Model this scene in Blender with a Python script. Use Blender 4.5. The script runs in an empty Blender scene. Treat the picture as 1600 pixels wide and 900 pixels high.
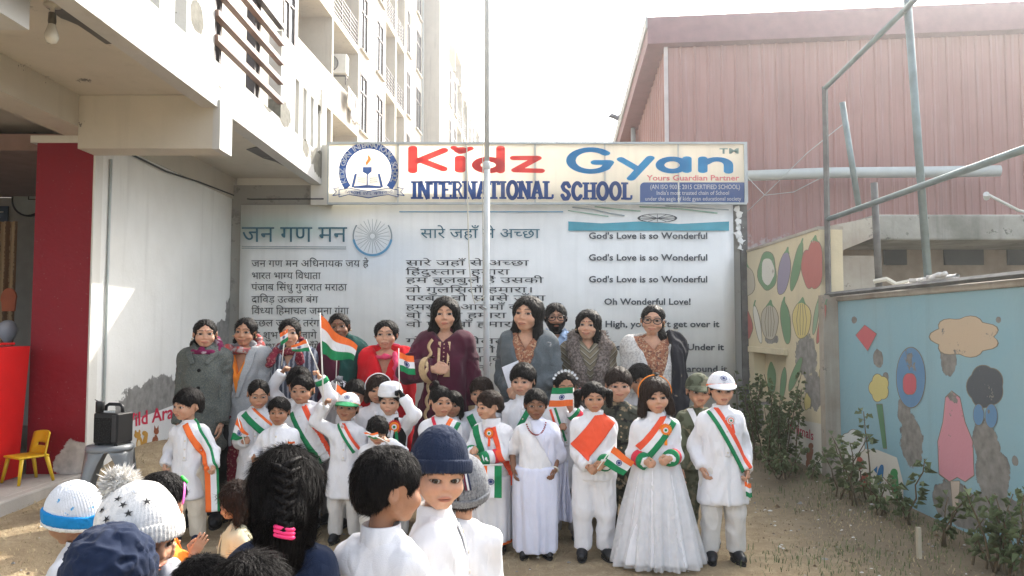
import bpy, bmesh, math, random
import numpy as np
from mathutils import Vector, Matrix, Euler
R = math.radians
scene = bpy.context.scene
COL = scene.collection
rng = np.random.default_rng(7)
random.seed(7)
# ------------------------------------------------------------------ camera, sky, sun, exposure
FPX, HZ, CAMZ = 1155.0, 512.0, 1.45
TILT = math.atan((HZ - 450) / FPX)
cam_data = bpy.data.cameras.new('camera'); cam = bpy.data.objects.new('camera', cam_data); COL.objects.link(cam)
cam.location = (0, 0, CAMZ); cam.rotation_euler = (math.pi / 2 + TILT, 0, 0)
cam_data.sensor_width = 36; cam_data.lens = FPX / 1600 * 36; cam_data.clip_start = 0.05; cam_data.clip_end = 3000
scene.camera = cam
SUN_EL, SUN_AZ = R(36.0), R(36.0)          # azimuth from +Y towards +X
world = bpy.data.worlds.new('World'); scene.world = world; world.use_nodes = True
wn = world.node_tree.nodes; wl = world.node_tree.links
bg = wn['Background']; sky = wn.new('ShaderNodeTexSky'); sky.sky_type = 'NISHITA'; sky.sun_disc = False
sky.sun_elevation = SUN_EL; sky.sun_rotation = SUN_AZ; sky.air_density = 1.0; sky.dust_density = 5.0; sky.ozone_density = 1.0
sky.altitude = 200
hsv = wn.new('ShaderNodeHueSaturation'); hsv.inputs['Saturation'].default_value = .45      # winter haze whitens the sky
wl.new(sky.outputs[0], hsv.inputs['Color']); wl.new(hsv.outputs[0], bg.inputs[0]); bg.inputs[1].default_value = 0.15
sd = bpy.data.lights.new('sun', 'SUN'); sd.energy = 2.0; sd.angle = R(0.6); sd.color = (1.0, 0.93, 0.82)
sun = bpy.data.objects.new('sun', sd); COL.objects.link(sun)
to_sun = Vector((math.sin(SUN_AZ) * math.cos(SUN_EL), math.cos(SUN_AZ) * math.cos(SUN_EL), math.sin(SUN_EL)))
sun.rotation_euler = to_sun.to_track_quat('Z', 'Y').to_euler(); sun.location = (8, 10, 14)
scene.view_settings.view_transform = 'Standard'; scene.view_settings.look = 'None'
scene.view_settings.exposure = 2.1; scene.view_settings.gamma = 1
scene.cycles.max_bounces = 6; scene.cycles.transparent_max_bounces = 12
scene.cycles.use_denoising = True

def W(px, py, Y):
    """the point at distance Y in front of the camera seen at photo pixel (px, py)"""
    u = (px - 800) / FPX; v = (450 - py) / FPX
    d = Vector((u, math.cos(TILT) - v * math.sin(TILT), math.sin(TILT) + v * math.cos(TILT)))
    s = Y / d.y
    return Vector((d.x * s, Y, CAMZ + d.z * s))
def WX(px, py, X):
    u = (px - 800) / FPX; v = (450 - py) / FPX
    d = Vector((u, math.cos(TILT) - v * math.sin(TILT), math.sin(TILT) + v * math.cos(TILT)))
    s = X / d.x
    return Vector((X, d.y * s, CAMZ + d.z * s))
def ground_z(x, y):
    x = np.asarray(x, float); y = np.asarray(y, float)
    def ss(a, b, t):
        t = np.clip((t - a) / (b - a), 0, 1); return t * t * (3 - 2 * t)
    z = .17 * ss(-2.25, -3.05, x) * ss(9.5, 8.5, y)
    z = z + .22 * np.exp(-((x + 3.3) / .55) ** 2 - ((y - 7.0) / .9) ** 2)
    z = z + .10 * ss(2.15, 2.9, x) * ss(3.0, 4.2, y)
    return z + .012 * np.sin(x * 2.1 + y * 1.3) * np.sin(y * 1.7)
def gz(x, y): return float(ground_z(x, y))

# ------------------------------------------------------------------ naming
def tag(o, label=None, cat=None, group=None, kind=None):
    if label: o['label'] = label
    if cat: o['category'] = cat
    if group: o['group'] = group
    if kind: o['kind'] = kind
    return o
def thing(name, label, cat, loc=(0, 0, 0), rz=0.0, group=None):
    o = bpy.data.objects.new(name, None); COL.objects.link(o); o.location = loc; o.rotation_euler = (0, 0, rz)
    o.empty_display_size = .1
    return tag(o, label, cat, group)

# ------------------------------------------------------------------ materials
MATS = {}
def newmat(name):
    m = bpy.data.materials.new(name); m.use_nodes = True
    nt = m.node_tree; return m, nt, nt.nodes['Principled BSDF']
def nd(nt, t, **kw):
    n = nt.nodes.new(t)
    for k, v in kw.items(): setattr(n, k, v)
    return n
def noise(nt, coord, scale, detail=4, rough=.55):
    n = nd(nt, 'ShaderNodeTexNoise'); n.inputs['Scale'].default_value = scale; n.inputs['Detail'].default_value = detail
    n.inputs['Roughness'].default_value = rough; nt.links.new(coord, n.inputs['Vector']); return n.outputs['Fac']
def ramp(nt, fac, stops):
    r = nd(nt, 'ShaderNodeValToRGB'); e = r.color_ramp.elements
    while len(e) < len(stops): e.new(.5)
    for i, (p, c) in enumerate(stops):
        e[i].position = p; e[i].color = (*c, 1) if len(c) == 3 else c
    nt.links.new(fac, r.inputs[0]); return r.outputs[0]
def mixc(nt, fac, a, b, mode='MIX'):
    n = nd(nt, 'ShaderNodeMix', data_type='RGBA', blend_type=mode)
    for sock, v in ((n.inputs[0], fac), (n.inputs[6], a), (n.inputs[7], b)):
        if isinstance(v, (int, float)): sock.default_value = v
        elif isinstance(v, tuple): sock.default_value = (*v, 1) if len(v) == 3 else v
        else: nt.links.new(v, sock)
    return n.outputs[2]
def mth(nt, op, a, b=None, c=None, clamp=False):
    n = nd(nt, 'ShaderNodeMath', operation=op, use_clamp=clamp)
    for i, v in enumerate((a, b, c)):
        if v is None: continue
        if isinstance(v, (int, float)): n.inputs[i].default_value = v
        else: nt.links.new(v, n.inputs[i])
    return n.outputs[0]
def bump(nt, bs, h, strength=.3, dist=.01):
    b = nd(nt, 'ShaderNodeBump'); b.inputs['Strength'].default_value = strength; b.inputs['Distance'].default_value = dist
    nt.links.new(h, b.inputs['Height']); nt.links.new(b.outputs[0], bs.inputs['Normal'])
def ocoord(nt): return nd(nt, 'ShaderNodeTexCoord').outputs['Object']
def wcoord(nt): return nd(nt, 'ShaderNodeNewGeometry').outputs['Position']
def mat(name, col, rough=.8, var=.12, vs=6.0, bs=60.0, bst=.2, bd=.004, metal=0.0, sheen=0.0, spec=.4, emit=0):
    if name in MATS: return MATS[name]
    m, nt, b = newmat(name); c = ocoord(nt)
    n = noise(nt, c, vs, 5)
    lo = tuple(max(0, x * (1 - var)) for x in col); hi = tuple(min(1, x * (1 + var)) for x in col)
    nt.links.new(ramp(nt, n, [(.3, lo), (.7, hi)]), b.inputs['Base Color'])
    b.inputs['Roughness'].default_value = rough; b.inputs['Metallic'].default_value = metal
    b.inputs['Specular IOR Level'].default_value = spec
    if sheen: b.inputs['Sheen Weight'].default_value = sheen
    if bst: bump(nt, b, noise(nt, c, bs, 3), bst, bd)
    MATS[name] = m; return m
def cloth(name, col, var=.05, sheen=.05, rough=.9, bst=.25):
    if name in MATS: return MATS[name]
    m, nt, b = newmat(name); c = ocoord(nt)
    n = noise(nt, c, 9, 4)
    lo = tuple(x * (1 - var) for x in col); hi = tuple(min(1, x * (1 + var)) for x in col)
    nt.links.new(ramp(nt, n, [(.3, lo), (.7, hi)]), b.inputs['Base Color'])
    b.inputs['Roughness'].default_value = rough; b.inputs['Sheen Weight'].default_value = sheen; b.inputs['Specular IOR Level'].default_value = .2
    mp = nd(nt, 'ShaderNodeMapping'); mp.inputs['Scale'].default_value = (1, 1, .42); mp.inputs['Rotation'].default_value = (.2, .35, 0); nt.links.new(c, mp.inputs[0])
    w = mth(nt, 'ABSOLUTE', mth(nt, 'SUBTRACT', noise(nt, mp.outputs[0], 15, 2, .45), .5))
    h = mth(nt, 'ADD', mth(nt, 'MULTIPLY', noise(nt, c, 420, 2), .12), mth(nt, 'MULTIPLY', w, 2.2))
    bump(nt, b, h, bst * 2.4, .016)
    MATS[name] = m; return m
def pattern(name, base, spots, scale, thr=.55, sheen=.02, kind='noise', rough=.9):
    """cloth with a woven or printed pattern: list of spot colours"""
    if name in MATS: return MATS[name]
    m, nt, b = newmat(name); c = ocoord(nt); colr = base
    for i, (sc, t) in enumerate(zip(spots, thr if isinstance(thr, (list, tuple)) else [thr] * len(spots))):
        mp = nd(nt, 'ShaderNodeMapping'); mp.inputs['Location'].default_value = (i * 3.7, i * 1.9, i * 5.1); nt.links.new(c, mp.inputs[0])
        if kind == 'noise': f = noise(nt, mp.outputs[0], scale, 2, .5)
        elif kind == 'voronoi':
            v = nd(nt, 'ShaderNodeTexVoronoi'); v.inputs['Scale'].default_value = scale; nt.links.new(mp.outputs[0], v.inputs['Vector'])
            f = mth(nt, 'SUBTRACT', 1, v.outputs['Distance'])
        elif kind == 'stripe':
            w = nd(nt, 'ShaderNodeTexWave', bands_direction='X'); w.inputs['Scale'].default_value = scale; w.inputs['Distortion'].default_value = 1.2
            w.inputs['Detail'].default_value = 2; w.inputs['Detail Scale'].default_value = 6; nt.links.new(mp.outputs[0], w.inputs['Vector']); f = w.outputs['Fac']
        elif kind == 'chevron':
            s = nd(nt, 'ShaderNodeSeparateXYZ'); nt.links.new(mp.outputs[0], s.inputs[0])
            f = mth(nt, 'FRACT', mth(nt, 'MULTIPLY', mth(nt, 'SUBTRACT', s.outputs[2], mth(nt, 'MULTIPLY', mth(nt, 'ABSOLUTE', mth(nt, 'SUBTRACT', s.outputs[0], i * 3.7)), .9)), scale))
        g = ramp(nt, f, [(t - .03, (0, 0, 0)), (t + .03, (1, 1, 1))])
        colr = mixc(nt, g, colr, sc)
    nt.links.new(colr, b.inputs['Base Color']) if not isinstance(colr, tuple) else None
    b.inputs['Roughness'].default_value = rough; b.inputs['Sheen Weight'].default_value = sheen; b.inputs['Specular IOR Level'].default_value = .2
    bump(nt, b, mth(nt, 'ADD', noise(nt, c, 300, 2), noise(nt, c, 24, 4)), .3, .006)
    MATS[name] = m; return m
def skin_mat():
    m, nt, b = newmat('skin'); a = nd(nt, 'ShaderNodeVertexColor', layer_name='Col'); c = ocoord(nt)
    n = noise(nt, c, 40, 4)
    nt.links.new(mixc(nt, 1.0, a.outputs[0], ramp(nt, n, [(.3, (.9, .9, .9)), (.7, (1.08, 1.05, 1.03))]), 'MULTIPLY'), b.inputs['Base Color'])
    b.inputs['Roughness'].default_value = .55; b.inputs['Specular IOR Level'].default_value = .3; b.inputs['Subsurface Weight'].default_value = .18; b.inputs['Subsurface Radius'].default_value = (1, .35, .2); b.inputs['Subsurface Scale'].default_value = .008
    bump(nt, b, noise(nt, c, 350, 3), .08, .002)
    return m
def hair_mat(name, col, rough=.40):
    m, nt, b = newmat(name); c = ocoord(nt)
    mp = nd(nt, 'ShaderNodeMapping'); mp.inputs['Scale'].default_value = (1, 1, .12); nt.links.new(c, mp.inputs[0])
    n = noise(nt, mp.outputs[0], 150, 4)
    nt.links.new(ramp(nt, n, [(.3, tuple(x * .5 for x in col)), (.7, tuple(x * 1.7 for x in col))]), b.inputs['Base Color'])
    b.inputs['Roughness'].default_value = rough; b.inputs['Specular IOR Level'].default_value = .07
    bump(nt, b, n, .9, .008)
    return m
SKIN = skin_mat()
HAIR = hair_mat('black_hair', (.006, .005, .0048))
HAIRB = hair_mat('brown_hair', (.020, .012, .009))
EYEW = mat('eye_white', (.45, .41, .38), .25, .03, bst=0)
IRIS = mat('eye_iris', (.025, .012, .007), .15, .1, bst=0)
PUPIL = mat('eye_pupil', (.004, .004, .004), .1, 0, bst=0)
SAFFRON = cloth('saffron_cloth', (.80, .16, .035)); ORANGE_RED = cloth('orange_red_cloth', (.78, .095, .04))
WHITE = cloth('white_cloth', (.70, .70, .72), .03); GREEN = cloth('green_cloth', (.012, .20, .075)); NAVY = cloth('navy_print', (.012, .03, .16))
OFFWHITE = cloth('offwhite_cloth', (.60, .58, .55), .04); CREAM = cloth('cream_cloth', (.62, .56, .46))
BLACKC = cloth('black_cloth', (.008, .008, .009), sheen=0); SHOE = mat('shoe_leather', (.012, .013, .016), .4, .2, bst=.1)
WOOD = mat('stick_white', (.75, .73, .68), .6, .05)
GOLDM = mat('gold_thread', (.50, .36, .20), .5, .15, 60, metal=.3)
PINK = mat('pink_rubber', (.85, .03, .16), .5, .05)
REDC = cloth('red_cloth', (.55, .008, .016), sheen=0)

# ------------------------------------------------------------------ meshes
def mesh_obj(name, V, Fc, mats, parent=None, smooth=True, mi=None, col=None, loc=None):
    me = bpy.data.meshes.new(name)
    V = np.asarray(V, np.float32)
    if isinstance(Fc, np.ndarray):
        n, k = Fc.shape
        me.vertices.add(len(V)); me.vertices.foreach_set('co', V.ravel())
        me.loops.add(n * k); me.loops.foreach_set('vertex_index', Fc.astype(np.int32).ravel())
        me.polygons.add(n); me.polygons.foreach_set('loop_start', np.arange(0, n * k, k, dtype=np.int32))
        me.update(calc_edges=True)
    else:
        me.from_pydata([tuple(v) for v in V], [], Fc)
    if not isinstance(mats, (list, tuple)): mats = [mats]
    for m in mats: me.materials.append(m)
    if mi is not None: me.polygons.foreach_set('material_index', np.asarray(mi, np.int32))
    if smooth: me.polygons.foreach_set('use_smooth', np.ones(len(me.polygons), bool))
    if col is not None:
        a = me.color_attributes.new('Col', 'FLOAT_COLOR', 'POINT')
        c4 = np.ones((len(V), 4), np.float32); c4[:, :3] = col; a.data.foreach_set('color', c4.ravel())
    o = bpy.data.objects.new(name, me); COL.objects.link(o)
    if parent is not None: o.parent = parent
    if loc is not None: o.location = loc
    return o
class MB:
    """collects simple pieces of one part"""
    def __init__(s): s.v = []; s.f = []; s.m = []
    def add(s, V, Fc, m=0):
        n = len(s.v); s.v += [tuple(v) for v in V]; s.f += [tuple(i + n for i in f) for f in Fc]; s.m += [m] * len(Fc); return s
    def box(s, a, b, m=0, M=None, taper=None):
        (x0, y0, z0), (x1, y1, z1) = a, b
        V = [(x0, y0, z0), (x1, y0, z0), (x1, y1, z0), (x0, y1, z0), (x0, y0, z1), (x1, y0, z1), (x1, y1, z1), (x0, y1, z1)]
        if M is not None: V = [M @ Vector(v) for v in V]
        return s.add(V, [(0, 3, 2, 1), (4, 5, 6, 7), (0, 1, 5, 4), (1, 2, 6, 5), (2, 3, 7, 6), (3, 0, 4, 7)], m)
    def tube(s, pts, r, n=8, m=0, cap=True):
        pts = [Vector(p) for p in pts]; rs = r if isinstance(r, (list, tuple)) else [r] * len(pts)
        V = []; Fc = []; up = Vector((0, 0, 1))
        for i, p in enumerate(pts):
            t = (pts[min(i + 1, len(pts) - 1)] - pts[max(i - 1, 0)]).normalized()
            a = t.cross(up); a = t.cross(Vector((1, 0, 0))) if a.length < .05 else a
            a.normalize(); b = t.cross(a)
            for k in range(n):
                an = 2 * math.pi * k / n; V.append(p + (a * math.cos(an) + b * math.sin(an)) * rs[i])
        for i in range(len(pts) - 1):
            for k in range(n):
                Fc.append((i * n + k, i * n + (k + 1) % n, (i + 1) * n + (k + 1) % n, (i + 1) * n + k))
        if cap: Fc.append(tuple(range(n))); Fc.append(tuple((len(pts) - 1) * n + k for k in reversed(range(n))))
        return s.add(V, Fc, m)
    def lathe(s, prof, n=20, m=0, c=(0, 0, 0), sx=1, sy=1):
        V = []; Fc = []
        for r, z in prof:
            for k in range(n):
                a = 2 * math.pi * k / n; V.append((c[0] + r * math.cos(a) * sx, c[1] + r * math.sin(a) * sy, c[2] + z))
        for i in range(len(prof) - 1):
            for k in range(n): Fc.append((i * n + k, i * n + (k + 1) % n, (i + 1) * n + (k + 1) % n, (i + 1) * n + k))
        return s.add(V, Fc, m)
    def poly(s, pts, d=(0, 0, 0), m=0):
        """flat polygon, extruded by d"""
        n = len(pts); d = Vector(d); P = [Vector(p) for p in pts]
        if d.length < 1e-9: return s.add(P, [tuple(range(n))], m)
        return s.add(P + [p + d for p in P], [tuple(range(n)), tuple(reversed(range(n, 2 * n)))] + [(i, n + i, n + (i + 1) % n, (i + 1) % n) for i in range(n)], m)
    def obj(s, name, mats, parent=None, smooth=False, bevel=0, auto=True):
        o = mesh_obj(name, s.v, s.f, mats, parent, smooth, s.m)
        bm = bmesh.new(); bm.from_mesh(o.data); bmesh.ops.recalc_face_normals(bm, faces=bm.faces); bm.to_mesh(o.data); bm.free()
        if bevel:
            md = o.modifiers.new('bevel', 'BEVEL'); md.width = bevel; md.segments = 2; md.limit_method = 'ANGLE'
        return o

# ------------------------------------------------------------------ signed distance modelling (numpy)
def A(*v): return np.array(v, np.float32)
def cone(P, a, b, ra, rb):
    a = A(*a); b = A(*b); ab = b - a; q = P - a
    h = np.clip(q @ ab / max(float(ab @ ab), 1e-9), 0, 1)
    return np.sqrt(((q - h[:, None] * ab) ** 2).sum(1)) - (ra + (rb - ra) * h)
def ell(P, c, r):
    q = P - A(*c); r = A(*r)
    k0 = np.sqrt(((q / r) ** 2).sum(1)); k1 = np.sqrt(((q / (r * r)) ** 2).sum(1))
    return k0 * (k0 - 1) / np.maximum(k1, 1e-6)
def smin(a, b, k):
    h = np.maximum(k - np.abs(a - b), 0) / k; return np.minimum(a, b) - h * h * k * .25
def smax(a, b, k): return -smin(-a, -b, k)
def rbox(P, c, r, rd):
    q = np.abs(P - A(*c)) - A(*r) + rd
    return np.sqrt((np.maximum(q, 0) ** 2).sum(1)) + np.minimum(q.max(1), 0) - rd
def loft(P, prof, k=.02):
    """prof: rows z, half width, half depth, x offset, y offset"""
    pr = np.array([tuple(r) + (0,) * (5 - len(r)) for r in prof], np.float32); z = P[:, 2]
    w = np.interp(z, pr[:, 0], pr[:, 1]); d = np.interp(z, pr[:, 0], pr[:, 2]); xo = np.interp(z, pr[:, 0], pr[:, 3]); yo = np.interp(z, pr[:, 0], pr[:, 4])
    x = (P[:, 0] - xo); y = (P[:, 1] - yo)
    n = 2.3
    rr = (np.abs(x / w) ** n + np.abs(y / d) ** n) ** (1 / n)
    s = (rr - 1) * np.minimum(w, d)
    return smax(s, np.maximum(pr[0, 0] - z, z - pr[-1, 0]), k)
def snet(f, lo, hi, h):
    lo = np.array(lo, float); hi = np.array(hi, float); n = np.ceil((hi - lo) / h).astype(int) + 1
    ax = [lo[i] + np.arange(n[i]) * h for i in range(3)]
    G = np.stack(np.meshgrid(*ax, indexing='ij'), -1).reshape(-1, 3).astype(np.float32)
    Fv = f(G).reshape(n).astype(np.float32); s = Fv < 0
    Fv = np.where(np.abs(Fv) < 1e-7, 1e-7, Fv)
    cn = n - 1; tot = int(cn.prod()); acc = np.zeros((tot, 3)); cnt = np.zeros(tot); quads = []
    for a in range(3):
        b, c = (a + 1) % 3, (a + 2) % 3
        s0 = np.take(s, range(n[a] - 1), a); s1 = np.take(s, range(1, n[a]), a)
        e = np.argwhere(s0 != s1)
        if not len(e): continue
        e1 = e.copy(); e1[:, a] += 1
        f0 = Fv[tuple(e.T)]; f1 = Fv[tuple(e1.T)]; t = f0 / (f0 - f1)
        p = e.astype(float); p[:, a] += t
        ids = []
        ok = np.ones(len(e), bool)
        for db, dc in ((-1, -1), (0, -1), (0, 0), (-1, 0)):
            q = e.copy(); q[:, b] += db; q[:, c] += dc
            v = (q >= 0).all(1) & (q < cn).all(1); ok &= v
            fi = np.ravel_multi_index(np.clip(q, 0, cn - 1).T, cn)
            for j in range(3): acc[:, j] += np.bincount(fi[v], p[v, j], tot)
            cnt += np.bincount(fi[v], minlength=tot); ids.append(fi)
        Q = np.stack(ids, 1)[ok]; fl = (f0 > 0)[ok]
        Q[fl] = Q[fl][:, ::-1]; quads.append(Q)
    used = np.nonzero(cnt)[0]; mp = np.full(tot, -1); mp[used] = np.arange(len(used))
    V = acc[used] / cnt[used, None] * h + lo
    return V.astype(np.float32), mp[np.concatenate(quads)].astype(np.int32)
_tab = rng.random((32, 32, 32)).astype(np.float32)
def vnoise(P):
    i = np.floor(P).astype(int); f = (P - i).astype(np.float32); f = f * f * (3 - 2 * f); i &= 31; j = (i + 1) & 31
    x0, y0, z0 = i.T; x1, y1, z1 = j.T; fx, fy, fz = f.T
    T = _tab
    a = T[x0, y0, z0] * (1 - fx) + T[x1, y0, z0] * fx; b = T[x0, y1, z0] * (1 - fx) + T[x1, y1, z0] * fx
    c = T[x0, y0, z1] * (1 - fx) + T[x1, y0, z1] * fx; d = T[x0, y1, z1] * (1 - fx) + T[x1, y1, z1] * fx
    return (a * (1 - fy) + b * fy) * (1 - fz) + (c * (1 - fy) + d * fy) * fz
def vnormals(V, Q):
    a, b, c, d = (V[Q[:, i]] for i in range(4)); n = np.cross(c - a, d - b); N = np.zeros_like(V)
    for i in range(4):
        for j in range(3): N[:, j] += np.bincount(Q[:, i], n[:, j], len(V))
    return N / np.maximum(np.linalg.norm(N, axis=1, keepdims=True), 1e-9)
def folds(V, Q, amp, sc=(26, 26, 7), seed=0., sharp=True):
    U = V * A(*sc); U = U + 1.4 * np.stack([vnoise(V * 6 + seed + 3 * i) for i in range(3)], 1)
    n = vnoise(U + seed); m = vnoise(U * 2.1 + seed + 9)
    if sharp: n = 1 - np.abs(2 * n - 1) * 1.8
    return V + vnormals(V, Q) * (1.5 * amp * (n - .4) + amp * .7 * (m - .5))[:, None]
def ray_front(f, x, z, y0, y1, n=40):
    """first surface hit going from y0 to y1 (towards +y)"""
    x = np.asarray(x, np.float32).ravel(); z = np.asarray(z, np.float32).ravel(); y = np.full_like(x, y0); hit = np.zeros(len(x), bool)
    for _ in range(n):
        d = f(np.stack([x, y, z], 1)); hit |= d < .0015
        y = np.where(hit, y, y + np.maximum(d * .8, .0008) * np.sign(y1 - y0))
    return y, hit & (np.abs(y - y0) < abs(y1 - y0))
# ------------------------------------------------------------------ heads (units of one head height, chin at z=-.5, crown at z=.5, face to -y)
EYE_Z, EYE_X = -.015, .150
HK = {  # jaw width, cheek, nose, eye height, neck radius
    'child': dict(jaw=.265, cheek=.145, nose=.85, eye=.032, neck=.155, cw=.375, chin=.085, ez=-.035, lip=.95),
    'woman': dict(jaw=.235, cheek=.125, nose=1.0, eye=.031, neck=.155, cw=.345, chin=.085, ez=0.0, lip=1.1),
    'man': dict(jaw=.26, cheek=.11, nose=1.12, eye=.024, neck=.20, cw=.35, chin=.115, ez=0.0, lip=1.0)}
def head_field(k):
    p = HK[k]; ez = p['ez']; nz = p['nose']
    def f(P):
        Q = P.copy(); Q[:, 0] = np.abs(Q[:, 0])
        d = ell(P, (0, .06, .10), (p['cw'], .435, .40))
        d = smin(d, ell(P, (0, -.11, -.15), (p['jaw'], .285, .34)), .12)
        d = smin(d, cone(Q, (p['jaw'] * .80, .0, -.24), (.05, -.24, -.41), .09, p['chin']), .10)
        d = smin(d, np.sqrt(((Q - A(.165, -.245, -.17)) ** 2).sum(1)) - p['cheek'], .10)
        d = smin(d, cone(Q, (.05, -.36, .115 + ez), (.20, -.29, .10 + ez), .045, .04), .06)       # brow
        d = smax(d, -ell(Q, (EYE_X, -.425, ez), (.10, .075, .055)), .06)                          # socket
        lid = np.sqrt(((Q - A(EYE_X, -.272, ez)) ** 2).sum(1)) - .098
        d = smin(d, lid, .03)
        ew = .076; eh = p['eye']
        xx = (Q[:, 0] - EYE_X); zc = P[:, 2] - ez - .08 * xx
        alm = np.sqrt((xx / ew) ** 2 + (zc / eh) ** 2) - 1
        d = smax(d, -np.maximum(alm * eh, P[:, 1] + .20), .008)
        d = smin(d, cone(P, (0, -.335, .06 + ez), (0, -.335 - .085 * nz, -.145), .036, .047 * nz), .045)
        d = smin(d, np.sqrt(((Q - A(.055 * nz, -.375, -.16)) ** 2).sum(1)) - .038 * nz, .03)
        d = smax(d, -(np.sqrt(((Q - A(.032 * nz, -.42 - .01 * nz, -.20)) ** 2).sum(1)) - .02), .015)
        d = smin(d, ell(P, (0, -.34, -.305), (.12, .05, .07)), .06)
        lw = p['lip']
        d = smin(d, ell(Q, (.03, -.395, -.283), (.082, .035, .022 * lw)), .02)
        d = smin(d, ell(P, (0, -.388, -.325), (.085, .04, .028 * lw)), .02)
        d = smax(d, -ell(P, (0, -.435, -.303 ), (.115, .05, .008)), .012)
        e = ell(Q @ np.array([[1, -.35, 0], [.35, 1, 0], [0, 0, 1]], np.float32), (p['cw'] + .045, -.02, -.04), (.035, .085, .125))
        e = smax(e, -ell(Q, (p['cw'] + .055, .10, -.03), (.035, .05, .08)), .03)
        d = smin(d, e, .03)
        nr = p['neck']
        d = smin(d, cone(P, (0, .06, -.28), (0, .13, -.95), nr, nr * 1.06), .09)
        return d
    return f
_HT = {}
def head_template(k, h=.0155):
    if (k, h) in _HT: return _HT[(k, h)]
    f = head_field(k); V, Q = snet(f, (-.50, -.55, -.95), (.50, .56, .56), h)
    _HT[(k, h)] = (V, Q, f); return _HT[(k, h)]
def head_colors(V, k, skin, lip, brow):
    p = HK[k]; ez = p['ez']; c = np.tile(A(*skin), (len(V), 1)); x = np.abs(V[:, 0]); y = V[:, 1]; z = V[:, 2]
    fr = y < -.2
    def blend(w, colr):
        nonlocal c
        c = c * (1 - w[:, None]) + A(*colr) * w[:, None]
    w = np.exp(-((x - .17) / .09) ** 2 - ((z + .17) / .08) ** 2) * fr * .25; blend(w, (skin[0] * 1.05, skin[1] * .72, skin[2] * .62))
    w = np.exp(-((x) / .07) ** 2 - ((z + .16) / .06) ** 2) * fr * .2; blend(w, (skin[0] * 1.0, skin[1] * .75, skin[2] * .7))
    le = np.sqrt((x / .118) ** 2 + ((z + .303) / .050) ** 2); w = np.clip((1.05 - le) / .25, 0, 1) * (y < -.33); blend(w * .85, lip)
    w = np.exp(-((z + .303) / .008) ** 2) * (x < .10) * (y < -.33); blend(w * .75, tuple(v * .35 for v in lip))
    xx = x - EYE_X; a = np.sqrt((xx / .076) ** 2 + ((z - ez - .08 * xx) / p['eye']) ** 2)
    lash = np.clip(1 - np.abs(a - 1.08) / .38, 0, 1) * fr * np.where(z > ez, 1, .5); blend(lash * .9, (.012, .008, .007))
    bz = ez + .135 - .9 * (xx + .01) ** 2 * 2.2 - .02 * (xx > .05)
    w = np.clip(1 - np.abs(z - bz) / (.026 if k != 'man' else .034), 0, 1) * np.clip((.115 - np.abs(xx)) / .03, 0, 1) * fr; blend(np.clip(w * 1.5, 0, 1) * brow, (.012, .009, .008))
    w = np.exp(-((x - EYE_X) / .09) ** 2 - ((z - ez + .045) / .03) ** 2) * fr * .22; blend(w, tuple(v * .55 for v in skin))
    return c
def eyeball(parent, Mh, sx, ez, gaze, mats, name='eye'):
    """Mh: head matrix (metres), gaze: (yaw, pitch)"""
    n = 14; rings = [0, 8, 15, 24, 33, 50, 70, 95, 130]; V = []; Fc = []; mi = []
    Rg = Euler((gaze[1], 0, gaze[0])).to_matrix()
    for r in rings:
        for k in range(n):
            a = R(r); b = 2 * math.pi * k / n
            V.append(Mh @ (Vector((sx * EYE_X, -.272, ez)) + Rg @ Vector((math.sin(a) * math.cos(b), -math.cos(a), math.sin(a) * math.sin(b))) * .09))
    for i in range(len(rings) - 1):
        for k in range(n):
            Fc.append((i * n + k, i * n + (k + 1) % n, (i + 1) * n + (k + 1) % n, (i + 1) * n + k)); mi.append(2 if i < 2 else 1 if i < 4 else 0)
    return mesh_obj(name, [tuple(v) for v in V], Fc, mats, parent, True, mi)
# ------------------------------------------------------------------ hair
def hair_field(t, front=.26, side=-.05, back=-.30, face_w=.30, extra=(), cw=.36, ear=True, k=.06, top=0., fz=-.20):
    def f(P):
        Q = P.copy(); Q[:, 0] = np.abs(Q[:, 0])
        d = ell(P, (0, .065, .10), (cw + t, .435 + t, .405 + t + top))
        d = smin(d, ell(P, (0, .14, -.10), (cw * .92 + t * .8, .33 + t, .32)), .08)
        fc = ell(P, (0, -.50, fz), (face_w, .36, front - fz)) + .07 * (vnoise(P * A(13, 13, 5) + front * 77) - .5)
        d = smax(d, -fc, .05)
        if t < .04 or t in (.09, .085): d = d + .022 * np.exp(-(P[:, 0] / .016) ** 2) * (P[:, 1] < .1)
        sl = np.interp(P[:, 1], [-.45, -.12, .08, .35], [side + .20, side, side - .02, back])
        d = smax(d, sl - P[:, 2], .05)
        if ear: d = smax(d, -ell(Q, (cw + .06, -.01, -.06), (.13, .125, .135)), .03)
        for e in extra:
            a, b, ra, rb = e[:4]
            d = smin(d, cone(P, a, b, ra, rb), e[4] if len(e) > 4 else k)
        return d
    return f
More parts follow.
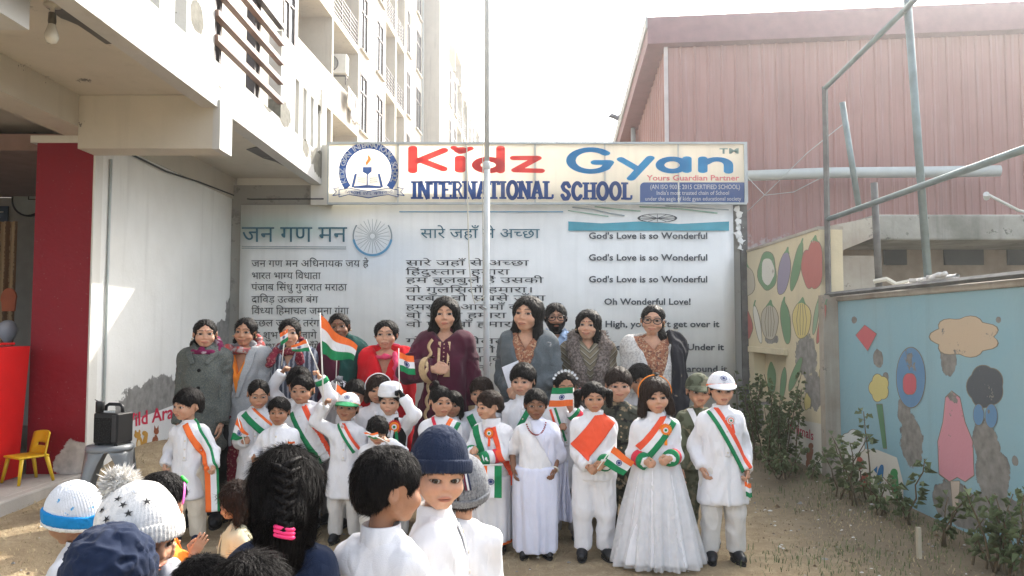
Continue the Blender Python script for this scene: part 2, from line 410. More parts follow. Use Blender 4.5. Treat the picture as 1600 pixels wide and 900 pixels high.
HS = {
    'short': dict(t=.055, front=.235, side=-.02, back=-.28, face_w=.315, top=.02),
    'short_full': dict(t=.085, front=.17, side=-.05, back=-.30, face_w=.30, top=.03),
    'curly': dict(t=.10, front=.19, side=-.05, back=-.30, face_w=.30, top=.05),
    'fringe': dict(t=.085, front=.13, side=-.14, back=-.34, face_w=.27, top=.02),
    'man': dict(t=.035, front=.29, side=-.08, back=-.30, face_w=.32, top=.03),
    'bun': dict(t=.028, front=.36, side=-.10, back=-.34, face_w=.335, extra=[((0, .50, -.16), (0, .52, -.20), .15, .15)]),
    'low_tail': dict(t=.028, front=.36, side=-.12, back=-.34, face_w=.335, extra=[((-.10, .40, -.15), (-.34, .26, -.42), .15, .14), ((-.34, .26, -.42), (-.44, .14, -.72), .13, .07)]),
    'side_tail': dict(t=.032, front=.35, side=-.10, back=-.34, face_w=.315, extra=[((.22, .36, -.2), (.37, .10, -.62), .14, .13), ((.37, .10, -.62), (.47, -.12, -1.15), .13, .12), ((.47, -.12, -1.15), (.50, -.16, -1.65), .12, .06)]),
    'long': dict(t=.09, front=.33, side=-.30, back=-.5, face_w=.275, ear=False, extra=[((.26, .16, .05), (.38, .10, -.55), .15, .16), ((-.26, .16, .05), (-.38, .10, -.55), .15, .16), ((.38, .10, -.55), (.45, .12, -1.0), .16, .07), ((-.38, .10, -.55), (-.45, .12, -1.0), .16, .07), ((0, .30, -.2), (0, .32, -1.3), .30, .2)]),
    'long_front': dict(t=.085, front=.33, side=-.25, back=-.5, face_w=.275, ear=False, extra=[((.28, .10, .05), (.36, -.02, -.55), .14, .14), ((.36, -.02, -.55), (.40, -.20, -1.2), .14, .07), ((-.28, .14, .05), (-.36, .05, -.55), .13, .12), ((-.36, .05, -.55), (-.44, -.10, -1.1), .12, .05), ((0, .30, -.2), (0, .32, -1.0), .30, .2)]),
    'tight': dict(t=.030, front=.35, side=-.10, back=-.30, face_w=.33),
    'high_tail': dict(t=.045, front=.25, side=-.10, back=-.30, face_w=.31, extra=[((-.12, .18, .5), (-.16, .22, .62), .10, .12), ((-.16, .22, .62), (-.30, .34, .42), .12, .05)]),
    'two_tails': dict(t=.045, front=.25, side=-.08, back=-.30, face_w=.31, extra=[((.34, .12, .22), (.52, .10, .10), .10, .15), ((.52, .10, .10), (.55, .06, -.32), .15, .10), ((-.34, .12, .22), (-.52, .10, .10), .10, .15), ((-.52, .10, .10), (-.55, .06, -.32), .15, .10)]),
    'bob': dict(t=.085, front=.16, side=-.34, back=-.55, face_w=.27, ear=False, extra=[((.33, .05, -.1), (.36, .0, -.42), .14, .13), ((-.33, .05, -.1), (-.36, .0, -.42), .14, .13), ((0, .28, -.1), (0, .26, -.45), .28, .26)]),
    'bob_long': dict(t=.085, front=.20, side=-.34, back=-.6, face_w=.27, ear=False, extra=[((.33, .05, .0), (.42, .0, -.50), .15, .15), ((-.33, .05, .0), (-.42, .0, -.50), .15, .15), ((0, .28, -.1), (0, .26, -.6), .28, .28), ((.05, .1, .45), (.08, .1, .58), .12, .10)]),
    'braided': dict(t=.07, front=.24, side=-.08, back=-.34, face_w=.30, extra=[((0, .40, .15), (0, .46, -.12), .16, .18)]),
    'curly_long': dict(t=.12, front=.18, side=-.30, back=-.55, face_w=.27, ear=False, extra=[((0, .3, -.1), (0, .3, -.5), .30, .30), ((-.33, .1, -.05), (-.36, .05, -.5), .17, .15), ((.33, .1, -.05), (.36, .05, -.5), .17, .15)]),
    'big_back': dict(t=.13, front=.24, side=-.32, back=-.8, face_w=.27, ear=False, top=.02, extra=[((0, .36, .28), (0, .50, -.10), .20, .20), ((0, .42, -.2), (0, .42, -.95), .33, .25), ((.28, .2, 0), (.26, .3, -.7), .2, .15), ((-.28, .2, 0), (-.26, .3, -.7), .2, .15)]),
}
PULL = {'bun': (0, .5, -.16), 'low_tail': (-.04, .45, -.15), 'side_tail': (.15, .45, -.15), 'tight': (0, .5, -.1), 'high_tail': (-.12, .2, .5), 'braided': (0, .5, .0), 'two_tails': None, 'big_back': (0, .55, -.35)}
def strand_mesh(V, N, centre, Mh, n, length, lift, width, style, seed=0, wave=0., mode='fall'):
    """thin tapering locks lying on the hair volume, combed away from the crown or towards a knot"""
    r = np.random.default_rng(seed); idx = r.integers(0, len(V), n); p = V[idx].copy(); nn = N[idx]
    pull = PULL.get(style)
    S = 4; pts = [p - nn * .012]; cur = p
    L = length * r.uniform(.5, 1.25, (n, 1))
    jit = r.normal(0, .22 if PULL.get(style) is None else .10, (n, 3))
    for s in range(1, S + 1):
        if pull is not None: t = A(*pull) - cur
        elif style == 'two_tails': t = np.stack([np.sign(cur[:, 0]) * .5, np.full(n, .1), np.full(n, .1)], 1) - cur; t[:, 2] -= .5 * (np.abs(cur[:, 0]) > .42)
        else:
            t = cur - A(*centre); t = t - nn * (t * nn).sum(1, keepdims=True)
            t = t / np.maximum(np.linalg.norm(t, axis=1, keepdims=True), 1e-6)
            if mode == 'fall': t = t * .7 + A(0, 0, -.8)
            elif mode == 'forward': t = t * .6 + A(.35, -.75, -.1)
        t = t + jit * .6
        t = t - nn * (t * nn).sum(1, keepdims=True)
        t = t / np.maximum(np.linalg.norm(t, axis=1, keepdims=True), 1e-6)
        cur = cur + t * L / S + nn * lift * (s / S) ** 1.2 * r.uniform(.3, 1.2, (n, 1)) / S + (r.normal(0, wave, (n, 3)) if wave else 0)
        pts.append(cur.copy())
    ear = (np.abs(pts[-1][:, 0]) > .30) & (np.abs(pts[-1][:, 1] + .01) < .13) & (np.abs(pts[-1][:, 2] + .06) < .15) & (HS[style].get('ear', True))
    pts = [q[~ear] for q in pts]; t = t[~ear]; nn = nn[~ear]; n = len(t)
    side = np.cross(t, nn); side /= np.maximum(np.linalg.norm(side, axis=1, keepdims=True), 1e-6)
    side = side + nn * r.normal(0, .35, (n, 1))
    out = []; w = width * r.uniform(.5, 1.3, (n, 1))
    prof = [1, 1, .8, .5]
    for s in range(S): out += [pts[s] - side * w * prof[s] * .5, pts[s] + side * w * prof[s] * .5]
    out.append(pts[S]); K = len(out)
    VV = np.stack(out, 1).reshape(-1, 3); base = (np.arange(n) * K)[:, None]
    T = []
    for s in range(S - 1): T += [(2 * s, 2 * s + 1, 2 * s + 2), (2 * s + 1, 2 * s + 3, 2 * s + 2)]
    T.append((2 * S - 2, 2 * S - 1, 2 * S))
    Fc = (base[:, :, None] + np.array(T)[None]).reshape(-1, 3).astype(np.int32)
    return VV, Fc
def to_m(Mh, V):
    M = np.array(Mh, float); return V @ M[:3, :3].T + M[:3, 3]
def hand_mesh(curl, spread=.0, thumb=.5, h=.042):
    """unit hand: wrist at 0, fingers towards -z, palm facing +x, thumb on -y"""
    key = (curl, spread, thumb, h)
    if key in _HT: return _HT[key]
    prim = [((0, .02, .10), (0, .0, -.08), .13, .15)]
    for i, (y, ln, r) in enumerate(((-.16, .44, .056), (-.055, .50, .058), (.05, .46, .055), (.15, .36, .048))):
        a = Vector((0, y, -.44)); ang = 0.0; sp = y * spread
        prim.append(((0, y * .7, -.12), tuple(a), .085, .075))
        for sgm, fr in enumerate((.46, .31, .25)):
            ang += curl * (1.0, 1.15, .8)[sgm]; l = ln * fr
            b = a + Vector((math.sin(ang) * l, sp * l * 2, -math.cos(ang) * l)); prim.append((tuple(a), tuple(b), r * (1 - .08 * sgm), r * (1 - .08 * (sgm + 1)))); a = b
    t0 = Vector((.02, -.12, -.10)); t1 = Vector((.06 + .06 * thumb, -.30 - .02 * (1 - thumb), -.26)); t2 = Vector((.08 + .16 * thumb, -.32 + .10 * thumb, -.44)); t3 = Vector((.10 + .22 * thumb, -.30 + .18 * thumb, -.56))
    prim += [(tuple(t0), tuple(t1), .085, .068), (tuple(t1), tuple(t2), .064, .055), (tuple(t2), tuple(t3), .055, .045)]
    def f(P):
        d = None
        for a, b, ra, rb in prim:
            e = cone(P, a, b, ra, rb); d = e if d is None else smin(d, e, .028)
        return d
    V, Q = snet(f, (-.25, -.5, -1.12), (.75, .42, .28), h)
    _HT[key] = (V, Q); return V, Q
def ik(S, T, l1, l2, pole):
    S = Vector(S); T = Vector(T); d = T - S; L = d.length
    if L > (l1 + l2) * .995: T = S + d * ((l1 + l2) * .995 / L); d = T - S; L = d.length
    L = max(L, abs(l1 - l2) + .01)
    a = (l1 * l1 - l2 * l2 + L * L) / (2 * L); hgt = math.sqrt(max(l1 * l1 - a * a, 0)); u = d.normalized()
    pv = Vector(pole); pv = pv - u * pv.dot(u); pv.normalize()
    return S + u * a + pv * hgt, T
# ------------------------------------------------------------------ people
S_FAIR = (.52, .300, .200); S_MID = (.44, .240, .150); S_TAN = (.34, .175, .105); S_DARK = (.22, .110, .064)
DIM = {
 'child': dict(hh=.168, sh=.080, sz=.706, hz=.45, hipw=.050, u=.150, fo=.135, hand=.088, vox=.0105),
 'woman': dict(hh=.132, sh=.081, sz=.800, hz=.51, hipw=.052, u=.170, fo=.150, hand=.098, vox=.014),
 'man': dict(hh=.132, sh=.100, sz=.800, hz=.51, hipw=.052, u=.175, fo=.155, hand=.102, vox=.014)}
PROF = {  # garment outlines: z, half width, half depth (fractions of the height)
 'child_kurta': [(.29, .138, .106), (.44, .118, .096), (.58, .106, .088), (.66, .108, .083), (.70, .100, .074), (.735, .066, .058), (.755, .046, .048), (.772, .042, .046)],
 'child_top': [(.42, .112, .093), (.49, .112, .094), (.58, .107, .090), (.66, .108, .083), (.70, .100, .074), (.735, .066, .058), (.755, .046, .048), (.772, .042, .046)],
 'woman_coat': [(.36, .116, .106), (.50, .102, .100), (.60, .083, .090), (.71, .096, .098), (.778, .093, .082), (.818, .076, .062), (.842, .044, .047), (.856, .036, .040)],
 'woman_long': [(.18, .155, .12), (.36, .130, .112), (.50, .108, .102), (.60, .088, .091), (.71, .099, .100), (.778, .100, .082), (.818, .076, .062), (.842, .044, .047)],
 'woman_wide': [(.18, .165, .13), (.36, .138, .122), (.50, .120, .114), (.60, .101, .103), (.71, .108, .108), (.778, .106, .088), (.818, .080, .064), (.842, .045, .048)],
 'man_shirt': [(.46, .125, .09), (.60, .122, .088), (.72, .126, .09), (.775, .115, .08), (.812, .078, .062), (.838, .048, .05), (.855, .042, .046)]}
class Pn: pass
def make_person(label, px, top, D, kind='child', yaw=0, head=(0, 0, 0), hair='short', hairmat=None, skin=S_MID, wear=(), hands=None, group=None, gaze=(0, 0),
                lip=None, brow=.8, hh=1.0, wid=1.0, face=True, htop=None, smile=0., strands=1600, strand=(.13, .040, .011), smode='fall', h_head=.0155, fhead=(1, 1, 1), legs=0.0, hairk=None, wave=0.0):
    p = Pn(); d = DIM[kind]; top_w = W(px, top, D); X = top_w.x; g = gz(X, D); H = top_w.z - g
    p.H = H; p.kind = kind; p.d = d; p.D = D; p.X = X; p.g = g; p.wid = wid
    root = thing('person', label, 'person', (X, D, g), R(yaw), group); p.root = root
    p.Mi = (Matrix.Translation((X, D, g)) @ Matrix.Rotation(R(yaw), 4, 'Z')).inverted()
    hs = HS[hairk or hair] if hair else None
    t = (htop if htop is not None else (hs['t'] + hs.get('top', 0) if hs else .03))
    u = d['hh'] * H * hh; p.hu = u; zc = H - t * u - .5 * u
    H = p.H = (zc - .5 * u) / {'child': .790, 'woman': .853, 'man': .860}[kind]
    p.yc = -.012 * H
    Mh0 = Matrix.Translation((0, p.yc, zc))
    piv = Vector((0, .08, -.42))
    Rh = Matrix.Translation(piv) @ Euler((R(head[1]), R(head[2]), R(head[0])), 'XYZ').to_matrix().to_4x4() @ Matrix.Translation(-piv)
    kx, ky = (1.05, 1.02) if kind == 'child' else (1.07, 1.04)
    Sc = Matrix.Diagonal((u * fhead[0] * kx, u * fhead[1] * ky, u * fhead[2], 1))
    p.Mh = Mh0 @ Sc @ Rh; p.zc = zc
    # head surface, the neck follows only in part
    V, Q, hf = head_template(kind, h_head); ez = HK[kind]['ez']; V = V.copy()
    colr = head_colors(V, kind, skin, lip or (skin[0] * .88, skin[1] * .60, skin[2] * .60), brow)
    gr = np.random.default_rng(int(px * 7 + top)); ja, jl, no, br = gr.normal(0, .05), gr.normal(0, .035), gr.normal(0, .07), gr.normal(0, .03)
    lowf = np.clip((.05 - V[:, 2]) / .45, 0, 1) * np.clip((V[:, 2] + .75) / .25, 0, 1); V[:, 0] *= 1 + ja * lowf + br; V[:, 2] *= 1 + jl * np.clip((-.1 - V[:, 2]) / .2, 0, 1) * np.clip((V[:, 2] + .75) / .25, 0, 1)
    V[:, 1] -= no * np.exp(-(V[:, 0] / .09) ** 2 - ((V[:, 2] + .13) / .09) ** 2) * .5
    if smile:
        w = np.exp(-((V[:, 2] + .30) / .07) ** 2) * (V[:, 1] < -.25) * smile
        V[:, 2] += w * (np.abs(V[:, 0]) * .42 - .012); V[:, 0] *= 1 + w * .16
    w = np.clip((V[:, 2] + .95) / .45, 0, 1); w = (w * w * (3 - 2 * w))[:, None]
    Vh = to_m(Mh0 @ Sc, V) * (1 - w) + to_m(p.Mh, V) * w
    # arms
    sh, sz = d['sh'] * H * wid, d['sz'] * H; ua, fa = d['u'] * H, d['fo'] * H
    p.arm = {}; hands = hands or {}
    VV = [Vh]; FF = [Q]; CC = [colr]; off = len(Vh)
    for sd_ in (-1, 1):
        S = Vector((sd_ * sh, .01 * H, sz)); spec = hands.get('L' if sd_ < 0 else 'R')
        curl, hint, pole, spread, thumb, dy = .32, Vector((-sd_, -.15, 0)), Vector((sd_ * .35, .8, -.2)), .0, .4, .03
        if spec is None: T = Vector((sd_ * (sh + (.034 if kind == 'child' else .014) * H), -.050 * H, sz - (ua + fa) * .97)); pole = pole if kind == 'child' else Vector((sd_ * .15, .9, -.2))
        else:
            dy = spec.get('dy', .08)
            T = p.Mi @ W(spec['px'][0], spec['px'][1], D - dy)
            curl = spec.get('curl', .32); spread = spec.get('spread', 0.); thumb = spec.get('thumb', .4)
            if 'hint' in spec: hint = Vector(spec['hint'])
            if T.z > sz: pole = Vector((sd_, .1, -.5))
            if 'pole' in spec: pole = Vector(spec['pole'])
        E, T = ik(S, T, ua, fa, pole); p.arm[sd_] = (S, E, T)
        dr = (T - E).normalized()
        if spec and 'dir' in spec: dr = Vector(spec['dir']).normalized()
        if sd_ and not (spec and spec.get('nohand')):
            hv, hq = hand_mesh(curl, spread, thumb); hl = d['hand'] * H / .98
            z = -dr; x = hint - z * hint.dot(z); x.normalize(); hv = hv.copy()
            if sd_ > 0: hv[:, 0] *= -1; hq = hq[:, ::-1]; x = -x
            y = z.cross(x); M = np.array([[x[i], y[i], z[i]] for i in range(3)])
            wv = (hv * hl) @ M.T + np.array(T + dr * .0)
            VV.append(wv); FF.append(hq + off); CC.append(np.tile(A(*skin) * .96, (len(wv), 1))); off += len(wv)
    # trunk and limbs
    hz = d['hz'] * H; hw = d['hipw'] * H
    p.leg = {}
    for s in (-1, 1):
        lx = s * (hw + .012 * H); p.leg[s] = (Vector((s * hw, .0, hz)), Vector((lx, -.008 * H + legs * s * .04 * H, hz * .53)), Vector((lx + s * .004 * H, .012 * H + legs * s * .05 * H, .045 * H)))
    c = .9 if kind == 'child' else .95
    def core(P):
        b = ell(P, (0, 0, (.62 if kind == 'child' else .68) * H), (.090 * H * wid, .055 * H, .11 * H)); b = smin(b, ell(P, (0, 0, .54 * H), (.092 * H * wid, .068 * H, .10 * H)), .04 * H)
        b = smin(b, cone(P, (0, .012 * H, sz - .02 * H), (0, p.yc + .02 * H, zc - .62 * u), (.038 if kind == 'child' else .05) * H, .17 * u), .03 * H)
        for s in (-1, 1):
            S, E, T = p.arm[s]; h_, k_, a_ = p.leg[s]
            b = smin(b, cone(P, (0, .01 * H, sz - .005 * H), S, .04 * H, .03 * H), .03 * H)
            b = smin(b, cone(P, S, E, .026 * H, .021 * H), .02 * H); b = smin(b, cone(P, E, T, .0215 * H, .0175 * H), .008 * H)
            b = smin(b, cone(P, h_, k_, .055 * H, .040 * H), .02 * H); b = smin(b, cone(P, k_, a_, .040 * H, .026 * H), .01 * H)
        return b
    pts = [v for s in (-1, 1) for v in p.arm[s]]
    lo = [min(min(v.x for v in pts), -.13 * H) - .05 * H, min(min(v.y for v in pts), -.09 * H) - .05 * H, .03 * H]
    hi = [max(max(v.x for v in pts), .13 * H) + .05 * H, max(max(v.y for v in pts), .09 * H) + .05 * H, max(max(v.z for v in pts), sz + .08 * H) + .04 * H]
    bv, bq = snet(core, lo, hi, .0125 * (1 if kind == 'child' else 1.15))
    VV.append(bv); FF.append(bq + off); CC.append(np.tile(A(*skin), (len(bv), 1)))
    p.core = core; p.lo = lo; p.hi = hi
    p.body = mesh_obj('body', np.concatenate(VV), np.concatenate(FF), SKIN, root, True, col=np.concatenate(CC))
    p.hf = hf
    if face:
        for s in (-1, 1): eyeball(root, p.Mh, s, ez, (R(gaze[0]), R(gaze[1])), [EYEW, IRIS, PUPIL])
    if hair:
        hk = hs; f = hair_field(**hk); hm = hairmat or HAIR
        zl = -2.0 if 'extra' in hk else -.75
        hv, hq = snet(f, (-.95, -.62, zl), (.95, .95, .95), .027)
        nn = vnormals(hv, hq)
        hv2 = hv + nn * (.030 * (vnoise(hv * A(16, 16, 5) + px) - .5) + .018 * (vnoise(hv * A(34, 34, 10) + px) - .5))[:, None]
        if hair in ('curly', 'curly_long'): hv2 = hv2 + nn * (.05 * (vnoise(hv * 11 + px) - .5))[:, None]
        ho = mesh_obj('hair', to_m(p.Mh, hv2), hq, hm, root, True)
        p.hairf = f
        if strands:
            sv, sf = strand_mesh(hv2, nn, (0, .16, .52), p.Mh, strands, strand[0], strand[1], strand[2], hairk or hair, int(px), wave, smode)
            so = mesh_obj('loose_strands', to_m(p.Mh, sv), sf, hm, ho, True); so['kind'] = 'stuff'
    for w_ in wear: WEAR[w_[0]](p, *w_[1:])
    return p
def garment(p, name, f, lo, hi, m, vox=None, fold=(.006, (22, 22, 7)), parent=None, post=None):
    V, Q = snet(f, lo, hi, vox or p.d['vox'])
    if fold: V = folds(V, Q, fold[0], fold[1], p.X * 7.3 + 31)
    if post is not None: V = post(V, Q)
    return mesh_obj(name, V, Q, m, parent or p.root, True)
def sleeve_mesh(p, s, m, sleeve, grow, fold, parent, slen=1.):
    H = p.H; S, E, T = p.arm[s]; g_ = grow + .003
    if slen < 1: return
    f = lambda P: smax(smin(cone(P, S, E, (sleeve[0] + g_) * H, (sleeve[1] + g_) * H), smax(cone(P, E, T, (sleeve[1] + g_) * H, (sleeve[2] + g_) * H), (P - A(*T)) @ A(*(T - E).normalized()), .006), .012 * H), P[:, 2] - (S.z + .022 * H), .02)
    q = [S, E, T]; r = .075 * H
    garment(p, 'sleeve', f, [min(v[i] for v in q) - r for i in range(3)], [max(v[i] for v in q) + r for i in range(3)], m, .0115, (fold[0] * 1.1, (12, 12, 16)), parent)
def top_field(p, prof, sleeve=(.046, .041, .034), slen=1.0, grow=0., vneck=None, kk=.03, cutfront=None, arms=(-1, 1), lean=0):
    H = p.H; ck = .93 if p.kind == 'child' else 1
    sleeve = tuple(v * ck for v in sleeve)
    pr = [(r[0] * H, (r[1] * p.wid * (ck if r[1] > .05 else 1) + grow) * H, (r[2] * (1 + .5 * (p.wid - 1)) + grow) * H) for r in (PROF[prof] if isinstance(prof, str) else prof)]
    def f(P):
        b = loft(P, pr, .02 * H)
        for s in arms:
            S, E, T = p.arm[s]; e2 = T; g_ = grow
            if slen < 1: e2 = E + (T - E) * max(0, slen * 2 - 1) if slen > .5 else S + (E - S) * slen * 2
            a = cone(P, (s * .030 * H, .008 * H, S.z + .030 * H), S, (.022 + g_) * H, (sleeve[0] - .006 + g_) * H)
            b = smin(b, a, .05 * H)
            if slen > .5:
                r = smin(cone(P, S, E, (sleeve[0] + g_) * H, (sleeve[1] + g_) * H), smax(cone(P, E, e2, (sleeve[1] + g_) * H, (sleeve[2] + g_) * H), (P - A(*e2)) @ A(*(e2 - E).normalized()), .006), .012 * H)
            else: r = smax(cone(P, S, E, (sleeve[0] + g_) * H, (sleeve[1] + g_) * H), (P - A(*e2)) @ A(*(e2 - S).normalized()), .006)
            k_ = np.interp(P[:, 2], [S.z - .09 * H, S.z - .02 * H], [.010 * H, kk * H])
            hh_ = np.maximum(k_ - np.abs(b - r), 0) / k_; b = np.minimum(b, r) - hh_ * hh_ * k_ * .25
        b = smax(b, pr[0][0] - P[:, 2] - .0 + np.where(np.abs(P[:, 0]) > pr[0][1] * 1.15, -9, 0), .008)
        if vneck:
            z0, w0 = vneck[0] * H, vneck[1] * H
            b = smax(b, -np.maximum.reduce([np.abs(P[:, 0]) - w0 * np.clip((P[:, 2] - z0) / (.85 * H - z0), 0, 1.5), P[:, 1] + .0 * H, z0 - P[:, 2]]), .008)
        if cutfront:
            b = smax(b, -np.maximum(np.abs(P[:, 0]) - cutfront * H, P[:, 1] + .01 * H), .008)
        return b
    pts = [v for s in (-1, 1) for v in p.arm[s]]; m = .09 * H
    lo = [min(min(v.x for v in pts), -pr[0][1], -pr[2][1]) - m, min(min(v.y for v in pts), -pr[0][2]) - m, min(pr[0][0], min(v.z for v in pts)) - .02 * H]
    hi = [max(max(v.x for v in pts), pr[0][1], pr[2][1]) + m, max(max(v.y for v in pts), pr[0][2]) + m, max(max(v.z for v in pts), pr[-1][0]) + m]
    return f, lo, hi
def strip(p, f, path, width, cols, name, off=.006, nu=12, rows=48, parent=None, y0=-.6, ruffle=0., y1=.4, tailw=None):
    """a ribbon laid on field f along path (x, z): cols = [(fraction, material index)], returns the object"""
    path = [Vector((a, 0, b)) for a, b in path]; L = [0]
    for i in range(1, len(path)): L.append(L[-1] + (path[i] - path[i - 1]).length)
    V = []; u = np.linspace(-.5, .5, nu + 1)
    for r in range(rows + 1):
        s = L[-1] * r / rows; i = min(max(np.searchsorted(L, s) - 1, 0), len(path) - 2)
        k = (s - L[i]) / max(L[i + 1] - L[i], 1e-6); c = path[i].lerp(path[i + 1], min(max(k, 0), 1)); t = (path[i + 1] - path[i]).normalized()
        if i + 1 < len(path) - 1 and k > .5:
            t = t.lerp((path[i + 2] - path[i + 1]).normalized(), (k - .5)).normalized()
        n = Vector((-t.z, 0, t.x)); wd = width * (tailw[0] + (tailw[1] - tailw[0]) * r / rows if tailw else 1)
        V += [(c.x + n.x * wd * a, 0, c.z + n.z * wd * a) for a in u]
    V = np.array(V); y, hit = ray_front(f, V[:, 0], V[:, 2], y0, y1)
    y = y.reshape(rows + 1, nu + 1); hit = hit.reshape(rows + 1, nu + 1)
    for r in range(rows + 1):
        h = np.nonzero(hit[r])[0]
        if len(h) == 0:
            y[r] = y[r - 1] if r else -.1
        else:
            for k in range(nu + 1):
                if not hit[r, k]: y[r, k] = y[r, h[np.argmin(np.abs(h - k))]]
    good = np.nonzero(hit.mean(1) > .45)[0]; r0 = int(good[0]) if len(good) else 0
    V[:, 1] = y.ravel() - off - ruffle * vnoise(V * 40 + 3)
    Fc = []; mi = []
    cum = np.cumsum([c[0] for c in cols]); cum = cum / cum[-1]
    for r in range(r0, rows):
        for k in range(nu):
            a = r * (nu + 1) + k; Fc.append((a, a + 1, a + nu + 2, a + nu + 1)); mi.append(cols[int(np.searchsorted(cum, (k + .5) / nu))][1])
    return V, Fc, mi
def put_strip(p, S, name, mats, th=.003, parent=None):
    V, Fc, mi = S; o = mesh_obj(name, V, Fc, mats, parent or p.root, True, mi)
    md = o.modifiers.new('thickness', 'SOLIDIFY'); md.thickness = th; md.offset = 0
    return o
TRI = None
def lx(p, px, py, dy=.1):
    v = p.Mi @ W(px, py, p.D - dy); return (v.x, v.z)
WEAR = {}
def wear(fn): WEAR[fn.__name__] = fn; return fn
@wear
def kurta(p, m=None, prof='child_kurta', collar=True, sleeve=(.047, .042, .036), fold=(.006, (20, 20, 7)), grow=0., buttons=True, name='kurta'):
    m = m or WHITE; f, lo, hi = top_field(p, prof, sleeve, grow=grow); p.top = f
    o = garment(p, name, f, lo, hi, m, fold=fold)
    H = p.H
    if collar:
        zc_ = PROF[prof][-1][0] * H; b = MB(); r = PROF[prof][-1][1] * H
        b.lathe([(r * 1.16, zc_ - .03 * H), (r * 1.04, zc_ + .016 * H), (r * .98, zc_ + .018 * H), (r * .96, zc_ - .0 * H)], 24, c=(0, p.yc + .016 * H, 0), sy=1.0)
        b.obj('collar', m, o, True)
    if buttons:
        z1, z0 = .735 * H, .54 * H
        put_strip(p, strip(p, f, [(.004, z1), (.004, z0)], .024 * H, [(1, 0)], '', .004, 3, 16), 'placket', [m], .004, o)
        zs = np.linspace(z1 - .02 * H, z0 + .02 * H, 4); ys, _ = ray_front(f, zs * 0 + .004, zs, -.6, .4)
        for z, y in zip(zs, ys):
            b = MB(); b.lathe([(0, 0), (.006, 0), (.006, .003), (0, .003)], 8); bo = b.obj('button', CREAM, o)
            bo.matrix_local = Matrix.Translation((.004, y - .008, z)) @ Matrix.Rotation(R(90), 4, 'X')
    return o
@wear
def sweater(p, m=None, prof='child_top', turtle=True, fold=(.005, (16, 16, 8)), sleeve=(.048, .042, .034), cuffs=None, hem=True, name='sweater', grow=0.):
    m = m or WHITE; f, lo, hi = top_field(p, prof, sleeve, grow=grow); p.top = f; o = garment(p, name, f, lo, hi, m, fold=fold); H = p.H
    if turtle:
        b = MB(); r = .05 * H; z = (p.zc - .5 * p.hu)
        b.lathe([(r * 1.25, z - .045 * H), (r * 1.12, z - .03 * H), (r * 1.1, z - .002 * H), (r * .98, z + .004 * H), (r * .9, z - .01 * H)], 24, c=(0, p.yc + .016 * H, 0)); b.obj('collar', m, o, True)
    if cuffs:
        for s in (-1, 1):
            S, E, T = p.arm[s]; d = (T - E).normalized()
            for i, cm in enumerate(cuffs):
                b = MB(); b.tube([T - d * (.036 * H * (len(cuffs) - i)), T - d * (.036 * H * (len(cuffs) - i - 1))], [.043 * H, .042 * H], 16); b.obj('cuff', cm, o, True)
    return o
@wear
def trousers(p, m=None, r=(.066, .052, .044), zhem=.05, fold=(.007, (18, 18, 10)), name='trousers'):
    m = m or WHITE; H = p.H
    def f(P):
        b = ell(P, (0, 0, p.d['hz'] * H), (.105 * H * p.wid, .078 * H, .08 * H))
        for s in (-1, 1):
            h, k, a = p.leg[s]; b = smin(b, cone(P, h, k, r[0] * H, r[1] * H), .03 * H); b = smin(b, cone(P, k, a, r[1] * H, r[2] * H), .01 * H)
        return smax(b, zhem * H - P[:, 2], .006)
    return garment(p, name, f, (-.22 * H, -.17 * H, zhem * H - .02), (.22 * H, .17 * H, (p.d['hz'] + .1) * H), m, fold=fold)
@wear
def shoes(p, m=None, sole=None, k=1.0):
    m = m or SHOE; H = p.H
    L = .135 * H * k if p.kind == 'child' else .145 * H * k
    def f(P):
        b = smin(cone(P, (0, .18 * L, .22 * L), (0, -.18 * L, .20 * L), .21 * L, .20 * L), cone(P, (0, -.18 * L, .2 * L), (0, -.50 * L, .16 * L), .20 * L, .16 * L), .12 * L)
        b = smin(b, cone(P, (0, .14 * L, .3 * L), (0, .14 * L, .52 * L), .17 * L, .17 * L), .06 * L)
        return smax(smax(b, .03 * L - P[:, 2], .01), P[:, 2] - .55 * L, .01)
    V, Q = snet(f, (-.3 * L, -.75 * L, -.05 * L), (.3 * L, .5 * L, .7 * L), L * .05)
    sm = sole or mat('shoe_sole', (.02, .02, .02), .7, .1)
    for s in (-1, 1):
        a = p.leg[s][2]; o = mesh_obj('shoe', V, Q, m, p.root, True, loc=(a.x, a.y - .02 * H, .008)); o.rotation_euler = (0, 0, R(s * 8))
        b = MB(); n = 20
        ring = [((.5 * math.sin(t) * (.20 if math.cos(t) > 0 else .21) * 2 * L), -math.cos(t) * .66 * L if math.cos(t) > 0 else -math.cos(t) * .40 * L) for t in [2 * math.pi * i / n for i in range(n)]]
        b.poly([(x, y, -.008) for x, y in ring], (0, 0, .07 * L)); b.obj('sole', sm, o)
def sash(p, a, b, width, order, name='sash', tail=None, mats=None, fr=None, off=.007, f=None):
    """ribbon from shoulder pixel a to hip pixel b; order: material indices across"""
    A_ = lx(p, *a); B_ = lx(p, *b); path = [A_, B_]
    if tail: path.append(lx(p, *tail))
    cols = [(fr[i] if fr else 1, o) for i, o in enumerate(order)]
    return put_strip(p, strip(p, f or p.top, path, width, cols, name, off, 12, 44, ruffle=.006), name, mats or [SAFFRON, WHITE, GREEN, ORANGE_RED], .003)
WEAR['sash'] = sash
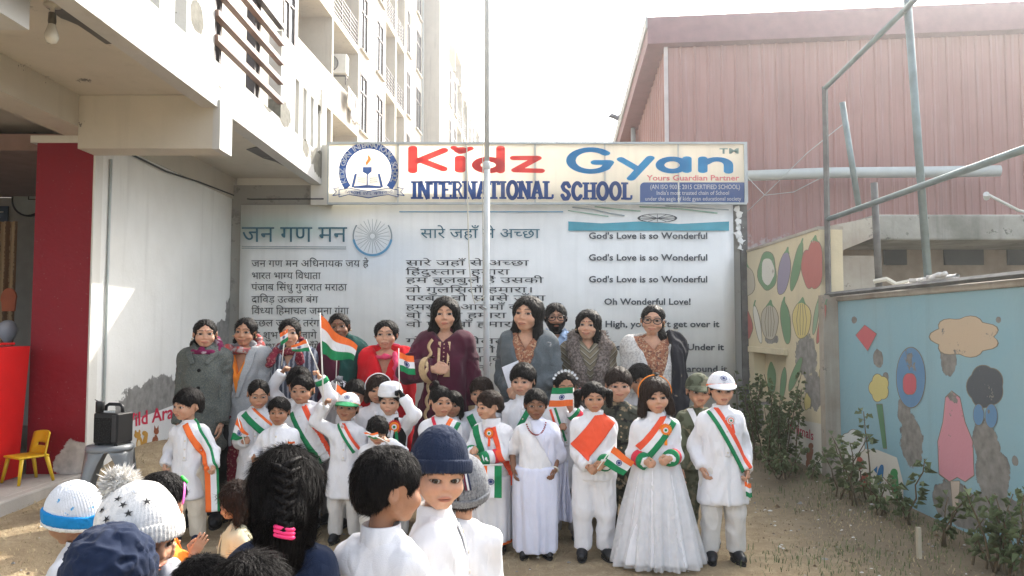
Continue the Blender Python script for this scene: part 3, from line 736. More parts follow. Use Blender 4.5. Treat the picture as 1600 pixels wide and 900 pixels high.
@wear
def rosette(p, px, py, r=.045, c1=None, c2=None, tails=None, wheel=True):
    x, z = lx(p, px, py); y, _ = ray_front(p.top, [x], [z], -.6, .4); y = float(y[0]) - .012
    ro = None
    b = MB(); n = 22; V = []; 
    for i in range(n * 2):
        a = math.pi * i / n; rr = r * (1.0 if i % 2 else .80); V.append((x + rr * math.cos(a), y - (.006 if i % 2 else -.002), z + rr * math.sin(a)))
    V.append((x, y - .004, z)); b.add(V, [(i, (i + 1) % (2 * n), 2 * n) for i in range(2 * n)]); ro = b.obj('rosette', c1 or ORANGE_RED, p.root)
    for rr, mm, dd in ((.66, c2 or WHITE, .010), (.50, SAFFRON, .012), (.36, WHITE, .014), (.18, GREEN, .016)):
        b = MB(); b.poly([(x + r * rr * math.cos(2 * math.pi * i / 18), y - dd, z + r * rr * math.sin(2 * math.pi * i / 18)) for i in range(18)], (0, .003, 0)); b.obj('disc', mm, ro)
    if tails:
        for i, tm in enumerate(tails):
            dx = (i - (len(tails) - 1) / 2) * r * .45
            zz = np.linspace(z - r * .4, z - r * 2.1, 8); yy, _ = ray_front(p.top, zz * 0 + x + dx, zz, -.6, .4); yy = np.minimum(yy, y + .03)
            V = []; Fc = []
            for j in range(8): V += [(x + dx * (1 + .15 * j) - r * .2, yy[j] - .009, zz[j]), (x + dx * (1 + .15 * j) + r * .2, yy[j] - .009, zz[j])]
            mesh_obj('ribbon', V, [(2 * j, 2 * j + 1, 2 * j + 3, 2 * j + 2) for j in range(7)], tm, ro, True)
@wear
def tag_patch(p, px, py, w, h, m, rot=0):
    x, z = lx(p, px, py); V = []
    for sx, sz in ((-1, -1), (1, -1), (1, 1), (-1, 1)):
        dx = sx * w / 2; dz = sz * h / 2; V.append((x + dx * math.cos(rot) - dz * math.sin(rot), z + dx * math.sin(rot) + dz * math.cos(rot)))
    y, _ = ray_front(p.top, [v[0] for v in V], [v[1] for v in V], -.6, .4); y = y - .012
    b = MB(); b.poly([(v[0], yy, v[1]) for v, yy in zip(V, y)], (0, .002, 0)); b.obj('paper_badge', m, p.root)
def cap_field(t, zcut, top=0., back=None, cw=.375):
    def f(P):
        d = ell(P, (0, .065, .10), (cw + t, .44 + t, .41 + t + top)); z = np.interp(P[:, 1], [-.5, .5], [zcut, back if back is not None else zcut])
        return smax(d, z - P[:, 2], .03)
    return f
@wear
def beanie(p, m, brim=None, zcut=.10, back=-.12, t=.10, top=.10, rib=70, pom=None, ribamp=.010, brim_h=.20, name='beanie', tilt=None, puff=0.):
    f0 = cap_field(t, zcut, top, back)
    def f(P):
        d = f0(P)
        if puff: d = smin(d, ell(P, (0, .12, .25), (.40 + puff, .46 + puff, .34 + puff)), .1)
        return d
    V, Q = snet(f, (-.7, -.75, -.4), (.7, .8, .95), .022); n = vnormals(V, Q); an = np.arctan2(V[:, 0], -V[:, 1] + .065)
    rad = np.hypot(V[:, 0], V[:, 1]); V = V + n * (ribamp * np.sin(an * rib) * np.clip(rad / .2, 0, 1) + .02 * (vnoise(V * 7 + p.X) - .5))[:, None]
    o = mesh_obj(name, to_m(p.Mh, V), Q, m, p.root, True)
    if brim:
        def g(P):
            e = np.abs(ell(P, (0, .065, .08), (.375 + t + .02, .44 + t + .02, .44 + t))) - .035; z = np.interp(P[:, 1], [-.5, .5], [zcut, back])
            return smax(smax(e, z - .01 - P[:, 2], .02), P[:, 2] - z - brim_h, .02)
        V, Q = snet(g, (-.7, -.75, -.4), (.7, .8, .6), .022); n = vnormals(V, Q); an = np.arctan2(V[:, 0], -V[:, 1] + .065); V = V + n * (.010 * np.sin(an * 64))[:, None]
        mesh_obj('brim', to_m(p.Mh, V), Q, brim, o, True)
    if pom:
        pm, c, r = pom; g = np.random.default_rng(3); nS = 2600; d = g.normal(size=(nS, 3)); d /= np.linalg.norm(d, axis=1, keepdims=True)
        sd_ = np.cross(d, g.normal(size=(nS, 3))); sd_ /= np.linalg.norm(sd_, axis=1, keepdims=True); c = np.array(c)
        tip = c + d * r * g.uniform(.85, 1.12, (nS, 1)) + g.normal(0, .03, (nS, 3)); b0 = c + d * r * .3
        VV = np.stack([b0 - sd_ * .016, b0 + sd_ * .016, (b0 + tip) / 2 + sd_ * .014, tip, (b0 + tip) / 2 - sd_ * .014], 1).reshape(-1, 3)
        k = (np.arange(nS) * 5)[:, None, None]; Fc = (k + np.array([[0, 1, 2], [0, 2, 4], [4, 2, 3]])[None]).reshape(-1, 3).astype(np.int32)
        cV, cQ = snet(lambda P: np.sqrt(((P - c) ** 2).sum(1)) - r * .8 + .05 * (vnoise(P * 14) - .5), c - r * 1.1, c + r * 1.1, .03); mesh_obj('pompom_core', to_m(p.Mh, cV), cQ, pm, o, True)
        po = mesh_obj('pompom', to_m(p.Mh, VV), Fc, pm, o, True); po['kind'] = 'stuff'
    return o
@wear
def visor_cap(p, m, visor, band=None, z=.16, emblem=True):
    f = cap_field(.07, z, .03, z - .14); V, Q = snet(f, (-.7, -.75, -.3), (.7, .8, .8), .022)
    o = mesh_obj('cap', to_m(p.Mh, V), Q, m, p.root, True)
    V = []; Fc = []; nu, nv = 16, 6; 
    for j in range(nv + 1):
        for i in range(nu + 1):
            a = R(-66 + 132 * i / nu); r = 1 + .62 * j / nv * max(math.cos(a * 1.25), 0) ** .6
            V.append((.455 * math.sin(a), .065 - .51 * math.cos(a) * r, z + .03 - .17 * j / nv * math.cos(a) - .05 * math.sin(a) ** 2))
    for j in range(nv):
        for i in range(nu): q = j * (nu + 1) + i; Fc.append((q, q + 1, q + nu + 2, q + nu + 1))
    v = mesh_obj('visor', to_m(p.Mh, np.array(V)), Fc, visor, o, True); md = v.modifiers.new('thickness', 'SOLIDIFY'); md.thickness = .006
    if band:
        g = lambda P: smax(smax(np.abs(f(P) if False else ell(P, (0, .065, .10), (.375 + .072, .44 + .072, .41 + .10))) - .014, np.interp(P[:, 1], [-.5, .5], [z, z - .1]) - P[:, 2], .01), P[:, 2] - np.interp(P[:, 1], [-.5, .5], [z + .07, z - .03]), .01)
        V, Q = snet(g, (-.7, -.75, -.3), (.7, .8, .5), .022); mesh_obj('band', to_m(p.Mh, V), Q, band, o, True)
    if emblem:
        bb = MB(); c = Vector((0, .065 - .40, .40)); nrm = Vector((0, -.75, .66)).normalized(); ux = Vector((1, 0, 0)); uz = nrm.cross(ux) * -1
        c = Vector((0, -.362, .385)) + nrm * .03
        wheel(bb, c, ux, uz, .10, nrm * .004); e = bb.obj('emblem', NAVY, o); e.data.transform(p.Mh)
def wheel(b, c, ux, uz, r, d, n=24, spokes=12):
    c = Vector(c); P = lambda a, rr: c + (ux * math.cos(a) + uz * math.sin(a)) * rr
    for i in range(n):
        a0, a1 = 2 * math.pi * i / n, 2 * math.pi * (i + 1) / n
        b.add([P(a0, r * .84), P(a1, r * .84), P(a1, r), P(a0, r)], [(0, 1, 2, 3)])
    for i in range(spokes):
        a = 2 * math.pi * i / spokes; w = .10
        b.add([P(a - w * .35, r * .86), P(a + w * .35, r * .86), P(a + 1.2, r * .08), P(a - 1.2, r * .08)], [(0, 1, 2, 3)])
@wear
def boat_cap(p, m):
    def f(P):
        w = np.interp(P[:, 2], [.18, .45, .60, .70], [.43, .41, .36, .22]); d = np.interp(P[:, 2], [.18, .45, .60, .70], [.52, .51, .48, .40])
        q = np.sqrt((P[:, 0] / w) ** 2 + ((P[:, 1] - .05) / d) ** 2) - 1
        return smax(q * w * .8, np.maximum(.17 - P[:, 2], P[:, 2] - .68), .05)
    V, Q = snet(f, (-.6, -.6, .1), (.6, .7, .8), .022); o = mesh_obj('cap', to_m(p.Mh, V), Q, m, p.root, True)
    g = lambda P: smax(f(P) - .012, np.maximum(.19 - P[:, 2], P[:, 2] - .40), .01)
    V, Q = snet(g, (-.6, -.6, .1), (.6, .7, .6), .022); mesh_obj('cap_fold', to_m(p.Mh, V), Q, m, o, True)
@wear
def hood(p, m):
    def f(P):
        d = ell(P, (0, .08, .06), (.57, .63, .64)); d = smin(d, cone(P, (0, .16, -.3), (0, .2, -.75), .45, .62), .15)
        face = ell(P, (0, -.66, -.24), (.40, .42, .44))
        return smax(d, -face, .06)
    V, Q = snet(f, (-.9, -.8, -1.2), (.9, .98, .82), .03); V = folds(V, Q, .03, (4, 4, 3), p.X)
    o = mesh_obj('hood', to_m(p.Mh, V), Q, m, p.root, True)
    g = lambda P: smax(np.abs(ell(P, (0, -.64, -.24), (.42, .43, .46))) - .05, np.abs(ell(P, (0, .08, .06), (.58, .64, .65))) - .05, .03)
    V, Q = snet(g, (-.7, -.75, -.8), (.7, .3, .7), .026); mesh_obj('hood_rim', to_m(p.Mh, V), Q, m, o, True)
@wear
def vest(p, m, grow=.010, zb=.44, fold=(.004, (14, 14, 8))):
    H = p.H; pr = [(max(r[0], zb) * H, (r[1] + grow) * H * p.wid, (r[2] + grow) * H) for r in PROF['child_top'] if r[0] >= zb - .02]
    f0 = lambda P: smax(smax(loft(P, pr, .02 * H), -np.maximum(np.abs(P[:, 0]) - .025 * H * np.clip((P[:, 2] / H - .66) / .1, 0, 1.4), P[:, 1] + .01), .006), np.abs(P[:, 0]) - .100 * H, .02)
    p.top0 = p.top; ft = p.top; p.top = lambda P: np.minimum(ft(P), f0(P))
    o = garment(p, 'vest', f0, (-.2 * H, -.16 * H, zb * H - .02), (.2 * H, .16 * H, .84 * H), m, .0105, fold)
@wear
def coat(p, m, prof='woman_coat', vneck=None, sleeve=(.039, .035, .030), cutfront=None, grow=0., fold=(.007, (13, 13, 6)), name='coat', inner=None, buttons=None, lapel=None, collar=None, slen=1., kk=.03):
    f, lo, hi = top_field(p, prof, sleeve, slen=slen, grow=grow, vneck=vneck, cutfront=cutfront, kk=kk); p.top = f
    o = garment(p, name, f, lo, hi, m, .0125, fold); H = p.H
    for s in (-1, 1): sleeve_mesh(p, s, m, sleeve, grow, fold, o, slen)
    if inner:
        im, neck = inner; fi, lo, hi = top_field(p, [(r[0], r[1] - .012, r[2] - .010) for r in PROF[prof][:-1]], (.03, .03, .03), slen=.5, vneck=neck); p.inner = fi
        garment(p, 'inner_shirt', fi, lo, hi, im, .0125, (.003, (14, 14, 6)))
    if buttons:
        bm_, n, z1, z0, xx = buttons; zs = np.linspace(z1, z0, n) * H; ys, _ = ray_front(f, zs * 0 + xx * H, zs, -.6, .4)
        for z, y in zip(zs, ys):
            b = MB(); b.lathe([(0, 0), (.011, 0), (.013, .003), (.011, .006), (0, .006)], 12); bo = b.obj('button', bm_, o, True); bo.matrix_local = Matrix.Translation((xx * H, y - .002, z)) @ Matrix.Rotation(R(90), 4, 'X')
    if lapel:
        lm, z0 = lapel
        for s in (-1, 1):
            path = [(s * .060 * H, .845 * H), (s * .058 * H, .76 * H), (s * .012 * H, z0 * H)]
            put_strip(p, strip(p, f, path, .050 * H, [(1, 0)], '', .012, 6, 30, tailw=(.8, .35)), 'lapel', [lm], .006, o)
    if collar:
        for s in (-1, 1):
            path = [(s * .030 * H, .86 * H), (s * .062 * H, .825 * H), (s * .030 * H, .775 * H)]
            put_strip(p, strip(p, f, path, .045 * H, [(1, 0)], '', .014, 6, 24, tailw=(1, .4)), 'collar', [collar], .006, o)
    return o
@wear
def scarf(p, m, r=.026, drop=(.0, .0), z=.845, name='scarf', spread=.075, yb=.05):
    r *= .66; spread *= .92; z += .020
    H = p.H; Z = z * H
    def f(P):
        d = None; n = 10
        pts = [(spread * H * math.sin(a), (-math.cos(a) * .064 + .010) * H, Z + (.004 - .036 * math.cos(a)) * H - abs(math.sin(a)) * .030 * H) for a in [2 * math.pi * i / n for i in range(n + 1)]]
        for a, b in zip(pts[:-1], pts[1:]):
            e = cone(P, a, b, r * H, r * H); d = e if d is None else smin(d, e, .012)
        for s, L in ((-1, drop[0]), (1, drop[1])):
            if L: d = smin(d, np.maximum(cone(P, (s * .055 * H, -.06 * H, Z - .02 * H), (s * .07 * H, -.115 * H, Z - .08 * H), r * H, r * H * 1.2), -9) , .02); d = smin(d, cone(P, (s * .07 * H, -.115 * H, Z - .08 * H), (s * .075 * H, -.125 * H, Z - L * H), r * H * 1.2, r * H), .02)
        return d
    garment(p, name, f, (-.2 * H, -.22 * H, Z - (max(drop) + .1) * H), (.2 * H, .16 * H, Z + .08 * H), m, .009, (.008, (10, 10, 40)))
@wear
def drape(p, m, side=1, grow=.018, edge=(.02, .86, -.10, .30), name='shawl', zmin=.36, fold=(.010, (16, 16, 5)), zmax=9, tie=None):
    """a cloth lying over the garment on one side of a slanted edge (x0,z0)-(x1,z1)"""
    H = p.H; ft = p.top; (x0, z0, x1, z1) = [e * H for e in edge]; n = Vector((z1 - z0, 0, -(x1 - x0))).normalized()
    if n.x * side > 0: n = -n
    def f(P):
        d = ft(P) - grow * H; e = (P[:, 0] - x0) * n.x + (P[:, 2] - z0) * n.z
        return smax(smax(d, e, .01), zmin * H - P[:, 2], .01)
    o = garment(p, name, f, [a - .04 for a in p.lo[:2]] + [zmin * H - .03], [a + .06 for a in p.hi], m, .0125, fold)
    g = p.top; p.top = lambda P: np.minimum(g(P), f(P))
    return o
@wear
def fur(p, m, seed=1):
    H = p.H; g = np.random.default_rng(seed)
    segs = [((-.062, .02, .862), (-.078, -.05, .815)), ((-.078, -.05, .815), (-.05, -.105, .71)), ((-.05, -.105, .71), (-.02, -.115, .60)), ((-.02, -.13, .60), (-.02, -.13, .50)),
            ((.062, .02, .862), (.078, -.05, .815)), ((.078, -.05, .815), (.05, -.105, .71)), ((.05, -.105, .71), (.02, -.115, .60)), ((.02, -.13, .60), (.02, -.13, .50)), ((-.062, .03, .862), (.062, .03, .862))]
    def f(P):
        d = None
        for a, b in segs:
            e = cone(P, [v * H for v in a], [v * H for v in b], .029 * H, .029 * H); d = e if d is None else smin(d, e, .03)
        return d
    V, Q = snet(f, (-.16 * H, -.2 * H, .43 * H), (.16 * H, .1 * H, .93 * H), .012); n = vnormals(V, Q); V = V + n * (.02 * (vnoise(V * 30) - .5))[:, None]
    o = mesh_obj('fur_collar', V, Q, m, p.root, True)
    N = 4500; i = g.integers(0, len(V), N); b = V[i] + g.normal(0, .004, (N, 3)); d = n[i] + g.normal(0, .5, (N, 3)) + A(0, 0, -.5); d /= np.linalg.norm(d, axis=1, keepdims=True)
    s = np.cross(d, g.normal(size=(N, 3))); s /= np.linalg.norm(s, axis=1, keepdims=True); L = g.uniform(.012, .030, (N, 1))
    VV = np.stack([b - s * .0022, b + s * .0022, b + d * L], 1).reshape(-1, 3); so = mesh_obj('fur_hairs', VV, np.arange(3 * N, dtype=np.int32).reshape(-1, 3), m, o, False); so['kind'] = 'stuff'
@wear
def glasses(p):
    b = MB(); u = 1; ez = HK[p.kind]['ez']
    for s in (-1, 1):
        c = (s * .165, -.46, ez - .01); pts = [(c[0] + .135 * math.cos(a), c[1] + .05 * abs(math.cos(a)) * (1 if s * math.cos(a) > 0 else .2), c[2] + .10 * math.sin(a)) for a in [2 * math.pi * i / 20 for i in range(21)]]
        b.tube(pts, .016, 6, cap=False); b.tube([(s * .30, -.40, ez + .03), (s * .40, -.1, ez + .02), (s * .41, .06, ez - .02)], .014, 6)
    b.tube([(-.04, -.465, ez + .02), (.04, -.465, ez + .02)], .014, 6)
    o = b.obj('glasses', mat('glasses_frame', (.02, .012, .012), .3, .1, bst=0), p.root, True); o.data.transform(p.Mh)
@wear
def beard(p):
    f = lambda P: smax(smax(p.hf(P) - .022 - .012 * (vnoise(P * 30) - .5), P[:, 2] - np.interp(np.abs(P[:, 0]), [0, .12, .2, .34], [-.215, -.215, -.20, -.02]), .03), smax(P[:, 1] - .06, -.62 - P[:, 2], .03), .02)
    f2 = lambda P: smax(f(P), -ell(P, (0, -.42, -.305), (.10, .12, .032)), .015)
    V, Q = snet(f2, (-.5, -.55, -.7), (.5, .2, .1), .02); mesh_obj('beard', to_m(p.Mh, V), Q, HAIR, p.root, True)
@wear
def bindi(p, m=None):
    y, _ = ray_front(p.hf, [0.], [.13 + HK[p.kind]['ez']], -.8, .2); b = MB(); b.poly([(.018 * math.cos(a), y[0] - .006, .13 + HK[p.kind]['ez'] + .024 * math.sin(a)) for a in [2 * math.pi * i / 10 for i in range(10)]], (0, .006, 0))
    o = b.obj('bindi', m or mat('bindi_red', (.25, .01, .02), .5, .05, bst=0), p.root); o.data.transform(p.Mh)
@wear
def earring(p, m=None):
    for s in (-1, 1):
        b = MB(); c = (s * (HK[p.kind]['cw'] + .06), -.03, -.19); b.lathe([(0, -.04), (.025, -.02), (.03, .0), (.02, .025), (0, .03)], 8, c=c); o = b.obj('earring', m or GOLDM, p.root, True); o.data.transform(p.Mh)
@wear
def hair_tie(p, pts, m, r=.07):
    for (x, y, z) in pts:
        b = MB(); n = 12
        b.tube([(x + r * math.cos(a), y + r * .5 * math.sin(a) * 1.2, z + r * .6 * math.sin(a)) for a in [2 * math.pi * i / n for i in range(n + 1)]], .038, 7, cap=False); o = b.obj('hair_tie', m, p.root, True); o.data.transform(p.Mh)
@wear
def headband(p, m, y=.02, t=.10, w=.05, tilt=0.):
    g = lambda P: smax(np.abs(ell(P, (0, .065, .10), (.375 + t, .435 + t, .405 + t))) - .016, smax(np.abs(P[:, 1] - y - tilt * P[:, 2]) - w, -.05 - P[:, 2], .01), .01)
    V, Q = snet(g, (-.7, -.5, -.15), (.7, .5, .75), .02); mesh_obj('headband', to_m(p.Mh, V), Q, m, p.root, True)
@wear
def flowers(p, m, n=9, y=-.02, t=.07, seed=0):
    g = random.Random(seed)
    for i in range(n):
        a = R(25 + 130 * i / (n - 1)); c = Vector(((.36 + t) * math.cos(a), y + g.uniform(-.03, .03), .10 + (.405 + t) * math.sin(a))); b = MB()
        for k in range(6):
            q = 2 * math.pi * k / 6; e = Vector((math.cos(q), -.5, math.sin(q))) * .06; s = Vector((-math.sin(q), 0, math.cos(q))) * .026
            b.add([c, c + e * .6 - s, c + e, c + e * .6 + s], [(0, 1, 2, 3)])
        o = b.obj('flower', m, p.root, True); o.data.transform(p.Mh)
@wear
def necklace(p, m, beads=22, zd=.06, r=.005, xr=.055):
    H = p.H
    zc = p.zc - .5 * p.hu - .02 * H
    th = np.linspace(-1.25, 1.25, beads); x = xr * H * np.sin(th); z = zc - zd * H * (np.cos(th) - .3) / .7; y, hit = ray_front(p.top, x, z, -.6, .3)
    b = MB()
    for i in range(beads):
        if hit[i]: b.lathe([(0, -r), (r * .8, -r * .5), (r, 0), (r * .8, r * .5), (0, r)], 7, c=(x[i], y[i] - r, z[i]))
    if b.v: o = b.obj('necklace', m, p.root, True); o['kind'] = 'stuff'
@wear
def bangle(p, side, m, n=1, r=.030):
    S, E, T = p.arm[side]; d = (T - E).normalized(); a = d.orthogonal().normalized(); c = d.cross(a)
    for i in range(n):
        q = T - d * (.012 + .014 * i); b = MB(); b.tube([q + (a * math.cos(t) + c * math.sin(t)) * r for t in [2 * math.pi * k / 16 for k in range(17)]], .005, 6, cap=False); b.obj('bangle', m, p.root, True)
@wear
def cuff(p, side, m, w=.05, r=.041, at=0.):
    S, E, T = p.arm[side]; d = (T - E).normalized(); H = p.H
    b = MB(); b.tube([T - d * (w + at) * H, T - d * at * H], [r * H * 1.04, r * H], 16); b.obj('cuff', m, p.root, True)
@wear
def glove(p, side, m, curl=1.2):
    S, E, T = p.arm[side]; d = (T - E).normalized(); hv, hq = hand_mesh(curl, 0, .6); hl = p.d['hand'] * p.H / .98
    hint = Vector((-side, -.15, 0)); z = -d; x = hint - z * hint.dot(z); x.normalize(); hv = hv * A(1.12, 1.12, 1.04); hq2 = hq
    hv = hv + vnormals(hv, hq) * .03
    if side > 0: hv[:, 0] *= -1; hq2 = hq[:, ::-1]; x = -x
    y = z.cross(x); M = np.array([[x[i], y[i], z[i]] for i in range(3)]); mesh_obj('glove', (hv * hl) @ M.T + np.array(T), hq2, m, p.root, True)
@wear
def epaulettes(p, m):
    H = p.H
    for s in (-1, 1): put_strip(p, strip(p, p.top, [(s * .050 * H, .748 * H), (s * .098 * H, .720 * H)], .035 * H, [(1, 0)], '', .006, 4, 10), 'shoulder_strap', [m], .004)
@wear
def pockets(p, m, z=.62, fl=True):
    H = p.H
    for s in (-1, 1):
        put_strip(p, strip(p, p.top, [(s * .055 * H, (z + .035) * H), (s * .055 * H, (z - .035) * H)], .058 * H, [(1, 0)], '', .004, 5, 8), 'pocket', [m], .004)
@wear
def buttons(p, m, n=4, z1=.71, z0=.48, x=0., r=.006):
    H = p.H; zs = np.linspace(z1, z0, n) * H; ys, _ = ray_front(p.top, zs * 0 + x * H, zs, -.6, .4)
    for z, y in zip(zs, ys):
        b = MB(); b.lathe([(0, 0), (r, 0), (r, .004), (0, .006)], 9); o = b.obj('button', m, p.root); o.matrix_local = Matrix.Translation((x * H, y, z)) @ Matrix.Rotation(R(90), 4, 'X')
@wear
def belt(p, m, z=.45, r=(.126, .100)):
    H = p.H; b = MB(); b.lathe([(1.0, (z - .02) * H), (1.02, (z - .018) * H), (1.02, (z + .018) * H), (1.0, (z + .02) * H)], 28); o = b.obj('belt', m, p.root, True); o.data.transform(Matrix.Diagonal((r[0] * H, r[1] * H, 1, 1)))
@wear
def skirt(p, m, prof, nfold=26, amp=.02, z0=.03, name='skirt', seed=0., vox=.012, twist=0.):
    H = p.H; pr = [(r[0] * H, r[1] * H, r[2] * H) + tuple(v * H for v in r[3:]) for r in prof]
    f = lambda P: loft(P, pr, .012)
    mw = max(r[1] for r in pr); md = max(r[2] for r in pr)
    xo = [r[3] if len(r) > 3 else 0 for r in pr]
    V, Q = snet(f, (min(xo) - mw - .04, -md - .04, pr[0][0] - .02), (max(xo) + mw + .04, md + .04, pr[-1][0] + .02), vox)
    a = np.arctan2(V[:, 0], -V[:, 1]); rad = np.hypot(V[:, 0], V[:, 1]); t = np.clip((pr[-1][0] - V[:, 2]) / (pr[-1][0] - pr[0][0]), 0, 1)
    ph = a * nfold + 6 * vnoise(np.stack([np.cos(a) * 2 + seed, np.sin(a) * 2, V[:, 2] * 1.2 + twist * a], 1)); am = amp * t ** .7 * np.clip(rad / (mw * .3), 0, 1)
    dv = np.stack([np.sin(a), -np.cos(a), 0 * a], 1); w = (np.sin(ph) * .6 + np.sin(ph * .43 + 2) * .6 + (vnoise(V * A(9, 9, 3)) - .5))
    V = V + dv * (am * w)[:, None]
    return mesh_obj(name, V, Q, m, p.root, True)
@wear
def tail_cloth(p, x0, x1, ztop, zbot, y, m, name='drape_tail', nfold=4, amp=.012, wid0=.7):
    """a hanging length of cloth (local metres)"""
    n, k = 24, 24; V = []; Fc = []
    for j in range(k + 1):
        t = j / k; z = ztop + (zbot - ztop) * t; c = (x0 + x1) / 2; hw = (x1 - x0) / 2 * (wid0 + (1 - wid0) * t)
        for i in range(n + 1):
            s = i / n * 2 - 1; V.append((c + s * hw + .006 * math.sin(6 * t + 3 * s), y + amp * math.sin(s * nfold * math.pi + 2 * t) * (.5 + t), z + .01 * math.sin(s * 7)))
    for j in range(k):
        for i in range(n): q = j * (n + 1) + i; Fc.append((q, q + 1, q + n + 2, q + n + 1))
    o = mesh_obj(name, V, Fc, m, p.root, True); md = o.modifiers.new('thickness', 'SOLIDIFY'); md.thickness = .004; return o
@wear
def laces(p, pts, mats_, r=.003):
    """loose ribbons hanging at the given local polylines"""
    for i, q in enumerate(pts):
        b = MB(); b.tube(q, r, 5); b.obj('ribbon', mats_[i % len(mats_)], p.root, True)

# ------------------------------------------------------------------ hand flags
def flag(label, stick, corners, D, order=(0, 1, 2), dy=0., wave=.012, thick=.0035, group='small tricolour hand flags', cat='flag', vertical=False, wheel_r=.13, seed=0., dfly=0., stick_col=None):
    """stick: two photo pixels, corners: hoist top, hoist bottom, fly bottom, fly top (photo pixels)"""
    D = D - dy; a = W(*stick[0], D); b = W(*stick[1], D); base = a.copy()
    root = thing('hand_flag', label, cat, base, 0, group)
    mb = MB(); mb.tube([a - base, b - base], thick, 8); mb.obj('stick', stick_col or WOOD, root, True)
    ht, hb, fb, ft = (W(*corners[0], D) - base, W(*corners[1], D) - base, W(*corners[2], D + dfly) - base, W(*corners[3], D + dfly) - base)
    nu, nv = 22, 12; V = []; Fc = []; mi = []
    def pos(u, v):
        q = (ht.lerp(ft, u)).lerp(hb.lerp(fb, u), v); L = (ft - ht).length
        q = q + Vector((0, wave * math.sin(u * 7.5 + seed + v * 1.2) * min(1, u * 3), wave * .35 * math.sin(u * 6 + seed + 1.3) * min(1, u * 3))); return q
    for j in range(nv + 1):
        for i in range(nu + 1): V.append(pos(i / nu, j / nv))
    for j in range(nv):
        for i in range(nu):
            q = j * (nu + 1) + i; Fc.append((q, q + 1, q + nu + 2, q + nu + 1)); k = (i * 3 // nu) if vertical else (j * 3 // nv); mi.append(k)
    mats_ = [[SAFFRON, WHITE, GREEN][o] for o in order]
    c = mesh_obj('cloth', V, Fc, mats_, root, True, mi)
    wb = MB(); r = wheel_r; asp = (hb - ht).length / max((ft - ht).length, 1e-6); n = 20
    if vertical: asp = asp
    def wp(a_, rr): return pos(.5 + rr * math.cos(a_) * asp, .5 + rr * math.sin(a_)) + Vector((0, -.003, 0))
    for i in range(n):
        a0, a1 = 2 * math.pi * i / n, 2 * math.pi * (i + 1) / n; wb.add([wp(a0, r * .78), wp(a1, r * .78), wp(a1, r), wp(a0, r)], [(0, 1, 2, 3)])
    for i in range(12):
        a0 = 2 * math.pi * i / 12; wb.add([wp(a0 - .06, r * .8), wp(a0 + .06, r * .8), wp(a0 + 1.2, r * .12), wp(a0 - 1.2, r * .12)], [(0, 1, 2, 3)])
    if r: wb.obj('wheel', NAVY, c)
    return root
HS['boy_back'] = dict(t=.055, front=.22, side=-.06, back=-.34, face_w=.30, top=.03)
@wear
def gold_border(p):
    H = p.H; f = p.top; G = GOLDM
    put_strip(p, strip(p, f, [(-.012 * H, .80 * H), (-.012 * H, .655 * H)], .012 * H, [(1, 0)], '', .004, 3, 20), 'placket_border', [G], .003)
    put_strip(p, strip(p, f, [(.030 * H, .80 * H), (.030 * H, .655 * H)], .012 * H, [(1, 0)], '', .004, 3, 20), 'placket_border', [G], .003)
    put_strip(p, strip(p, f, [(-.018 * H, .655 * H), (.036 * H, .655 * H)], .012 * H, [(1, 0)], '', .004, 3, 10), 'placket_border', [G], .003)
    n = 60; z = np.linspace(.81, .28, n); x = -.045 - .016 * np.abs(np.sin(np.linspace(0, 9 * math.pi, n))) - .02 * np.clip((.66 - z) / .3, 0, 1)
    put_strip(p, strip(p, f, [(a * H, b * H) for a, b in zip(x, z)], .014 * H, [(1, 0)], '', .004, 3, 120), 'scalloped_border', [G], .003)
    zs = np.linspace(.79, .665, 8) * H; ys, _ = ray_front(f, zs * 0 + .009 * H, zs, -.6, .4)
    for a, b in zip(zs, ys):
        m = MB(); m.lathe([(0, -.006), (.005, -.003), (.006, 0), (.005, .003), (0, .006)], 8, c=(.009 * H, b - .003, a)); m.obj('button', G, p.root, True)
    for s in (-1, 1):
        S, E, T = p.arm[s]; d = (T - E).normalized(); b = MB(); b.tube([T - d * .05, T + d * .004], [.058 * H, .057 * H], 18, cap=False); b.obj('cuff_border', G, p.root, True)
@wear
def brooch(p):
    x, z = lx(p, 858, 538); y, _ = ray_front(p.top, [x], [z], -.6, .4); b = MB()
    for i in range(7):
        a = 2 * math.pi * i / 7; b.lathe([(0, -.006), (.006, 0), (0, .006)], 6, c=(x + .016 * math.cos(a), y[0] - .006, z + .016 * math.sin(a)))
    b.obj('brooch', mat('silver', (.7, .7, .7), .25, .05, metal=1, bst=0), p.root, True)
@wear
def hat_brim(p, m, trim):
    for (z0, h_, t, mm, nm) in ((-.04, .26, .125, m, 'hat_band'), (-.12, .09, .135, trim, 'fleece_trim')):
        g = lambda P: smax(smax(np.abs(ell(P, (0, .065, .06), (.375 + t, .44 + t, .50 + t))) - .04, np.interp(P[:, 1], [-.5, .5], [z0 + .14, z0 - .28]) - P[:, 2], .02), P[:, 2] - np.interp(P[:, 1], [-.5, .5], [z0 + .14 + h_, z0 - .28 + h_]), .02)
        V, Q = snet(g, (-.7, -.75, -.7), (.7, .8, .7), .024); V = V + vnormals(V, Q) * (.02 * (vnoise(V * 24) - .5))[:, None]; mesh_obj(nm, to_m(p.Mh, V), Q, mm, p.root, True)
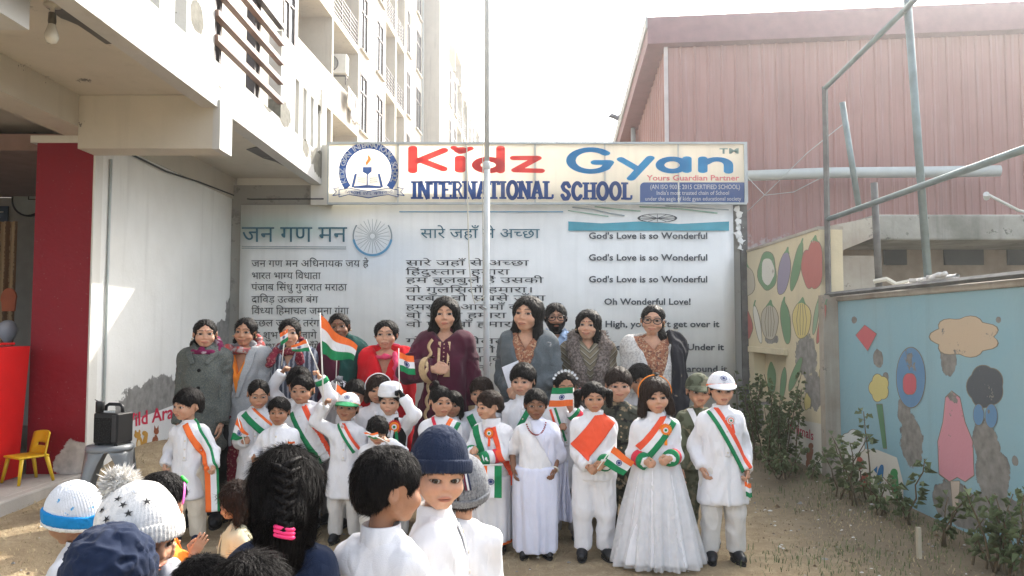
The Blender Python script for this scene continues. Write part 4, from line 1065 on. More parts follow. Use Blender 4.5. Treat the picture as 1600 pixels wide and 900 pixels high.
@wear
def hat_stripes(p):
    M = [mat('stripe_maroon', (.10, .01, .03), .9, .1), mat('stripe_white', (.6, .6, .6), .9, .1), mat('stripe_navy', (.01, .015, .05), .9, .1)]
    f = cap_field(.105, -.02, .14, -.26)
    for i in range(3):
        V = []; 
        for j in range(9):
            t = j / 8
            for s in (0, 1):
                th = -.10 - .085 * (i + s * .8) - .32 * t * .5; ph = .75 - .75 * t
                V.append((math.sin(th) * math.cos(ph) * .75 - .02, math.cos(th) * math.cos(ph) * .9, .12 + math.sin(ph) * .85))
        V = np.array(V, np.float32)
        for _ in range(12):
            d = f(V) - .012; c = np.array([0, .065, .1]); n = V - c; n /= np.linalg.norm(n, axis=1, keepdims=True); V = V - n * (d * .8)[:, None]
        mesh_obj('knit_stripe', to_m(p.Mh, V), [(2 * j, 2 * j + 1, 2 * j + 3, 2 * j + 2) for j in range(8)], M[i], p.root, True)
@wear
def braid(p):
    """french braid down the back of the head and a pink band"""
    n = 13
    for i in range(n):
        b = MB(); t = i / (n - 1); z = .44 - .84 * t; y = .56 + .22 * t ** .7; s = 1 if i % 2 else -1
        b.tube([(s * .20 * (1 - .45 * t), y - .07, z + .07), (s * .09, y + .005, z + .03), (-s * .01, y + .035, z - .03), (-s * .07, y + .01, z - .08), (-s * .08, y - .04, z - .11)], [.03, .048, .052, .042, .02], 9)
        o = b.obj('plait', HAIR, p.root, True); o.data.transform(p.Mh)
        V = np.array([v.co for v in o.data.vertices])
    for k in range(3):
        b = MB(); z = -.42 - .055 * k; b.tube([(.115 * math.cos(a), .77 + .06 * math.sin(a), z + .03 * math.cos(a)) for a in [2 * math.pi * i / 14 for i in range(15)]], .030, 8, cap=False); o = b.obj('hair_band', PINK, p.root, True); o.data.transform(p.Mh)

@wear
def stars(p, m, m2, spots, f):
    """knitted stars on the beanie"""
    for i, (px, py) in enumerate(spots):
        w = W(px, py, p.D - .3); d = (w - Vector((0, 0, CAMZ))).normalized(); o_ = p.Mh.inverted() @ (p.Mi @ w); dd = (p.Mh.inverted().to_3x3() @ (p.Mi.to_3x3() @ d)).normalized()
        q = np.array(o_, np.float32); dv = np.array(dd, np.float32)
        for _ in range(40): q = q + dv * float(f(q[None])[0]) * .8
        c = Vector(q); n = (c - Vector((0, .065, .1))).normalized(); u = n.orthogonal().normalized(); v = n.cross(u); b = MB(); P = []
        for k in range(10): a = math.pi * k / 5 + i; r = .060 if k % 2 == 0 else .022; P.append(c + n * .022 + (u * math.cos(a) + v * math.sin(a)) * r)
        b.add(P + [c + n * .030], [(k, (k + 1) % 10, 10) for k in range(10)]); o = b.obj('star', m2 if i % 3 == 2 else m, p.root, True); o.data.transform(p.Mh)
# ------------------------------------------------------------------ setting: materials
def peelmask(nt, c, axis, blobs, nscale=6., namp=.55, soft=.03):
    """1 where plaster or paint has come off: blobs = (a, z, ra, rz) along the axis and upwards"""
    s = nd(nt, 'ShaderNodeSeparateXYZ'); nt.links.new(c, s.inputs[0]); a = s.outputs[axis]; z = s.outputs[2]; m = None
    for (ca, cz, ra, rz) in blobs:
        x = mth(nt, 'MULTIPLY', mth(nt, 'SUBTRACT', a, ca), 1 / ra); y = mth(nt, 'MULTIPLY', mth(nt, 'SUBTRACT', z, cz), 1 / rz)
        d = mth(nt, 'SQRT', mth(nt, 'ADD', mth(nt, 'MULTIPLY', x, x), mth(nt, 'MULTIPLY', y, y))); m = d if m is None else mth(nt, 'MINIMUM', m, d)
    v = mth(nt, 'ADD', m, mth(nt, 'MULTIPLY', mth(nt, 'SUBTRACT', noise(nt, c, nscale, 6, .65), .5), namp * 2))
    return ramp(nt, v, [(.97 - soft, (1, 1, 1)), (.97 + soft, (0, 0, 0))])
def plaster(name, base, axis=None, blobs=(), under=(.23, .225, .21), dirt=.10, stain=(.42, .40, .33), rough=.85, nscale=6., streak=.25, layers=(), scatter=0.):
    m, nt, b = newmat(name); c = ocoord(nt)
    n = noise(nt, c, 1.6, 6, .6); col = mixc(nt, ramp(nt, n, [(.35, (0, 0, 0)), (.75, (dirt * 3,) * 3)]), base, stain)
    mp = nd(nt, 'ShaderNodeMapping'); mp.inputs['Scale'].default_value = (5, 5, .35); nt.links.new(c, mp.inputs[0])
    col = mixc(nt, ramp(nt, noise(nt, mp.outputs[0], 1.5, 5), [(.55, (0, 0, 0)), (.85, (streak,) * 3)]), col, tuple(v * .55 for v in stain))
    col = mixc(nt, ramp(nt, noise(nt, c, 60, 2), [(.70, (0, 0, 0)), (.76, (.35,) * 3)]), col, under)
    for (lb, lc, amt) in layers:
        k = mth(nt, 'MULTIPLY', peelmask(nt, c, axis, lb, 3.2, 1.25, .06), ramp(nt, noise(nt, c, 9, 5), [(.38, (.25,) * 3), (.56, (1,) * 3)])); col = mixc(nt, mth(nt, 'MULTIPLY', k, amt), col, lc)
    h = mth(nt, 'ADD', mth(nt, 'MULTIPLY', noise(nt, c, 35, 4), .3), noise(nt, c, 7, 4))
    k = None
    if blobs: k = peelmask(nt, c, axis, blobs, nscale)
    if scatter:
        k2 = ramp(nt, noise(nt, c, 4.5, 7, .7), [(scatter, (0, 0, 0)), (scatter + .012, (1, 1, 1))]); k = k2 if k is None else mth(nt, 'MAXIMUM', k, k2)
    if k is not None:
        u = ramp(nt, noise(nt, c, 14, 5), [(.3, tuple(v * .72 for v in under)), (.7, tuple(v * 1.25 for v in under))]); col = mixc(nt, k, col, u); h = mth(nt, 'SUBTRACT', h, mth(nt, 'MULTIPLY', k, 1.2))
    nt.links.new(col, b.inputs['Base Color']); b.inputs['Roughness'].default_value = rough; b.inputs['Specular IOR Level'].default_value = .25
    bump(nt, b, h, .45, .012); MATS[name] = m; return m
def flex(name, col, tl=.45, grad=None):
    m, nt, b = newmat(name); c = ocoord(nt)
    colr = ramp(nt, noise(nt, c, 2.5, 5), [(.3, tuple(v * .93 for v in col)), (.7, tuple(min(1, v * 1.04) for v in col))])
    if grad:
        for (gb, gc, amt) in grad: 
            s = nd(nt, 'ShaderNodeSeparateXYZ'); nt.links.new(c, s.inputs[0]); mm = None
            for (ca, cz, ra, rz) in gb:
                x = mth(nt, 'MULTIPLY', mth(nt, 'SUBTRACT', s.outputs[0], ca), 1 / ra); y = mth(nt, 'MULTIPLY', mth(nt, 'SUBTRACT', s.outputs[2], cz), 1 / rz)
                d = mth(nt, 'SQRT', mth(nt, 'ADD', mth(nt, 'MULTIPLY', x, x), mth(nt, 'MULTIPLY', y, y))); mm = d if mm is None else mth(nt, 'MINIMUM', mm, d)
            colr = mixc(nt, ramp(nt, mm, [(.2, (amt,) * 3), (1., (0, 0, 0))]), colr, gc)
    mp = nd(nt, 'ShaderNodeMapping'); mp.inputs['Scale'].default_value = (9, 9, .5); nt.links.new(c, mp.inputs[0])
    colr = mixc(nt, ramp(nt, noise(nt, mp.outputs[0], 1.3, 5), [(.5, (0, 0, 0)), (.9, (.22,) * 3)]), colr, (.30, .31, .28))
    nt.links.new(colr, b.inputs['Base Color']); b.inputs['Roughness'].default_value = .45; b.inputs['Specular IOR Level'].default_value = .3
    bump(nt, b, noise(nt, c, 3.5, 3), .12, .03)
    if tl:
        t = nd(nt, 'ShaderNodeBsdfTranslucent'); nt.links.new(colr, t.inputs[0]); mx = nd(nt, 'ShaderNodeMixShader'); mx.inputs[0].default_value = tl
        nt.links.new(b.outputs[0], mx.inputs[1]); nt.links.new(t.outputs[0], mx.inputs[2]); nt.links.new(mx.outputs[0], nt.nodes['Material Output'].inputs[0])
    MATS[name] = m; return m
def WXs(lst, X):
    """photo ellipses on the plane x = X as (y, z, ry, rz)"""
    o = []
    for (px, py, rx, ry) in lst:
        c = WX(px, py, X); e = WX(px + rx, py, X); t = WX(px, py - ry, X); o.append((c.y, c.z, abs(e.y - c.y) + 1e-3, abs(t.z - c.z)))
    return o
LWX, PARX, RWX, YWX, BAND, SGND = -3.47, -2.34, 3.0, 2.88, 9.05, 8.93
M_LWALL = plaster('wall_white', (.76, .76, .72), 1, WXs([(236, 626, 46, 30), (252, 612, 30, 26), (364, 490, 12, 34), (352, 520, 16, 20), (100, 715, 16, 22)], LWX), dirt=.08, nscale=9)
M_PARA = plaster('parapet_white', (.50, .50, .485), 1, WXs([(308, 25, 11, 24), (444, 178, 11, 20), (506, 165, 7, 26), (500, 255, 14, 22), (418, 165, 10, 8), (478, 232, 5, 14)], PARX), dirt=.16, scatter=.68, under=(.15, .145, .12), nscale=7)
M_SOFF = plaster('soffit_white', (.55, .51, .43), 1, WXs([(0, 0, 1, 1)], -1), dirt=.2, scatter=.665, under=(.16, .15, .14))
M_WHITE = plaster('plaster_white', (.66, .65, .60), dirt=.08)
M_APT = plaster('apartment_cream', (.50, .47, .405), dirt=.16, streak=.6, stain=(.36, .34, .30))
M_RED = plaster('pillar_red', (.24, .006, .016), 0, [( -3.55, .36, .16, .17)], under=(.5, .48, .44), stain=(.12, .01, .015), dirt=.05, streak=.1, rough=.5, nscale=8)
M_CONC = plaster('platform_concrete', (.36, .34, .31), stain=(.25, .23, .20), dirt=.2)
M_MOSS = plaster('mossy_concrete', (.34, .335, .30), stain=(.10, .105, .085), dirt=.3, streak=.8, scatter=.62, under=(.15, .15, .13))
M_RUIN = plaster('ruin_plaster', (.44, .41, .35), stain=(.25, .20, .15), dirt=.3, streak=.6, scatter=.62, under=(.24, .22, .19))
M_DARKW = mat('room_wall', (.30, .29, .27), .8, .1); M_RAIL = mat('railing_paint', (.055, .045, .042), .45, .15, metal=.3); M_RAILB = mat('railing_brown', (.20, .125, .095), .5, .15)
M_FRAME = mat('window_frame_brown', (.055, .035, .028), .5, .1); M_STEEL = mat('grey_steel', (.17, .22, .225), .5, .2, 8, metal=.4); M_GALV = mat('galvanised_pole', (.50, .52, .51), .55, .10, 7)
M_RUST = mat('rusty_steel', (.12, .12, .115), .7, .35, 9, metal=.2); M_PVC = mat('grey_pvc', (.42, .46, .45), .5, .06); M_CABLE = mat('black_cable', (.02, .02, .02), .6, .1); M_ROPE = mat('pale_rope', (.55, .53, .45), .9, .1)
def glass_mat():
    m, nt, b = newmat('window_glass'); c = ocoord(nt); nt.links.new(ramp(nt, noise(nt, c, .8, 3), [(.3, (.05, .055, .06)), (.7, (.13, .14, .15))]), b.inputs['Base Color']); b.inputs['Roughness'].default_value = .12; b.inputs['Specular IOR Level'].default_value = .6; return m
M_GLASS = glass_mat()
# ------------------------------------------------------------------ ground and sky dome stays the world
def ground():
    xs = np.concatenate([[-40, -16], np.arange(-8, 8.01, .16), [16, 40]]); ys = np.concatenate([[-12, -4], np.arange(0, 12.01, .16), [14, 20, 40, 90]])
    X, Y = np.meshgrid(xs, ys, indexing='ij'); Z = ground_z(X, Y) * (np.abs(X) < 9) + .015 * (vnoise(np.stack([X.ravel() * 3, Y.ravel() * 3, 0 * X.ravel()], 1)).reshape(X.shape) - .5)
    nx, ny = X.shape; i = np.arange(nx * ny).reshape(nx, ny); Q = np.stack([i[:-1, :-1], i[1:, :-1], i[1:, 1:], i[:-1, 1:]], -1).reshape(-1, 4)
    m, nt, b = newmat('dry_sandy_ground'); c = ocoord(nt)
    n1 = noise(nt, c, 1.3, 6, .65); n2 = noise(nt, c, 9, 6, .7); n3 = noise(nt, c, 70, 4, .7)
    col = ramp(nt, n1, [(.3, (.41, .315, .195)), (.5, (.50, .395, .25)), (.7, (.56, .455, .31))])
    col = mixc(nt, ramp(nt, n2, [(.42, (.7,) * 3), (.62, (0,) * 3)]), col, (.33, .25, .155))
    col = mixc(nt, ramp(nt, n3, [(.35, (.55,) * 3), (.6, (0,) * 3)]), col, (.29, .22, .14))
    s = nd(nt, 'ShaderNodeSeparateXYZ'); nt.links.new(c, s.inputs[0])
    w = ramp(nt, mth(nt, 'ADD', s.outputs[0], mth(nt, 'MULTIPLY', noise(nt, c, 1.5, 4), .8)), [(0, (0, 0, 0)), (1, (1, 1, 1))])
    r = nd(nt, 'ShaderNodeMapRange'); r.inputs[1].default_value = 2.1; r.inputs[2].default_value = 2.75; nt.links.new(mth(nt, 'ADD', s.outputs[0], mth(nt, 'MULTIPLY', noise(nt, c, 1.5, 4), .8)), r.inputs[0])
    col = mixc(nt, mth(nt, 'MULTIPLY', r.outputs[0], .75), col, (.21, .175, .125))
    nt.links.new(col, b.inputs['Base Color']); b.inputs['Roughness'].default_value = .95; b.inputs['Specular IOR Level'].default_value = .1
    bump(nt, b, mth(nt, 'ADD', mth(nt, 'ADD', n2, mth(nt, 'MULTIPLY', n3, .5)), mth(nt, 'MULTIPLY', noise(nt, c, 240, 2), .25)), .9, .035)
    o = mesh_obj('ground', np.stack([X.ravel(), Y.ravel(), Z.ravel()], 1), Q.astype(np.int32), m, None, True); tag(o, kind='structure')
ground()
def blades(name, label, n, reg, hgt, wid, m, lean=.8, seed=0, dens=None, grp=None):
    g = np.random.default_rng(seed); x = g.uniform(reg[0], reg[1], n); y = g.uniform(reg[2], reg[3], n)
    if dens is not None:
        k = dens(x, y) > g.uniform(0, 1, n); x, y = x[k], y[k]; n = len(x)
    z = ground_z(x, y) + .003; a = g.uniform(0, 2 * np.pi, n); h = hgt * g.uniform(.4, 1.3, n); l = lean * g.uniform(.2, 1.2, n); w = wid * g.uniform(.6, 1.3, n)
    b = np.stack([x, y, z], 1); d = np.stack([np.cos(a), np.sin(a), 0 * a], 1); s = np.stack([-np.sin(a), np.cos(a), 0 * a], 1) * w[:, None]
    up = np.array([0, 0, 1.]); mid = b + d * (h * l * .35)[:, None] + up * (h * .62)[:, None]; tip = b + d * (h * l)[:, None] + up * (h * np.clip(1.05 - .45 * l, .1, 1))[:, None]
    V = np.stack([b - s, b + s, mid + s * .7, mid - s * .7, tip], 1).reshape(-1, 3); k = (np.arange(n) * 5)[:, None, None]
    T = (k + np.array([[0, 1, 2], [0, 2, 3], [3, 2, 4]])[None]).reshape(-1, 3)
    o = mesh_obj(name, V, T.astype(np.int32), m, None, False); tag(o, label, 'grass', grp, 'stuff'); return o
M_DRY = mat('dry_grass_blade', (.44, .35, .20), .9, .35, 3, bst=0); M_GRN = mat('weed_blade', (.12, .15, .06), .8, .4, 3, bst=0); M_TURF = mat('turf_blade', (.02, .13, .05), .7, .3, 5, bst=0)
nz2 = lambda x, y, s: vnoise(np.stack([x * s, y * s, 0 * x + 5], 1))
blades('dry_grass', 'short trampled dry grass scattered over the sandy ground', 45000, (-3.6, 2.9, 1.6, 9), .022, .0022, M_DRY, 1.3, 1, lambda x, y: np.clip(nz2(x, y, 1.4) * 1.9 - .35, .05, 1))
blades('green_grass', 'thin strip of green weeds along the foot of the painted wall', 9000, (1.3, 2.95, 2.2, 8.8), .045, .0026, M_GRN, .9, 2, lambda x, y: np.clip((x - 1.25 - .35 * nz2(x, y, 2)) / .5, 0, 1) * np.clip(nz2(x, y, 1.7) * 2.4 - .75, 0, 1))
def litter():
    g = np.random.default_rng(11); V = []; Fc = []; mi = []
    for i in range(900):
        x = g.uniform(-3.4, 2.95); y = g.uniform(1.8, 8.6)
        if g.random() < .5: x = g.uniform(1.7, 2.95)
        z = gz(x, y) + .004; r = g.uniform(.005, .016) * (1.8 if g.random() < .12 else 1); n = len(V); k = g.integers(0, 4); a0 = g.uniform(0, 6)
        for j in range(5): a = a0 + 1.256 * j; rr = r * g.uniform(.7, 1.2); V.append((x + rr * math.cos(a), y + rr * math.sin(a) * .8, z))
        V.append((x, y, z + r * g.uniform(.3, .8))); Fc += [(n + j, n + (j + 1) % 5, n + 5) for j in range(5)]; mi += [int(k)] * 5
    o = mesh_obj('pebbles', V, Fc, [mat('pebble_grey', (.26, .25, .23)), mat('pebble_brown', (.17, .12, .08)), mat('paper_scrap', (.62, .60, .56)), mat('dead_leaf', (.13, .085, .045))], None, False, mi); tag(o, 'pebbles, dead leaves and paper scraps strewn over the ground', 'litter', None, 'stuff')
litter()
b = MB(); c0 = [W(8, 900, 2.15), W(112, 900, 2.15), W(98, 868, 2.35), W(30, 868, 2.42)]
b.poly([(-2.3, 1.7, 0.012), (-1.15, 1.7, 0.012), (-1.28, 2.75, 0.012), (-2.35, 2.75, .012)], (0, 0, .01)); tm = b.obj('turf_mat', M_TURF); tag(tm, 'corner of a green artificial turf mat, bottom left', 'mat')
o = blades('turf_pile', 'x', 9000, (-2.25, -1.2, 1.75, 2.72), .022, .0025, M_TURF, .6, 4); o.parent = tm; del o['label']; del o['category']
# ------------------------------------------------------------------ the school building on the left
sb = thing('school_building', 'worn white school building with red pillar and overhanging balcony, left', 'building', (0, 0, 0))
def part(mb, name, m, parent, bevel=0, smooth=False): return mb.obj(name, m, parent, smooth, bevel)
part(MB().box((-3.95, 6.08, .0), (LWX, 6.19, 3.03)), 'pillar', M_RED, sb)
part(MB().box((-4.0, 6.065, 2.985), (LWX + .015, 6.21, 3.045)), 'pillar_cap', M_WHITE, sb)
part(MB().box((-3.72, 6.192, -.1), (LWX + .002, 9.3, 3.299)), 'wall', M_LWALL, sb)
part(MB().box((LWX - .002, 6.068, .0), (LWX + .012, 6.188, 3.02)), 'wall_edge', M_WHITE, sb)
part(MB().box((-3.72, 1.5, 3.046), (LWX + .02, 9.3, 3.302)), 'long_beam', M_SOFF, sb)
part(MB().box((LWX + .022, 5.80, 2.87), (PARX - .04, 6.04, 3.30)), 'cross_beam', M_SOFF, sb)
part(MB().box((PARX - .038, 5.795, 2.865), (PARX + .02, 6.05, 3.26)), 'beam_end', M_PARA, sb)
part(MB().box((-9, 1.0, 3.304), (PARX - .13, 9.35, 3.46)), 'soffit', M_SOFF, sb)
def WZ(px, py, z):
    u = (px - 800) / FPX; v = (450 - py) / FPX; d = Vector((u, math.cos(TILT) - v * math.sin(TILT), math.sin(TILT) + v * math.cos(TILT))); s = (z - CAMZ) / d.z; return Vector((d.x * s, d.y * s, z))
M_BARE = plaster('bare_concrete', (.13, .125, .115), stain=(.07, .065, .06), dirt=.3, scatter=.6, under=(.22, .21, .19))
for pts in ([(72, 10), (88, 12), (105, 9), (124, 22), (140, 33), (152, 40), (166, 52), (188, 66), (166, 68), (154, 60), (140, 50), (122, 38), (106, 31), (95, 27)], [(385, 233), (400, 229), (418, 236), (436, 241), (452, 249), (444, 259), (430, 252), (412, 247)], [(440, 296), (470, 288), (492, 296), (488, 305), (462, 309), (446, 304)]):
    b = MB(); b.poly([WZ(x, y, 3.303) for x, y in pts], (0, 0, -.006)); part(b, 'bare_patch', M_BARE, sb)
part(MB().box((-3.0, 2.3, 3.05), (-2.6, 3.9, 3.303)), 'drop_beam', M_PARA, sb)
pw = MB(); x0, x1 = PARX - .13, PARX
slots = [(4.55, 4.80), (5.02, 5.20), (7.86, 8.0), (8.16, 8.30), (8.47, 8.60), (8.78, 8.92)]
def wallrun(y0, y1, z0, z1, sl, s0=3.56, s1=4.15):
    pw.box((x0, y0, z0), (x1, y1, s0)); pw.box((x0, y0, s1), (x1, y1, z1)); y = y0
    for a, c in sl: pw.box((x0, y, s0), (x1, a, s1)); y = c
    pw.box((x0, y, s0), (x1, y1, s1))
wallrun(1.0, 5.70, 3.2, 5.2, slots[:2]); pw.box((x0, 5.70, 3.2), (x1, 7.37, 3.56)); wallrun(7.37, 8.45, 3.2, 4.47, slots[2:4] + [(8.40, 8.40)]); wallrun(8.45, 8.998, 3.2, 4.40, [(8.47, 8.60), (8.78, 8.92)])
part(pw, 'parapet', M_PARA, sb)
part(MB().box((x0, 9.0, 3.21), (x1, 9.2, 4.40)), 'end_post', M_WHITE, sb); part(MB().box((x0, 9.0, 2.955), (-2.21, 9.06, 3.70)), 'sun_block_plate', M_WHITE, sb)  # the plate is added behind the sign's edge to stop sunlight leaking through
rl = thing('balcony_railing', 'brown horizontal bar railing in the balcony opening', 'railing', (0, 0, 0))
for z in (3.73, 3.93, 4.13, 4.33, 4.50):
    part(MB().box((PARX - .03, 5.70, z - .024), (PARX + .03, 7.37, z + .024)), 'rail', M_RAILB if z < 4.4 else M_RAIL, rl)
for y in (5.80, 5.91, 6.72, 6.83):
    part(MB().box((PARX - .115, y - .02, 3.555), (PARX - .035, y + .02, 5.0)), 'post', M_RAIL, rl)
part(MB().box((-4.8, 5.0, 3.47), (-4.6, 9.35, 7.5)), 'upper_wall', M_APT, sb)
# ceiling bulb
bl = thing('light_bulb', 'unlit light bulb hanging below the porch ceiling', 'lamp', W(80, 75, 4.15)); bz = 3.303 - bl.location.z
b = MB(); b.lathe([(.0, bz), (.045, bz), (.045, bz - .012), (.012, bz - .02), (.012, bz - .05)], 12); part(b, 'ceiling_rose', M_SOFF, bl, smooth=True)
b = MB(); b.lathe([(.0, bz - .045), (.019, bz - .05), (.022, bz - .10), (.018, bz - .12)], 12); part(b, 'holder', mat('bulb_holder', (.08, .07, .05), .4), bl, smooth=True)
b = MB(); b.lathe([(.018, bz - .115), (.024, bz - .14), (.036, bz - .175), (.037, bz - .20), (.024, bz - .225), (0, bz - .232)], 16); part(b, 'bulb', mat('bulb_glass', (.55, .53, .46), .15, .05, bst=0), bl, smooth=True)
# cable and conduit on the wall
def cable(name, label, pts, r, m, cat, n=6):
    b = MB(); base = Vector(pts[0]); b.tube([Vector(p) - base for p in pts], r, n); o = b.obj(name, m, None, True); o.location = base; tag(o, label, cat); return o
cable('wall_cable', 'black cable drooping along the top of the white wall', [WX(143, 212, LWX + .02), WX(175, 228, LWX + .03), WX(215, 246, LWX + .03), WX(260, 268, LWX + .03), WX(310, 284, LWX + .03), WX(375, 309, LWX + .02), (-3.2, 8.98, 3.02), (-2.3, 8.95, 3.02)], .009, M_CABLE, 'cable')
cable('wall_conduit', 'thin pale conduit pipe running down the white wall beside the pillar', [(LWX + .016, 6.30, .2), (LWX + .016, 6.30, 1.6), (LWX + .016, 6.30, 2.9)], .011, M_PVC, 'pipe')
cable('ceiling_hook', 'short dark wire stub hanging from the balcony underside', [W(352, 200, 6.6), W(362, 203, 6.6)], .012, M_CABLE, 'wire')
# platform
pf = thing('platform', 'low concrete platform in front of the dark room, left', 'platform', (0, 0, 0))
part(MB().box((-9, 1.0, -.1), (-3.56, 9.3, .262)), 'slab', M_CONC, pf, .012)
part(MB().box((-3.558, 1.0, -.1), (-3.47, 6.07, .268)), 'kerb', M_CONC, pf, .015)
# dark room behind the pillar
rm = thing('back_room', 'dim open classroom behind the red pillar', 'room', (0, 0, 0))
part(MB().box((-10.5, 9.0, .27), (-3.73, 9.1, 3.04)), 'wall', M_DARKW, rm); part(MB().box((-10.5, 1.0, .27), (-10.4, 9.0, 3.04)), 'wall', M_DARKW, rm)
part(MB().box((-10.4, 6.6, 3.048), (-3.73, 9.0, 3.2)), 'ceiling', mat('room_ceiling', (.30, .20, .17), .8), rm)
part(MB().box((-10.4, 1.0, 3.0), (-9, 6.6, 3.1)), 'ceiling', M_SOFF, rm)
ck = thing('wall_clock', 'round wall clock half hidden behind the red pillar', 'clock', W(46, 312, 8.95))
b = MB(); b.lathe([(.19, 0), (.21, -.02), (.21, .02), (.19, .03)], 28); o = part(b, 'rim', M_CABLE, ck, smooth=True); o.matrix_local = Matrix.Rotation(R(90), 4, 'X')
b = MB(); b.poly([(.19 * math.cos(a), -.012, .19 * math.sin(a)) for a in [2 * math.pi * i / 28 for i in range(28)]], (0, .01, 0)); part(b, 'face', mat('clock_face', (.35, .38, .36), .5), ck)
b = MB(); b.box((-.006, -.02, 0), (.006, -.016, .13)); b.box((0, -.024, -.006), (.09, -.021, .006)); part(b, 'hands', M_CABLE, ck)
nb = thing('wall_sign', 'small dark blue plaque on the dim classroom wall', 'sign', W(2, 335, 8.98)); part(MB().box((-.09, -.02, -.10), (.09, .0, .10)), 'plate', mat('plaque_blue', (.02, .05, .10), .4), nb)
part(MB().box((-.06, -.024, -.05), (.0, -.021, -.035)), 'lettering', mat('plaque_white', (.5, .5, .5)), nb); part(MB().box((-.06, -.024, .02), (.04, -.021, .035)), 'lettering', mat('plaque_white', (.5, .5, .5)), nb)
lm = thing('wall_lamp', 'dark spotlight bracket on the classroom wall', 'lamp', W(20, 292, 8.9)); b = MB(); b.tube([(-.4, 0, .06), (.25, 0, .05)], .02); part(b, 'arm', M_CABLE, lm); b = MB(); b.lathe([(0, -.1), (.07, -.06), (.05, .03), (0, .05)], 12); part(b, 'shade', M_CABLE, lm, smooth=True)
M_CURT = pattern('curtain_bronze', (.16, .09, .045), [(.34, .24, .14)], 7, .5, kind='stripe')
n = 40; V = []; Fc = []; c0 = W(-6, 480, 7.2)
for j in range(2):
    for i in range(n + 1): V.append((-.42 + .60 * i / n, .03 * math.sin(i * 1.1), (-1.9 if j == 0 else .39)))
cu = mesh_obj('curtain', V, [(i, i + 1, n + 2 + i, n + 1 + i) for i in range(n)], M_CURT, None, True, loc=(c0.x, c0.y, 2.10)); tag(cu, 'bronze striped curtain hanging at the left edge of the classroom', 'curtain')
kc = thing('wooden_cutout', 'orange rounded board shape hung before the curtain', 'decoration', W(13, 468, 7.0)); b = MB(); pts = [(.075 * math.cos(a) * (1 if math.sin(a) > 0 else .9), 0, .11 * math.sin(a) if math.sin(a) > -.3 else -.11) for a in [2 * math.pi * i / 24 for i in range(24)]]; b.poly(pts, (0, .02, 0)); part(b, 'board', mat('orange_board', (.40, .09, .03), .6), kc)
bn = thing('balloon', 'pale grey balloon above the red lectern', 'balloon', W(12, 517, 6.6)); b = MB(); b.lathe([(0, -.115), (.03, -.10), (.065, -.04), (.078, .02), (.06, .07), (.03, .092), (0, .098)], 18); part(b, 'skin', mat('balloon_grey', (.42, .44, .50), .3, .05, bst=0), bn, smooth=True); b = MB(); b.lathe([(0, -.11), (.014, -.128), (0, -.128)], 8); part(b, 'knot', mat('balloon_grey', (.42, .44, .50)), bn)
# red lectern
ld = thing('lectern', 'bright red lectern narrowing to its foot on the platform', 'lectern', (-4.46, 5.75, .262)); M_LR = mat('lectern_red', (.62, .012, .012), .35, .06)
b = MB(); V = [(-.5, -.3, 0), (.52, -.3, 0), (.52, .22, 0), (-.5, .22, 0), (-.6, -.34, 1.06), (.57, -.34, 1.04), (.57, .24, 1.04), (-.6, .24, 1.06)]; b.add(V, [(0, 3, 2, 1), (4, 5, 6, 7), (0, 1, 5, 4), (1, 2, 6, 5), (2, 3, 7, 6), (3, 0, 4, 7)]); part(b, 'body', M_LR, ld, .006)
part(MB().box((-.50, -.26, 1.052), (.50, .16, 1.07)), 'top', M_LR, ld, .004)
# yellow chair
yc = thing('chair', 'small yellow plastic chair between the lectern and the red pillar', 'chair', (-3.74, 5.78, .264), R(-30)); yc.scale = (.74, .74, .78); M_Y = mat('yellow_plastic', (.60, .38, .012), .35, .06, bst=0)
b = MB(); V = []; Fc = []
for j in range(9):
    t = j / 8
    for i in range(9):
        s = i / 8 * 2 - 1; V.append((s * (.155 - .01 * t), .11 + .05 * t + .035 * s * s * -1, .25 + .24 * t - .02 * s * s * (t > .9)))
Fc = [(j * 9 + i, j * 9 + i + 1, j * 9 + i + 10, j * 9 + i + 9) for j in range(8) for i in range(8) if not (2 <= i <= 5 and j == 3)]
o = mesh_obj('backrest', V, Fc, M_Y, yc, True); o.modifiers.new('thickness', 'SOLIDIFY').thickness = .014
b = MB(); b.box((-.155, -.17, .245), (.155, .13, .265)); part(b, 'seat', M_Y, yc, .008)
for sx, sy in ((-1, -1), (1, -1), (-1, 1), (1, 1)):
    b = MB(); b.tube([(sx * .13, sy * .12 - .01, .25), (sx * .165, sy * .17, .0)], [.022, .015], 8); part(b, 'leg', M_Y, yc, smooth=True)
# grey stool and speaker
sx_, sy_ = W(172, 700, 5.45).x, 5.45; sg = gz(sx_, sy_); st = thing('stool', 'grey plastic stool with splayed legs carrying a black speaker', 'stool', (sx_, sy_, sg), R(20)); M_G = mat('stool_grey', (.20, .215, .225), .38, .06, bst=0); hs_ = W(172, 694, 5.45).z - sg
b = MB(); b.lathe([(0, hs_), (.145, hs_), (.158, hs_ - .008), (.162, hs_ - .03), (.155, hs_ - .045), (.0, hs_ - .035)], 4 * 8, sx=1, sy=1); part(b, 'seat', M_G, st, smooth=True)
for k in range(4):
    a = math.pi / 4 + k * math.pi / 2; ca, sa = math.cos(a), math.sin(a); V = []
    for j in range(9):
        t = j / 8; rr = .135 + .10 * t + .02 * math.sin(t * 3.1); w = .055 * (1 - .45 * t) + .05 * (1 - t) ** 3; z = hs_ - .02 - (hs_ - .02) * t
        for s in (-1, 0, 1): V.append((ca * (rr - .03 * abs(s)) - sa * s * w, sa * (rr - .03 * abs(s)) + ca * s * w, z))
    o = mesh_obj('leg', V, [(j * 3 + i, j * 3 + i + 1, j * 3 + i + 4, j * 3 + i + 3) for j in range(8) for i in range(2)], M_G, st, True); o.modifiers.new('thickness', 'SOLIDIFY').thickness = .012
